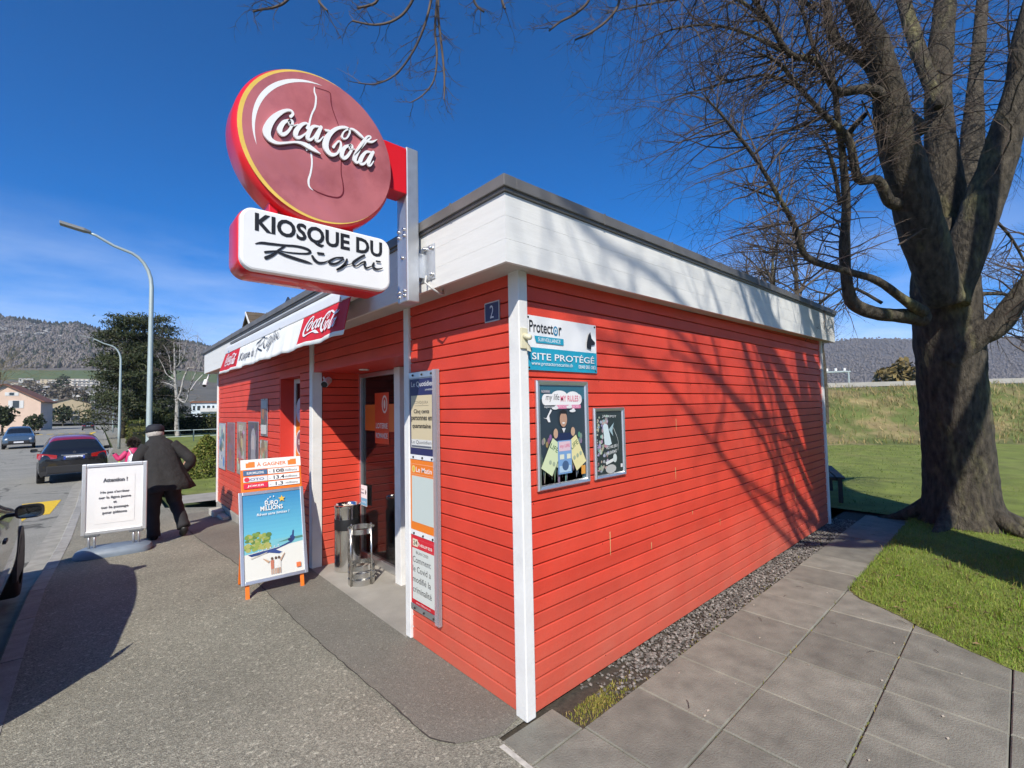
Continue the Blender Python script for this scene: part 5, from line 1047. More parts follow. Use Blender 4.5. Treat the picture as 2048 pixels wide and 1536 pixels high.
# ---- bench behind the kiosk
be = empty('park_bench', (7.35, .52, 0), R(20), 'dark park bench half hidden behind the far end of the red wall', 'bench'); m_bw = mat('dark_bench_wood', (.035, .03, .03), .6, var=.2)
for k in range(3): place(MB().box(-.1, 1.5, -.42 + k * .14, -.30 + k * .14, .43, .465).build('seat_slat', m_bw, bevel=.005), be)
for k in range(2): place(MB().box(-.1, 1.5, .02, .05, .60 + k * .14, .71 + k * .14).build('back_slat', m_bw, bevel=.005), be)
for x in (.1, 1.3): place(MB().box(x - .03, x + .03, -.40, -.34, 0, .43).box(x - .03, x + .03, -.02, .02, 0, .85).box(x - .03, x + .03, -.34, -.02, .38, .43).build('leg', m_bw), be)
# ================================================================ PEOPLE
def skin_body(name, joints, edges, m_, parent, sub=2):
    me = bpy.data.meshes.new(name); me.from_pydata([j[0] for j in joints], edges, []); me.materials.append(m_)
    o = bpy.data.objects.new(name, me); col.objects.link(o); o.parent = parent
    o.modifiers.new('skin', 'SKIN'); me.skin_vertices[0].data[0].use_root = True
    for i, j in enumerate(joints): r = j[1]; me.skin_vertices[0].data[i].radius = (r, r) if not hasattr(r, '__len__') else r
    md = o.modifiers.new('round', 'SUBSURF'); md.levels = sub; md.render_levels = sub
    me.polygons.foreach_set('use_smooth', [True] * len(me.polygons)); o.modifiers['skin'].use_smooth_shade = True
    return o
def loft(b, rings, n=22, fold=0.0, seed=0.0):
    """rings: (cx, cy, z, rx, ry)"""
    b0 = len(b.v)
    for i, (cx_, cy_, z, rx_, ry_) in enumerate(rings):
        for k in range(n):
            a = 2 * math.pi * k / n; f = 1 + fold * (1 - i / (len(rings) - 1)) * (math.sin(a * 5 + seed) * .5 + math.sin(a * 9 + 1.3 + seed) * .35); b.v.append((cx_ + rx_ * f * math.cos(a), cy_ + ry_ * f * math.sin(a), z + .012 * fold * 8 * math.sin(a * 3 + seed) * (1 if i == 0 else 0)))
    for i in range(len(rings) - 1):
        for k in range(n): b.f.append((b0 + i * n + k, b0 + i * n + (k + 1) % n, b0 + (i + 1) * n + (k + 1) % n, b0 + (i + 1) * n + k)); b.mi.append(0)
    return b
m_skin = mat('skin', (.50, .30, .22), .55); m_coat = mat('dark_wool', (.019, .018, .018), .9, var=.25, vscale=10, bump=.6, bscale=14, bdist=.03); m_trs = mat('dark_trousers', (.016, .016, .019), .85, var=.2, vscale=9, bump=.3, bscale=40); m_shoe = mat('shoe', (.012, .012, .012), .5); m_hair = mat('grey_hair', (.42, .39, .35), .8, var=.3, vscale=50, bump=.5, bscale=120)
man = empty('person', (-1.00, 6.75, zg(6.75)), R(6), 'person in dark coat and cap walking away past the notice board', 'person'); man.rotation_euler = (R(-5), R(-2), R(6))
J = [((0, .02, .92), (.15, .11)), ((0, .06, 1.10), (.16, .11)), ((0, .13, 1.34), (.17, .11)), ((-.01, .20, 1.46), (.065, .06)), ((-.02, .25, 1.52), (.062, .068)), ((-.02, .285, 1.60), (.085, .10)), ((-.02, .295, 1.67), (.06, .075)),
     ((-.10, .02, .86), .095), ((-.12, .10, .48), .066), ((-.13, .10, .10), .048), ((-.13, .22, .04), .042), ((.10, .02, .86), .095), ((.15, .07, .50), .066), ((.19, -.14, .17), .048), ((.20, -.06, .06), .042),
     ((-.16, .14, 1.34), .055), ((-.265, .14, 1.10), .045), ((-.24, .30, .92), .036), ((-.235, .36, .88), (.045, .022)), ((.16, .12, 1.34), .055), ((.33, -.01, 1.13), .045), ((.26, .14, .96), .036), ((.235, .19, .93), (.045, .022))]
EG = [(0, 1), (1, 2), (2, 3), (3, 4), (4, 5), (5, 6), (0, 7), (7, 8), (8, 9), (9, 10), (0, 11), (11, 12), (12, 13), (13, 14), (2, 15), (15, 16), (16, 17), (17, 18), (2, 19), (19, 20), (20, 21), (21, 22)]
skin_body('body', J, EG, m_skin, man)
for s_, P_ in ((-1, [(-.09, .02, .92), (-.11, .06, .68), (-.12, .10, .48), (-.13, .09, .28), (-.13, .09, .05)]), (1, [(.09, .02, .92), (.12, .07, .68), (.15, .07, .50), (.175, -.05, .32), (.195, -.15, .13)])):
    b = MB(); q = smooth_path([(*p, r) for p, r in zip(P_, [.13, .115, .092, .082, .085])], 4); b.tube([p[:3] for p in q], [p[3] * (1 + .05 * math.sin(i * 2.1)) for i, p in enumerate(q)], 14); place(b.build('trouser_leg', m_trs, smooth=True), man)
for P_ in ([(-.13, .02, .045), (-.13, .10, .05), (-.13, .2, .045), (-.13, .28, .03)], [(.20, -.19, .14), (.20, -.13, .09), (.20, -.05, .04), (.20, .03, .025)]):
    b = MB(); b.tube(P_, [.042, .052, .05, .03], 12); o = place(b.build('shoe', m_shoe, smooth=True), man)
b = MB(); loft(b, [(.07, .0, .70, .315, .22), (.06, .01, .80, .285, .205), (.04, .03, .95, .245, .18), (.02, .06, 1.12, .212, .155), (0, .10, 1.28, .205, .14), (0, .135, 1.39, .19, .12), (-.005, .165, 1.455, .15, .115), (-.01, .195, 1.50, .095, .09), (-.015, .215, 1.545, .088, .088)], 40, .10, 1.0)
ct = place(b.build('coat', m_coat, smooth=True), man); md = ct.modifiers.new('cloth', 'SOLIDIFY'); md.thickness = .012
for P_, R_ in (([(-.15, .13, 1.385), (-.245, .13, 1.26), (-.285, .14, 1.10), (-.27, .22, 1.0), (-.245, .30, .93)], [.095, .085, .074, .065, .06]), ([(.15, .12, 1.385), (.26, .06, 1.27), (.355, -.02, 1.13), (.33, .05, 1.03), (.27, .13, .965)], [.095, .086, .076, .066, .062])):
    b = MB(); q = smooth_path([(*p, r) for p, r in zip(P_, R_)], 4); b.tube([p[:3] for p in q], [p[3] * (1 + .05 * math.sin(i * 1.9)) for i, p in enumerate(q)], 16); place(b.build('sleeve', m_coat, smooth=True), man)
b = MB(); b.lathe([(.10, .0), (.116, .0), (.12, .04), (.112, .085), (.08, .118), (.0, .13)], (-.02, .285, 1.61), 22); cp = place(b.build('cap', mat('navy_cap', (.01, .012, .02), .8), smooth=True), man); place(MB().box(-.085, .045, .36, .46, 1.60, 1.612).build('cap_peak', mat('navy_cap', (.01, .012, .02), .8), bevel=.004), man)
place(MB().lathe([(.086, .0), (.106, .025), (.11, .07), (.10, .10)], (-.02, .272, 1.525), 20).build('hair', m_hair, smooth=True), man)
for x in (-.118, .078): place(MB().lathe([(0, -.012), (.022, -.008), (.026, .0), (.02, .008), (0, .01)], (x, .29, 1.60), 10, axis='x').build('ear', m_skin, smooth=True), man)
# child in pink
kid = empty('person', (-1.08, 13.2, zg(13.2)), R(4), 'small person in pink jacket with silver backpack beside the parked car', 'person')
J = [((0, 0, .66), (.11, .08)), ((0, .01, .85), (.11, .08)), ((0, .02, 1.04), (.12, .08)), ((0, .03, 1.14), .045), ((0, .03, 1.20), (.06, .07)), ((0, .04, 1.28), (.075, .085)), ((0, .04, 1.34), (.05, .06)), ((-.07, 0, .62), .07), ((-.08, .04, .36), .052), ((-.08, .0, .08), .04), ((-.08, .09, .03), .035), ((.07, 0, .62), .07), ((.08, .0, .36), .052), ((.08, -.08, .10), .04), ((.08, -.01, .04), .035), ((-.14, .02, 1.04), .05), ((-.27, .03, .90), .04), ((-.36, .06, 1.02), .03), ((-.40, .07, 1.06), (.035, .018)), ((.15, .02, 1.04), .05), ((.2, .0, .85), .04), ((.18, .09, .7), .03), ((.18, .12, .66), (.035, .018))]
skin_body('body', J, EG, mat('dark_leggings', (.02, .02, .03), .8), kid)
m_pink = mat('pink_jacket', (.50, .025, .12), .6, var=.12, vscale=12)
b = MB(); loft(b, [(0, 0, .60, .185, .14), (0, 0, .72, .18, .135), (0, .01, .88, .165, .125), (0, .02, 1.02, .155, .115), (0, .025, 1.10, .11, .095), (0, .03, 1.16, .075, .075)], 22, .04); place(b.build('jacket', m_pink, smooth=True), kid)
for P_ in ([(-.13, .02, 1.06), (-.22, .02, .95), (-.28, .03, .90), (-.33, .05, .97), (-.37, .06, 1.03)], [(.13, .02, 1.06), (.19, .0, .94), (.205, .0, .84), (.19, .06, .75), (.185, .1, .7)]):
    b = MB(); q = smooth_path([(*p, r) for p, r in zip(P_, [.066, .062, .058, .052, .046])], 3); b.tube([p[:3] for p in q], [p[3] for p in q], 12); place(b.build('sleeve', m_pink, smooth=True), kid)
b = MB(); hr_ = random.Random(4)
for k in range(900):
    a, e = hr_.uniform(0, 6.28), hr_.uniform(-.5, 1.5); d = Vector((math.cos(a) * math.cos(e), math.sin(a) * math.cos(e), math.sin(e))); p = Vector((0, .03, 1.27)) + d * .085; q = p + (d + Vector((hr_.gauss(0, .4), hr_.gauss(0, .4), hr_.gauss(0, .4)))) * .05; b.tube([p, p.lerp(q, .5) + Vector((hr_.gauss(0, .008), hr_.gauss(0, .008), 0)), q], [.007, .006, .003], 3, cap=False)
place(b.build('hair', mat('dark_brown_hair', (.03, .018, .014), .8), fix=False), kid)
b = MB(); loft(b, [(0, -.15, .66, .10, .05), (0, -.165, .72, .135, .075), (0, -.17, .85, .14, .085), (0, -.16, .96, .125, .07), (0, -.14, 1.02, .07, .035)], 18, .0); place(b.build('backpack', mat('silver_fabric', (.55, .56, .58), .35, metal=.4, var=.35, vscale=22, bump=.8, bscale=26), smooth=True), kid)
for s_ in (-1, 1): place(MB().tube([(s_ * .05, -.14, 1.0), (s_ * .09, -.08, 1.10), (s_ * .10, .02, 1.12), (s_ * .1, .1, 1.02)], .014, 8).build('strap', mat('pale_strap', (.62, .5, .52), .6), smooth=True), kid)
place(MB().box(-.30, -.265, -.03, .01, .62, .84).build('reflective_tag', mat('hi_vis', (.55, .72, .05), .5)), kid)
# ================================================================ VEHICLES
def car(name, loc, rz_, label, body, roof=None, L_=4.12, W=1.78, H=1.55, front=False, belt=.98, hood=.95):
    root = empty(name, loc, rz_, label, 'car'); k = H / 1.555; w = W / 2; e = L_ / 4.12
    m_body = mat('paint_%02x%02x%02x' % tuple(int(c * 255) for c in body), body, .25, metal=.2, coat=1.0, spec=.6); m_roof = mat('paint_%02x%02x%02x' % tuple(int(c * 255) for c in (roof or body)), roof or body, .25, metal=.2, coat=1.0); m_gl = mat('car_glass', (.012, .014, .016), .05, spec=.9); m_trim = mat('dark_trim', (.02, .02, .021), .6)
    #        y      ws   zsill  zbelt  zroof  wroof
    ST = [(-2.05, .86, .34, .70, .74, .60), (-2.03, .93, .28, .96, 1.0, .70), (-1.96, .97, .25, 1.02, 1.08, .68), (-1.62, .99, .24, 1.02, 1.47, .575), (-1.0, 1, .23, 1.0, 1.55, .60), (0.0, 1, .23, belt, 1.555, .61), (.45, 1, .23, belt - .01, 1.50, .59), (1.15, 1, .24, hood + .01, hood + .06, .66), (1.6, .985, .25, hood - .06, hood + .01, .66), (1.92, .95, .27, hood - .17, hood - .12, .64), (2.04, .87, .33, .62, .66, .56)]
    b = MB(); NP = 8
    for y, ws, zs, zb, zr_, wr in ST:
        x = w * ws; ring = [(x * .90, zs), (x * .985, zs + .13), (x, .56), (x * .985, min(.82, zb - .03)), (x * .94, zb), (min(wr, x * .9), zr_ - .045 if zr_ - zb > .2 else zr_ - .012), (min(wr, x * .9) * .8, zr_), (0, zr_ + .018)]
        for s_ in (1, -1):
            for (xx, z) in ring: b.v.append((xx * s_, y * e, z * k))
    def idx(i, s_, j): return i * 2 * NP + (0 if s_ > 0 else NP) + j
    for i in range(len(ST) - 1):
        for s_ in (1, -1):
            for j in range(NP - 1):
                mi = 0
                if j == 4 and 3 <= i <= 5: mi = 1
                elif j in (5, 6) and i in (2, 6): mi = 1
                elif j in (4,) and i == 2: mi = 0
                elif j in (5, 6) and 3 <= i <= 5: mi = 2
                elif j == 0: mi = 3
                f = (idx(i, s_, j), idx(i + 1, s_, j), idx(i + 1, s_, j + 1), idx(i, s_, j + 1)); b.f.append(f if s_ > 0 else f[::-1]); b.mi.append(mi)
    for i, rev in ((0, False), (len(ST) - 1, True)):
        for j in range(NP - 1):
            f = (idx(i, 1, j), idx(i, 1, j + 1), idx(i, -1, j + 1), idx(i, -1, j)) if j < NP - 2 else (idx(i, 1, j), idx(i, 1, j + 1), idx(i, -1, j)); b.f.append(f if not rev else f[::-1]); b.mi.append(3 if j < 1 else 0)
    bm_ = b
    me = b.mesh('body', [m_body, m_gl, m_roof, m_trim], True); bm = bmesh.new(); bm.from_mesh(me); bmesh.ops.remove_doubles(bm, verts=bm.verts, dist=1e-4); bmesh.ops.recalc_face_normals(bm, faces=bm.faces); bm.to_mesh(me); bm.free()
    o = bpy.data.objects.new('body', me); col.objects.link(o); o.parent = root; md = o.modifiers.new('round', 'SUBSURF'); md.levels = 2; md.render_levels = 2
    m_tyre = mat('tyre', (.014, .014, .014), .85); r = .325
    for sx_ in (1, -1):
        for yy in (-1.28 * e, 1.27 * e):
            wh = empty('wheel', (sx_ * (w - .10), yy, r)); wh.parent = root
            MB().lathe([(r * .62, -.1), (r * .94, -.1), (r, -.07), (r, .07), (r * .94, .1), (r * .62, .1)], (0, 0, 0), 28, axis='x').build('tyre', m_tyre, wh, smooth=True)
            rb = MB(); rb.lathe([(0, .02), (.05, .03), (r * .60, .0), (r * .63, .05), (r * .63, -.05), (0, -.05)], (0, 0, 0), 20, axis='x')
            for q in range(5): a = q * 1.2566; rb.bar((.045 * sx_, .04 * math.cos(a), .04 * math.sin(a)), (.06 * sx_, .19 * math.cos(a), .19 * math.sin(a)), .05, .02, up=(1, 0, 0))
            rb.build('rim', m_alu, wh, auto=True)
            b = MB(); n = 18
            for t in (-.02, .012):
                for q in range(n + 1): a = math.pi * (-.08 + 1.16 * q / n); b.v.append((sx_ * (w - .012 + t), yy + .385 * math.cos(a), r + .385 * math.sin(a) * 1.0))
            for q in range(n): b.f.append((q, q + 1, n + 2 + q, n + 1 + q)); b.mi.append(0)
            b.f.append(tuple(range(n + 1, 2 * n + 2))); b.mi.append(0); o = b.build('wheel_arch', m_trim, root)
    for sx_ in (1, -1):
        mr = MB()
        for ry_, s2 in ((-.05, .80), (-.055, .96), (-.04, 1.0), (.0, .98), (.04, .82), (.06, .5)):
            for q in range(20): a = 2 * math.pi * q / 20; ca, sa = math.cos(a), math.sin(a); mr.v.append((.115 * s2 * math.copysign(abs(ca) ** .55, ca), ry_, .075 * s2 * math.copysign(abs(sa) ** .6, sa)))
        for i in range(5):
            for q in range(20): mr.f.append((i * 20 + q, i * 20 + (q + 1) % 20, i * 20 + 20 + (q + 1) % 20, i * 20 + 20 + q)); mr.mi.append(0)
        mr.f.append(tuple(range(20))); mr.mi.append(1); mr.f.append(tuple(range(100, 120))); mr.mi.append(0)
        o = mr.build('mirror', [m_trim, m_gl], root, auto=True); o.location = (sx_ * (w + .10), .52 * e, 1.0 * k); o.scale = (.85, .85, .85); MB().bar((sx_ * (w - .06), .56 * e, .97 * k), (sx_ * (w + .06), .53 * e, .98 * k), .05, .03).build('mirror_arm', m_trim, root)
        for z, y0, y1 in ((.84, -.15, -.02), (.84, -1.05, -.92)): MB().box(sx_ * (w - .002) - .01, sx_ * (w - .002) + .012, y0 * e, y1 * e, z * k, (z + .03) * k).build('door_handle', m_trim, root, bevel=.004)
    yb = -2.03 * e
    MB().box(-.26, .26, yb - .012, yb + .02, .80 * k, .91 * k).build('number_plate', mat('plate_white', (.66, .67, .70), .4), root, bevel=.004)
    for sx_ in (1, -1):
        MB().add([(sx_ * .42, yb - .03, .84 * k), (sx_ * .42, yb - .035, .95 * k), (sx_ * .80, yb + .03, 1.02 * k), (sx_ * .885, yb + .19, 1.02 * k), (sx_ * .895, yb + .19, .86 * k), (sx_ * .82, yb + .02, .82 * k), (sx_ * .5, yb + .1, .9 * k)], [(0, 1, 2, 5), (2, 3, 4, 5), (1, 6, 2), (0, 5, 6)]).build('tail_light', mat('tail_red', (.35, .008, .012), .2, coat=1.0), root, fix=True)
        MB().lathe([(0, 0), (.07, 0), (.09, -.03), (.09, -.06), (0, -.06)], (sx_ * .62, 2.03 * e, .70 * k), 16, axis='y').build('headlight', mat('headlight', (.55, .57, .6), .12, metal=.4), root, smooth=True)
    MB().box(-.66, .66, yb - .03, yb + .05, .36 * k, .60 * k).build('bumper', m_trim, root, bevel=.02)
    MB().box(-.32, .32, yb - .018, yb + .02, .925 * k, .955 * k).build('chrome_strip', m_chrome, root, bevel=.006)
    MB().box(-.55, .55, 2.0 * e, 2.055 * e, .42 * k, .60 * k).build('grille', m_trim, root, bevel=.015)
    if front: MB().box(-.26, .26, 2.06 * e, 2.075 * e, .44 * k, .54 * k).build('number_plate', mat('plate_white', (.66, .67, .70), .4), root)
    return root
c1 = car('parked_car', (-2.42, 21.6, zg(21) - .10), R(3), 'black parked car with red roof seen from behind beyond the notice board', (.010, .010, .012), (.30, .012, .03), 4.12, 1.78, 1.57)
P = Flat((-.26, -2.045 - .0, .80), (1, 0, 0), (0, 0, 1), (0, -1, 0)); P.rect(.0, .0, .05, .11, (.02, .05, .3)); P.rect(.47, 0, .52, .11, (.02, .05, .3)); P.text('DD-545-ML', .26, .025, .06, (.04, .04, .05), w=.36, bold=.01); P.build('plate_print', c1)
lg = MB(); lg.lathe([(.03, -.004), (.04, -.004), (.04, .002), (.03, .002), (.03, -.004)], (0, -2.055, 1.03), 4, axis='y'); o = lg.build('badge', m_chrome, c1); 
c2 = car('oncoming_car', (-6.25, 51.5, zg(51) - .10), R(180 + 4), 'blue grey car coming towards the camera on the far lane', (.06, .10, .155), None, 4.22, 1.79, 1.69, True)
c3 = car('distant_car', (-2.75, 119, zg(119) - .10), R(0), 'small black car driving away far down the road', (.012, .012, .013), None, 4.2, 1.8, 1.5)
c4 = car('parked_car', (-3.22, 3.80, -.10), R(.5), 'grey car parked at the kerb, cut by the picture edge', (.13, .122, .105), None, 4.15, 1.74, 1.50)
# ================================================================ STREET LAMPS
m_pole = mat('lamp_pole', (.40, .47, .46), .5, metal=.3, var=.06)
def lamp(y, label, x=-.60, H_=7.05, arm=1.75):
    root = empty('street_lamp', (x, y, zg(y)), 0, label, 'street lamp', 'street lamps along the pavement'); z0 = 0
    b = MB(); hz = H_ - .5; pts = [(0, 0, 0), (0, 0, 1.2), (0, 0, hz - .6)] + [(-.65 + .65 * math.cos(a), 0, hz - .6 + 1.0 * math.sin(a)) for a in (R(15), R(30), R(45), R(60), R(75))] + [(-.9, 0, hz + .5), (-arm + .45, 0, hz + .72), (-arm + .3, 0, hz + .76)]
    b.tube(pts, [.085, .08, .058, .054, .05, .046, .044, .042, .04, .036, .034], 14); b.build('pole', m_pole, root, smooth=True)
    b = MB(); b.add([(-arm + .35, -.05, hz + .75), (-arm + .35, .05, hz + .75), (-arm + .35, .05, hz + .81), (-arm + .35, -.05, hz + .81), (-arm - .30, -.13, hz + .86), (-arm - .30, .13, hz + .86), (-arm - .30, .12, hz + .94), (-arm - .30, -.12, hz + .94), (-arm + .2, -.13, hz + .765), (-arm + .2, .13, hz + .765), (-arm + .2, .11, hz + .85), (-arm + .2, -.11, hz + .85)], [(0, 1, 2, 3), (0, 8, 9, 1), (1, 9, 10, 2), (2, 10, 11, 3), (3, 11, 8, 0), (8, 4, 5, 9), (9, 5, 6, 10), (10, 6, 7, 11), (11, 7, 4, 8), (4, 7, 6, 5)]); b.build('lamp_head', mat('lamp_head_grey', (.20, .21, .21), .5), root, bevel=.006); return root
lamp(15.85, 'tall grey street lamp rising behind the person in the dark coat')
lamp(38.8, 'second street lamp along the pavement, before the pine trees')
for y, s_ in ((62, 'third street lamp, beside the hedge down the road'), (86, 'fourth, distant street lamp down the road')): lamp(y, s_, .1, 6.6)
# ================================================================ PLANTS ON THE LEFT
def leafy(name, pts, size, cols, parent, seed=1, upr=.5, mname='leaf_faces', wf=.35):
    r = random.Random(seed); b = MB()
    for p in pts:
        p = Vector(p); n = Vector((r.gauss(0, 1), r.gauss(0, 1), r.gauss(0, 1) * .7)).normalized(); u = n.orthogonal().normalized(); u.rotate(Matrix.Rotation(r.uniform(0, 6.28), 3, n)); v = n.cross(u); s_ = size * r.uniform(.6, 1.4); c = r.choice(cols); k = r.uniform(.7, 1.3); c = tuple(q * k for q in c)
        b.add([p - u * s_ * .5, p + v * s_ * wf, p + u * s_ * .8, p - v * s_ * wf], [(0, 1, 2, 3)], 0, c)
    return b.build(name, vcol(mname, .65), parent, fix=False)
rp = random.Random(17)
th = empty('thuja_bush', (.85, 15.6, zg(15.6) - .1), 0, 'rounded olive green thuja bush beside the far corner of the kiosk', 'bush'); pts = []
for k in range(5200):
    z = rp.uniform(0, 1); a = rp.uniform(0, 6.28); prof_ = (.62 * (1 - z ** 2.2) + .06) * (.85 + .3 * mnoise.noise(Vector((math.cos(a) * 2, math.sin(a) * 2, z * 3)))); r_ = prof_ * math.sqrt(rp.uniform(.55, 1)); pts.append((r_ * math.cos(a), r_ * math.sin(a), .02 + 1.42 * z))
leafy('foliage', pts, .06, [(.10, .13, .02), (.14, .16, .03), (.07, .10, .018), (.18, .17, .04)], th); MB().tube([(0, 0, -.1), (0, 0, .9)], [.04, .015], 7).build('stem', m_twig, th)
rb_ = empty('red_shrub', (1.5, 18.2, zg(18)), 0, 'bare reddish shrub just behind the thuja bush', 'shrub'); b = MB()
for k in range(40): twigs(b, (rp.gauss(0, .25), rp.gauss(0, .25), 0), (rp.gauss(0, .4), rp.gauss(0, .4), 1), rp.uniform(.6, 1.2), .006, 1, rp, .0)
b.build('stems', mat('red_stem', (.10, .03, .03), .8), rb_, fix=False)
# green verge beyond the kiosk with its paved crossing
b = MB(); b.grid(4, 12, lambda u, v: (lerp_tab([(9.2, .46), (12, -.2), (13.6, -.72), (60, .5)], 9.2 + 50 * v) + 30 * u, 9.2 + 50 * v, zg(9.2 + 50 * v) + .02)); tag(b.build('park_lawn', m_lawn, smooth=True), kind='structure')
b = MB(); b.grid(3, 3, lambda u, v: (-.45 + 9 * u, 10.1 + 1.2 * v - .9 * u, zg(10.5) + .035)); tag(b.build('park_path', m_conc), kind='structure')
pts = [(rp.uniform(-.6, 14), rp.uniform(11.8, 40)) for k in range(7000)]; pts = [(x, y, zg(y) + .02) for x, y in pts if x > lerp_tab([(9.2, .46), (12, -.2), (13.6, -.72), (60, .5)], y)]
tag(blades('park_grass', pts, .02, .05, .006, [(.07, .12, .015), (.09, .14, .02), (.11, .15, .03)], .9, 8), 'grass of the park beyond the kiosk', 'grass', kind='stuff')
def hedge(name, a, c, w, h, label, cols, n, size=.10, cat='hedge'):
    a, c = Vector(a), Vector(c); root = empty(name, a, 0, label, cat); d = c - a; L2_ = d.length; d.normalize(); s_ = Vector((-d.y, d.x, 0)); pts = []
    for k in range(n):
        f = rp.random(); u = rp.uniform(0, L2_); q = rp.uniform(-w / 2, w / 2); z = rp.uniform(0, h)
        if f < .45: q = rp.choice((-1, 1)) * w / 2 * rp.uniform(.9, 1.08)
        elif f < .75: z = h * rp.uniform(.93, 1.06)
        pts.append(d * u + s_ * q + Vector((0, 0, z)))
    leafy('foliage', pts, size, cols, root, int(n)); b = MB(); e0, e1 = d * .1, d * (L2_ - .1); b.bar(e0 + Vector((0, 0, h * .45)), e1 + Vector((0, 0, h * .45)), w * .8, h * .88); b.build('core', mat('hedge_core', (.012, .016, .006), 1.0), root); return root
GH = [(.055, .075, .014), (.075, .09, .018), (.04, .06, .012), (.11, .11, .03)]
hedge('hedge', (.6, 47, zg(47)), (2.6, 76, zg(76)), 1.0, 1.7, 'clipped olive hedge bordering the pavement beyond the lamps', GH, 5000, .16)
hedge('hedge', (3.0, 64, zg(60)), (26, 60, zg(60)), 1.2, 2.2, 'long dark hedge closing the park behind the birch', GH, 6500, .17)
hedge('hedge', (.3, 33, zg(33)), (.7, 44, zg(44)), 1.1, 1.3, 'low shrub hedge between the two nearer lamps', [(.10, .09, .02), (.07, .08, .02), (.05, .06, .015)], 3500, .12)
rl = empty('railing', (2.0, 44, zg(44)), 0, 'grey tubular railing across the park lawn', 'railing')
for k in range(6): MB().tube([(k * 2.2, -k * .3, 0), (k * 2.2, -k * .3, .95)], .03, 8).build('post', m_pole, rl)
for z in (.45, .95): MB().tube([(0, 0, z), (11, -1.5, z)], .028, 8).build('rail', m_pole, rl)
# birch, cut back hard
bi = empty('birch_tree', at(366, 872, 46) * 1.0, 0, 'white-barked pollarded birch standing on the park lawn', 'tree'); bl_ = bi.location; bi.location.z = zg(55) - .1
m_birch = mat('birch_bark', (.34, .325, .30), .8, var=.3, vscale=4, c2=(.06, .055, .05), c2amt=(.50, .60), c2scale=3.5)
def zb7(pts, D=46): return [at(280 + x / 5.12, 600 + y / 5.12, D + dz) for x, y, dz in pts]
b = MB(); TBs = [([(392, 1400, 0), (378, 1300, 0), (382, 1100, 0), (375, 960, 0), (360, 800, 0), (358, 650, 0), (350, 420, 0)], [.42, .34, .29, .24, .2, .15, .05]), ([(385, 1010, 0), (420, 930, .3), (450, 800, .5), (500, 690, .6)], [.17, .15, .13, .12]), ([(385, 1000, 0), (440, 1045, -.5), (480, 1030, -.5), (510, 900, -.6), (570, 750, -.6), (640, 600, -.6)], [.12, .11, .1, .09, .07, .03]), ([(375, 900, 0), (300, 860, -.3), (210, 840, -.4)], [.1, .08, .03]), ([(365, 760, 0), (325, 740, .3), (310, 640, .4), (290, 540, .4), (240, 460, .4)], [.09, .08, .06, .05, .02]), ([(360, 820, 0), (275, 760, .2), (240, 680, .3), (165, 540, .3)], [.09, .07, .05, .02]), ([(365, 690, 0), (405, 650, -.3), (408, 520, -.3), (405, 400, -.3)], [.08, .07, .05, .02]), ([(395, 660, 0), (440, 600, .2), (460, 520, .2), (480, 420, .2), (575, 365, .2), (640, 420, .2)], [.07, .06, .05, .04, .02, .01]), ([(500, 690, .6), (570, 680, .6), (580, 580, .6), (590, 440, .6), (590, 330, .6)], [.07, .06, .05, .03, .01]), ([(400, 1010, 0), (520, 1040, .3), (610, 990, .3)], [.07, .05, .02]), ([(600, 880, 0), (640, 810, 0), (690, 790, 0)], [.04, .03, .02])]
tw = MB()
for pp, ra in TBs:
    q = rough_limb(b, zb7(pp), [v * .6 for v in ra], 9, .06, len(pp))
    if len(pp) > 2: dress(tw, q[len(q) // 3:], rp, 1, 2.0, 2, .014, .2, .0)
for o in (b.build('trunk', m_birch, bi, smooth=True), tw.build('crown', mat('birch_twig', (.20, .16, .14), .8), bi, fix=False)): o.matrix_parent_inverse = Matrix.Translation(-Vector(bi.location))
# pines
def pine(px, top, d, wpx, label, seed):
    r = random.Random(seed); base_ = at(px, 866, d); base_.z = zg(base_.y) - .1; H_ = at(px, top, d).z - base_.z; Wd = wpx / FPX * d / 2; root = empty('pine_tree', base_, 0, label, 'tree'); b = MB(); b.tube([(0, 0, 0), (.1, 0, H_ * .4), (0, .1, H_ * .75), (0, 0, H_ * .95)], [.28, .22, .14, .04], 10); pts = []
    for k in range(95):
        z = H_ * r.uniform(.12, .97); t = z / H_; rad = Wd * (1.12 - .75 * t ** 1.6) * r.uniform(.45, 1.05); a = r.uniform(0, 6.28); c = Vector((rad * math.cos(a), rad * math.sin(a), z + .12 * rad)); b.tube([(0, 0, z - .2), c * .5 + Vector((0, 0, z * .5 - .1)), c], [.06, .045, .02], 5)
        for q in range(125):
            p = c + Vector((r.gauss(0, .55), r.gauss(0, .55), r.gauss(.08, .17))); pts.append(p)
            if q % 3 == 0: pts.append(c * r.uniform(.45, 1) + Vector((r.gauss(0, .3), r.gauss(0, .3), (1 - r.random()) * 0 + r.gauss(.1, .2))) - Vector((0, 0, 0)))
    b.build('trunk', m_bark, root, smooth=True); leafy('crown', pts, .30, [(.035, .048, .02), (.05, .062, .024), (.028, .04, .018), (.07, .075, .035)], root, seed, mname='needle_faces', wf=.15); return root
pine(247, 632, 47, 125, 'broad dark pine on the left behind the second lamp', 3)
pine(302, 628, 50, 100, 'dark pine standing right of the other, behind the tall lamp', 4)
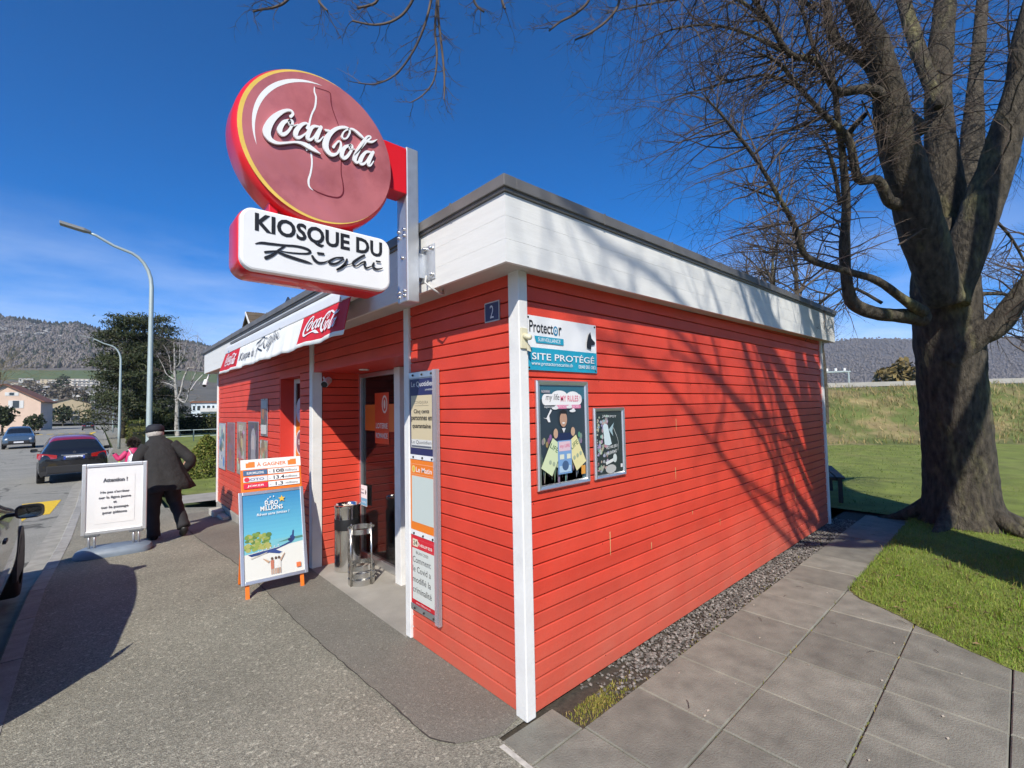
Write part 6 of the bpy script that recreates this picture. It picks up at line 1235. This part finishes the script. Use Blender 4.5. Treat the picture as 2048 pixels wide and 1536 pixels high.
# ================================================================ HOUSES
m_win = mat('window_glass', (.03, .035, .04), .1, spec=.8); m_wf = mat('window_frame', (.6, .6, .58), .5); m_tile = mat('roof_tiles', (.20, .085, .05), .8, var=.25, vscale=2, bump=.4, bscale=8); m_tileb = mat('brown_tiles', (.10, .075, .05), .85, var=.3, vscale=3)
def facing(p): d = CAM - Vector(p); return math.atan2(d.y, d.x) + math.pi / 2
def house(pxl, pxr, pyt, pyb, d, wallc, roofm, label, wins, rise=.35, name='house', eave=.3, turn=0.0, shutters=False, cat='house', flatroof=False, dep=9.0):
    A = at((pxl + pxr) / 2, pyb, d); Wd = (pxr - pxl) / FPX * d; Hh = (pyb - pyt) / FPX * d; root = empty(name, A, facing(A) + turn, label, cat); mw = mat('render_%02x%02x%02x' % tuple(int(c * 255) for c in wallc), wallc, .85, var=.06, vscale=1)
    hw = Hh * (1 - rise) if not flatroof else Hh; b = MB()
    if flatroof: b.box(-Wd / 2, Wd / 2, 0, dep, -2, hw)
    else: b.prism([(-Wd / 2, -2), (Wd / 2, -2), (Wd / 2, hw), (0, Hh), (-Wd / 2, hw)], (0, 0, 0), (1, 0, 0), (0, 0, 1), (0, 1, 0), dep)
    b.build('wall', mw, root); b = MB()
    if flatroof: b.box(-Wd / 2 - .2, Wd / 2 + .2, -.25, dep + .2, hw, hw + .35)
    else:
        for s_ in (-1, 1): n_ = Vector((s_ * (Hh - hw), 0, Wd / 2)).normalized() * .18; p0, p1 = Vector((s_ * (Wd / 2 + eave), -eave, hw - eave * (Hh - hw) / (Wd / 2))), Vector((0, -eave, Hh)); vs = [p0, p1, p1 + Vector((0, dep + 2 * eave, 0)), p0 + Vector((0, dep + 2 * eave, 0))]; vs2 = [v + n_ for v in vs]; b.add(vs + vs2, [(0, 1, 2, 3), (4, 5, 6, 7), (0, 1, 5, 4), (1, 2, 6, 5), (2, 3, 7, 6), (3, 0, 4, 7)])
    b.build('roof', roofm, root)
    for (u, v, ww_, hh_) in wins:
        x, z = -Wd / 2 + u * Wd, v * Hh; wf = MB().box(x - ww_ / 2 - .08, x + ww_ / 2 + .08, -.05, .02, z - .08, z + hh_ + .08).build('window', m_wf, root); MB().box(x - ww_ / 2, x + ww_ / 2, -.056, -.051, z, z + hh_).build('pane', m_win, wf)
        if shutters:
            for s_ in (-1, 1): MB().box(x + s_ * (ww_ / 2 + .38) - .27, x + s_ * (ww_ / 2 + .38) + .27, -.07, -.01, z - .05, z + hh_ + .05).build('shutter', m_wf, wf)
    return root
house(-46, 60, 769, 848, 95, (.62, .46, .36), m_tile, 'pink rendered house with red tile roof at the left edge', [(.66, .40, .95, 1.5), (.25, .40, .95, 1.5), (.60, .72, .7, .6)], .42, eave=.6, turn=-.25, shutters=True)
gr = house(108, 172, 797, 846, 185, (.55, .44, .27), m_tileb, 'sand coloured gabled building closing the view down the road', [(.12, .15, .6, 4.5), (.36, .15, .6, 4.5), (.60, .35, 2.4, 1.2), (.62, .05, 2.6, 2.4), (.85, .2, .8, 1.4)], .22, turn=.2)
rr3 = random.Random(31)
Wbig = lambda a, c, d: (c - a) / FPX * d > 12
def block(pxl, pxr, pyt, pyb, d, c, label, fl, ncol, turn=0.0):
    root = house(pxl, pxr, pyt, pyb, d, c, m_conc if fl > 2 or Wbig(pxl, pxr, d) else m_tile, label, [], 0, 'apartment_block' if fl > 2 or Wbig(pxl, pxr, d) else 'far_house', flatroof=True, cat='building', turn=turn, dep=14); Wd = (pxr - pxl) / FPX * d; Hh = (pyb - pyt) / FPX * d; b = MB(); b2 = MB()
    for i in range(fl):
        z = Hh * (i + .3) / fl; zz = Hh * .42 / fl
        for j in range(ncol): x = -Wd / 2 + Wd * (j + .5) / ncol; ww_ = Wd / ncol * rr3.choice((.38, .38, .6)); b.box(x - ww_ / 2, x + ww_ / 2, -.12, .02, z, z + zz)
        b2.box(-Wd / 2 + Wd * .3, Wd / 2 - Wd * .08, -1.1, 0, z - .35, z + .35)
    b.build('windows', m_win, root)['kind'] = 'stuff'
    if 'small pale house' in label: root['group'] = 'small houses of the far town'
    0; b2.build('balconies', mat('balcony', (.60, .59, .56), .8), root); return root
BL = [(18, 68, 772, 800, 520, (.55, .52, .46), 'pale apartment block at the left of the far town', 4, 6), (88, 124, 759, 778, 600, (.60, .50, .34), 'cream apartment block with stacked balconies in the far town', 5, 5), (128, 190, 758, 784, 580, (.62, .56, .48), 'long white apartment block right of the cream one', 5, 9), (76, 88, 762, 772, 620, (.66, .65, .62), 'small white block between the far apartment blocks', 2, 2), (74, 96, 772, 786, 480, (.58, .58, .57), 'low white block below the cream apartment block', 3, 4), (52, 98, 788, 800, 400, (.52, .56, .58), 'wide grey white block with strip windows', 2, 8), (56, 100, 800, 832, 300, (.60, .60, .58), 'white terraced block behind the pink house', 5, 6), (96, 112, 799, 838, 230, (.46, .58, .62), 'pale blue green block beside the sand coloured building', 6, 3), (42, 62, 757, 772, 640, (.60, .60, .56), 'white block under the meadow, left of centre', 2, 4), (150, 184, 784, 800, 330, (.58, .56, .52), 'pale block half hidden by the pine trees', 2, 5)]
for k in range(8):
    x = 24 + k * 20 + rr3.uniform(0, 8); y = rr3.uniform(770, 806); w_ = rr3.uniform(7, 15); d_ = 330 + (806 - y) * 7; BL.append((x, x + w_, y - rr3.uniform(6, 10), y, d_, rr3.choice([(.6, .58, .52), (.62, .55, .44), (.64, .63, .6), (.52, .46, .4)]), 'small pale house number-less in the far town, ' + ('first', 'second', 'third', 'fourth', 'fifth', 'sixth', 'seventh', 'eighth', 'ninth', 'tenth', 'eleventh', 'twelfth', 'thirteenth', 'fourteenth', 'fifteenth', 'sixteenth')[k] + ' of the small ones', 2, 2))
BL[10:] = [(*t[:6], ('leftmost', 'second from left', 'third from left', 'fourth from left', 'fifth from left', 'sixth from left', 'seventh from left', 'rightmost')[k] + ' of the small pale houses in the far town', t[7], t[8]) for k, t in enumerate(BL[10:])]
for t in BL: block(*t[:6], t[6], t[7], t[8])
block(388, 436, 806, 846, 92, (.55, .62, .66), 'white and blue glazed pavilion behind the park hedge', 2, 6)
# neighbouring roof behind the kiosk
nr = at(492, 624, 20); nh = empty('house', nr - Vector((0, 0, nr.z)), 0, 'neighbouring house with brown tiled roof rising behind the kiosk', 'house'); zr0 = nr.z
MB().prism([(-3, -.5), (3, -.5), (3, zr0 - 2.7), (0, zr0 - .25), (-3, zr0 - 2.7)], (.5, 0, 0), (0, 1, 0), (0, 0, 1), (1, 0, 0), 9).build('wall', mat('dark_boarding', (.05, .04, .034), .8), nh)
for s_ in (-1, 1):
    rf2 = MB().add([(0, 0, zr0), (10, 0, zr0), (10, s_ * 3.6, zr0 - 3.0), (0, s_ * 3.6, zr0 - 3.0), (0, 0, zr0 - .14), (10, 0, zr0 - .14), (10, s_ * 3.6, zr0 - 3.14), (0, s_ * 3.6, zr0 - 3.14)], [(0, 1, 2, 3), (4, 5, 6, 7), (0, 3, 7, 4), (3, 2, 6, 7), (1, 0, 4, 5), (2, 1, 5, 6)]).build('roof', m_tileb, nh)
    for i in range(14):
        t0, t1 = i / 14, (i + 1) / 14; b = MB()
        for j in range(30): x = .02 + j * .332; dz = random.uniform(0, .012); b.add([(x, s_ * 3.6 * t0, zr0 - 3.0 * t0 + .02 + dz), (x + .32, s_ * 3.6 * t0, zr0 - 3.0 * t0 + .02 + dz), (x + .32, s_ * 3.6 * t1, zr0 - 3.0 * t1 + .055 + dz), (x, s_ * 3.6 * t1, zr0 - 3.0 * t1 + .055 + dz), (x + .32, s_ * 3.6 * t1, zr0 - 3.0 * t1), (x, s_ * 3.6 * t1, zr0 - 3.0 * t1)], [(0, 1, 2, 3), (3, 2, 4, 5)])
        b.build('tile_course', m_tileb, rf2, fix=False)
MB().bar((-.02, 0, zr0 - .03), (-.02, -3.6, zr0 - 3.03), .03, .09).build('verge_board', m_white, nh)
# small trees and bushes among the houses
def puff(px, py, d, r_, cols, label, name='garden_tree', n=500, cat='tree', dens=.5):
    c = at(px, py, d); root = empty(name, c - Vector((0, 0, r_)), 0, label, cat); pts = []
    for k in range(n):
        v = Vector((rp.gauss(0, 1), rp.gauss(0, 1), rp.gauss(0, 1))).normalized() * r_ * rp.random() ** .35; v *= .8 + .35 * mnoise.noise(v * (2 / r_)); pts.append(v + Vector((0, 0, r_)))
    leafy('crown', pts, r_ * .22, cols, root, n + int(px)); MB().tube([(0, 0, -r_ * .6), (0, 0, r_)], [r_ * .09, r_ * .04], 6).build('trunk', m_bark, root); return root
BR = [(.10, .085, .065), (.13, .11, .085), (.08, .07, .05)]; DG = [(.03, .042, .02), (.045, .055, .025), (.025, .035, .018)]
puff(127, 828, 150, 3.4, DG, 'dark conifer in front of the sand coloured building'); puff(70, 845, 90, 2.0, DG, 'dark shrub by the pink house gate', cat='shrub', name='shrub'); puff(6, 832, 70, 2.0, DG, 'dark fir in front of the pink house')
for k, (px, py, d, r_) in enumerate(((45, 790, 430, 10), (70, 780, 470, 9), (110, 790, 400, 11), (120, 778, 500, 9), (140, 788, 380, 9), (100, 775, 520, 8), (128, 762, 560, 9), (60, 768, 560, 8), (160, 795, 300, 8), (30, 800, 350, 9))): puff(px, py, d, r_, BR if k % 3 else DG, ['brown bare tree clump among the far houses', 'dark evergreen clump among the far houses'][0 if k % 3 else 1] + (', ' + ('lowest', 'near the white block', 'under the cream block', 'beside the long block', 'in the middle', 'upper', 'below the meadow', 'left of the cream block', 'beside the pines', 'left edge')[k]), n=260)
wl = empty('willow_tree', at(-6, 775, 60), 0, 'leafless yellowish willow at the left picture edge', 'tree'); b = MB(); tw = MB(); q = rough_limb(b, [(0, 0, -6), (0, 0, -2), (.2, 0, 2)], [.3, .25, .16], 8)
for k in range(26): twigs(tw, (rp.gauss(0, .2), rp.gauss(0, .2), rp.uniform(-1, 2)), (rp.gauss(0, .8), rp.gauss(0, .8), rp.uniform(.3, 1.2)), rp.uniform(3, 7), .035, 2, rp, .5, (4, 6))
b.build('trunk', m_bark, wl, smooth=True); tw.build('crown', mat('willow_twig', (.24, .20, .11), .8), wl, fix=False)
# ================================================================ HILLS
RIDGE = [(-420, 655), (-200, 640), (-60, 630), (0, 634), (60, 641), (110, 650), (150, 648), (200, 660), (260, 668), (320, 676), (400, 690), (440, 700), (520, 722), (640, 750), (800, 790)]
ROWS = [(848, 150), (818, 300), (792, 450), (757, 700), (740, 860)]
def hillp(px, v):
    """v 0..4 over the lower rows, 4..5 up to the ridge"""
    rg_ = lerp_tab(RIDGE, px); sc = max(.05, (829 - rg_) / 195.0)
    if v <= 4: i = min(3, int(v)); t = v - i; py = ROWS[i][0] + (ROWS[i + 1][0] - ROWS[i][0]) * t; d = ROWS[i][1] + (ROWS[i + 1][1] - ROWS[i][1]) * t; py = 829 + (py - 829) * (1 if v < .01 else min(1, sc + .25)); return at(px, py, d)
    t = v - 4; y4 = 829 + (740 - 829) * min(1, sc + .25); p = at(px, y4 + (rg_ - y4) * (t ** .9), 860 + 640 * t); return p + Vector((0, 0, 9 * mnoise.noise(p * .012) * math.sin(math.pi * min(1, t))))
b = MB(); NX = 90
b.grid(NX, 24, lambda u, v: hillp(-420 + 1220 * u, v * 5))
k = 0
for i in range(NX):
    for j in range(24): v = (j + .5) * 5 / 24; b.mi[k] = 0 if v < 3 else 1 if v < 4 else 2; k += 1
m_for = mat('forest_floor', (.11, .098, .085), .95, var=.35, vscale=.03, bump=.0)
tag(b.build('hill', [mat('town_slope', (.10, .095, .075), .95, var=.3, vscale=.05), mat('far_meadow', (.075, .105, .03), .95, var=.12, vscale=.02), m_for], smooth=True), kind='structure')
b = MB(); rf_ = random.Random(12)
def rocky(px, py): return (px < 100 and 650 < py < 680 and mnoise.noise(Vector((px * .06, py * .12, 0))) > .05) or (100 < px < 240 and 660 < py < 700 and mnoise.noise(Vector((px * .07, py * .2, 3))) > .32)
for k in range(17000):
    px = rf_.uniform(-300, 720); t = rf_.random() ** .9; p = hillp(px, 4.02 + t * .98); py = 740 + (lerp_tab(RIDGE, px) - 740) * t
    if rocky(px, py): continue
    s_ = rf_.uniform(3.2, 6.2) ; top = t > .93; dk = rf_.random() < (.45 if top else .08); g = rf_.uniform(.7, 1.25); c = (.032 * g, .04 * g, .026 * g) if dk else (.145 * g, .128 * g, .112 * g); h_ = s_ * (2.4 if dk else 1.5)
    b.add([p + Vector((s_ * .7, 0, h_ * .35)), p + Vector((0, s_ * .7, h_ * .3)), p + Vector((-s_ * .7, 0, h_ * .35)), p + Vector((0, -s_ * .7, h_ * .4)), p + Vector((rf_.uniform(-1, 1), 0, h_)), p - Vector((0, 0, 3))], [(0, 1, 4), (1, 2, 4), (2, 3, 4), (3, 0, 4), (1, 0, 5), (2, 1, 5), (3, 2, 5), (0, 3, 5)], 0, c)
tag(b.build('forest', vcol('forest_trees', .95), fix=False), 'leafless grey brown forest covering the far hill', 'forest', kind='stuff')
b = MB()
for k in range(700):
    px = rf_.uniform(-60, 240); py = rf_.uniform(648, 702)
    if not rocky(px, py): continue
    t = (740 - py) / (740 - lerp_tab(RIDGE, px)); p = hillp(px, 4 + min(.97, t)); s_ = rf_.uniform(4, 9); g = rf_.uniform(.17, .28)
    b.add([p + Vector((s_ * rf_.uniform(.7, 1.2), s_ * .4, 2)), p + Vector((-s_ * .3, s_, 3)), p + Vector((-s_, -s_ * .2, 4)), p + Vector((s_ * .2, -s_, 3)), p + Vector((0, 0, s_ * 1.1))], [(0, 1, 4), (1, 2, 4), (2, 3, 4), (3, 0, 4)], 0, (g, g * .98, g * .92))
tag(b.build('cliffs', vcol('cliff_rock', .95), fix=False), 'pale limestone cliffs near the hilltop', 'cliff', kind='stuff')
RID2 = [(1380, 790), (1500, 735), (1600, 695), (1680, 680), (1760, 676), (1840, 680), (1960, 678), (2060, 672), (2300, 690), (2700, 720)]
b = MB(); b.grid(60, 6, lambda u, v: (lambda px: at(px, 800 + (lerp_tab(RID2, px) - 800) * v ** .9, 900 + 900 * v) + Vector((0, 0, 10 * mnoise.noise(Vector((px * .03, v * 4, 0))) * v)))(1380 + 1320 * u)); tag(b.build('far_hill', mat('far_hill_forest', (.085, .083, .085), .95, var=.3, vscale=.02), smooth=True), kind='structure')
b = MB()
for k in range(11000):
    u = rf_.uniform(1420, 2200); v = rf_.random(); p = at(u, 800 + (lerp_tab(RID2, u) - 800) * v ** .9, 900 + 900 * v); s_ = rf_.uniform(3.5, 7); g = rf_.uniform(.8, 1.15); c = (.13 * g, .12 * g, .115 * g)
    b.add([p + Vector((s_ * .7, 0, s_ * .4)), p + Vector((0, s_ * .7, s_ * .35)), p + Vector((-s_ * .7, 0, s_ * .4)), p + Vector((0, -s_ * .7, s_ * .45)), p + Vector((0, 0, s_ * 1.2))], [(0, 1, 4), (1, 2, 4), (2, 3, 4), (3, 0, 4)], 0, c)
tag(b.build('far_forest', vcol('forest_trees', .95), fix=False), 'grey forest on the hill behind the railway', 'forest', kind='stuff')
# ================================================================ RAILWAY
pp = empty('railway_parapet', emb(-14, 6.7), 0, 'long concrete edge along the top of the railway embankment', 'parapet'); b = MB()
for k in range(22): a, c = emb(-14 + k * 3.0, 6.75), emb(-14 + k * 3.0 + 2.98, 6.75); a.z = c.z = 2.50; MB().bar(a - pp.location, c - pp.location, .3, .22).build('concrete_unit', mat('parapet_concrete', (.33, .32, .29), .85, var=.15, vscale=2), pp)
def mast(s_, t_, H_, label, w=.14):
    p = emb(s_, t_); p.z = 2.3; root = empty('catenary_mast', p, 0, label, 'mast', 'masts along the railway'); MB().tube([(0, 0, 0), (0, 0, H_)], [w, w * .7], 8).build('pole', m_pole, root); MB().tube([-ED * .9 + Vector((0, 0, H_ - .5)), ED * 1.6 + Vector((0, 0, H_ - .5))], .05, 6).build('crossarm', m_pole, root)
    for k in (-.7, 1.3): MB().lathe([(0, 0), (.06, 0), (.06, .18), (0, .18)], tuple(ED * k + Vector((0, 0, H_ - .46))), 8).build('insulator', m_dark, root)
mast(-1.5, 12, 4.0, 'nearer grey railway mast with crossarm behind the lawn', .16); mast(-4.4, 20, 4.4, 'farther thin railway mast left of the nearer one', .12)
lt = empty('platform_lamp', emb(-3.2, 22), 0, 'small bent platform lamp between the two masts', 'lamp'); lt.location.z = 2.3; MB().tube([(0, 0, 0), (0, 0, 2.3), (0, 0, 2.35), tuple(-ED * .7 + Vector((0, 0, 2.4)))], .05, 6).build('pole', m_pole, lt)
rl2 = empty('signal_gantry', emb(.0, 10), 0, 'low pale lattice frame with knobs beside the railway mast', 'gantry'); rl2.location.z = 2.3
for z in (.35, 1.05): MB().tube([(0, 0, z), tuple(ED * 3.2 + Vector((0, 0, z)))], .05, 6).build('rail', m_pole, rl2)
for k in range(3): MB().tube([tuple(ED * 1.55 * k), tuple(ED * 1.55 * k + Vector((0, 0, 1.1)))], .05, 6).build('post', m_pole, rl2)
for k in range(7): MB().lathe([(0, 0), (.07, 0), (.07, .16), (0, .16)], tuple(ED * (.2 + .45 * k) + Vector((0, 0, 1.1))), 8).build('knob', m_opal, rl2)
pts = []
def bare_tree(px, py, top, d, label, seed, spread=.45, nb=16):
    r = random.Random(seed); p0 = at(px, py, d); H_ = at(px, top, d).z - p0.z; root = empty('bare_tree', p0, 0, label, 'tree'); b = MB(); tw = MB(); q = rough_limb(b, [(0, 0, -1.5), (.1, 0, H_ * .3), (0, .1, H_ * .6), (.1, 0, H_ * .92)], [H_ * .022, H_ * .017, H_ * .011, H_ * .003], 8, .05, seed)
    for k in range(nb): t = r.uniform(.25, .9); z = H_ * t; a = r.uniform(0, 6.28); twigs(tw, (0, 0, z), (math.cos(a) * spread * 2, math.sin(a) * spread * 2, r.uniform(.6, 1.4)), H_ * (.55 - .35 * t), H_ * .007, 3, r, .0, (4, 6))
    b.build('trunk', m_bark, root, smooth=True); tw.build('crown', mat('far_twig', (.10, .078, .062), .9), root, fix=False)
bare_tree(1560, 800, 440, 24, 'bare tree rising directly behind the long kiosk roof', 1); bare_tree(1608, 800, 420, 27, 'second bare tree behind the kiosk roof, next to the big trunk', 2); bare_tree(1650, 800, 560, 20, 'slender pale trunk just past the far corner of the red wall', 3, .3, 9); bare_tree(2080, 790, 520, 26, 'bare tree beyond the lawn at the right edge', 4, .55, 20); bare_tree(1505, 800, 520, 34, 'small bare tree above the middle of the kiosk roof', 6)
puff(1800, 760, 70, 3.6, [(.15, .115, .045), (.12, .10, .05), (.18, .13, .05)], 'ochre leafless bush beyond the railway', 'bush', 700, 'bush')

# ================================================================ AIR
hz = MB().box(-3050, 3050, -3050, 3050, -8, 362).build('haze', None); hz.data.materials.clear()
hm = bpy.data.materials.new('thin_haze'); hm.use_nodes = True; nt = hm.node_tree; nt.nodes.clear(); ho = nt.nodes.new('ShaderNodeOutputMaterial'); pv = nt.nodes.new('ShaderNodeVolumePrincipled'); pv.inputs['Color'].default_value = (.86, .91, 1.0, 1); pv.inputs['Density'].default_value = 0.00011; pv.inputs['Anisotropy'].default_value = 0.2; nt.links.new(pv.outputs['Volume'], ho.inputs['Volume']); hz.data.materials.append(hm)
tag(hz, 'thin bluish haze in the distant air', 'haze', kind='stuff')
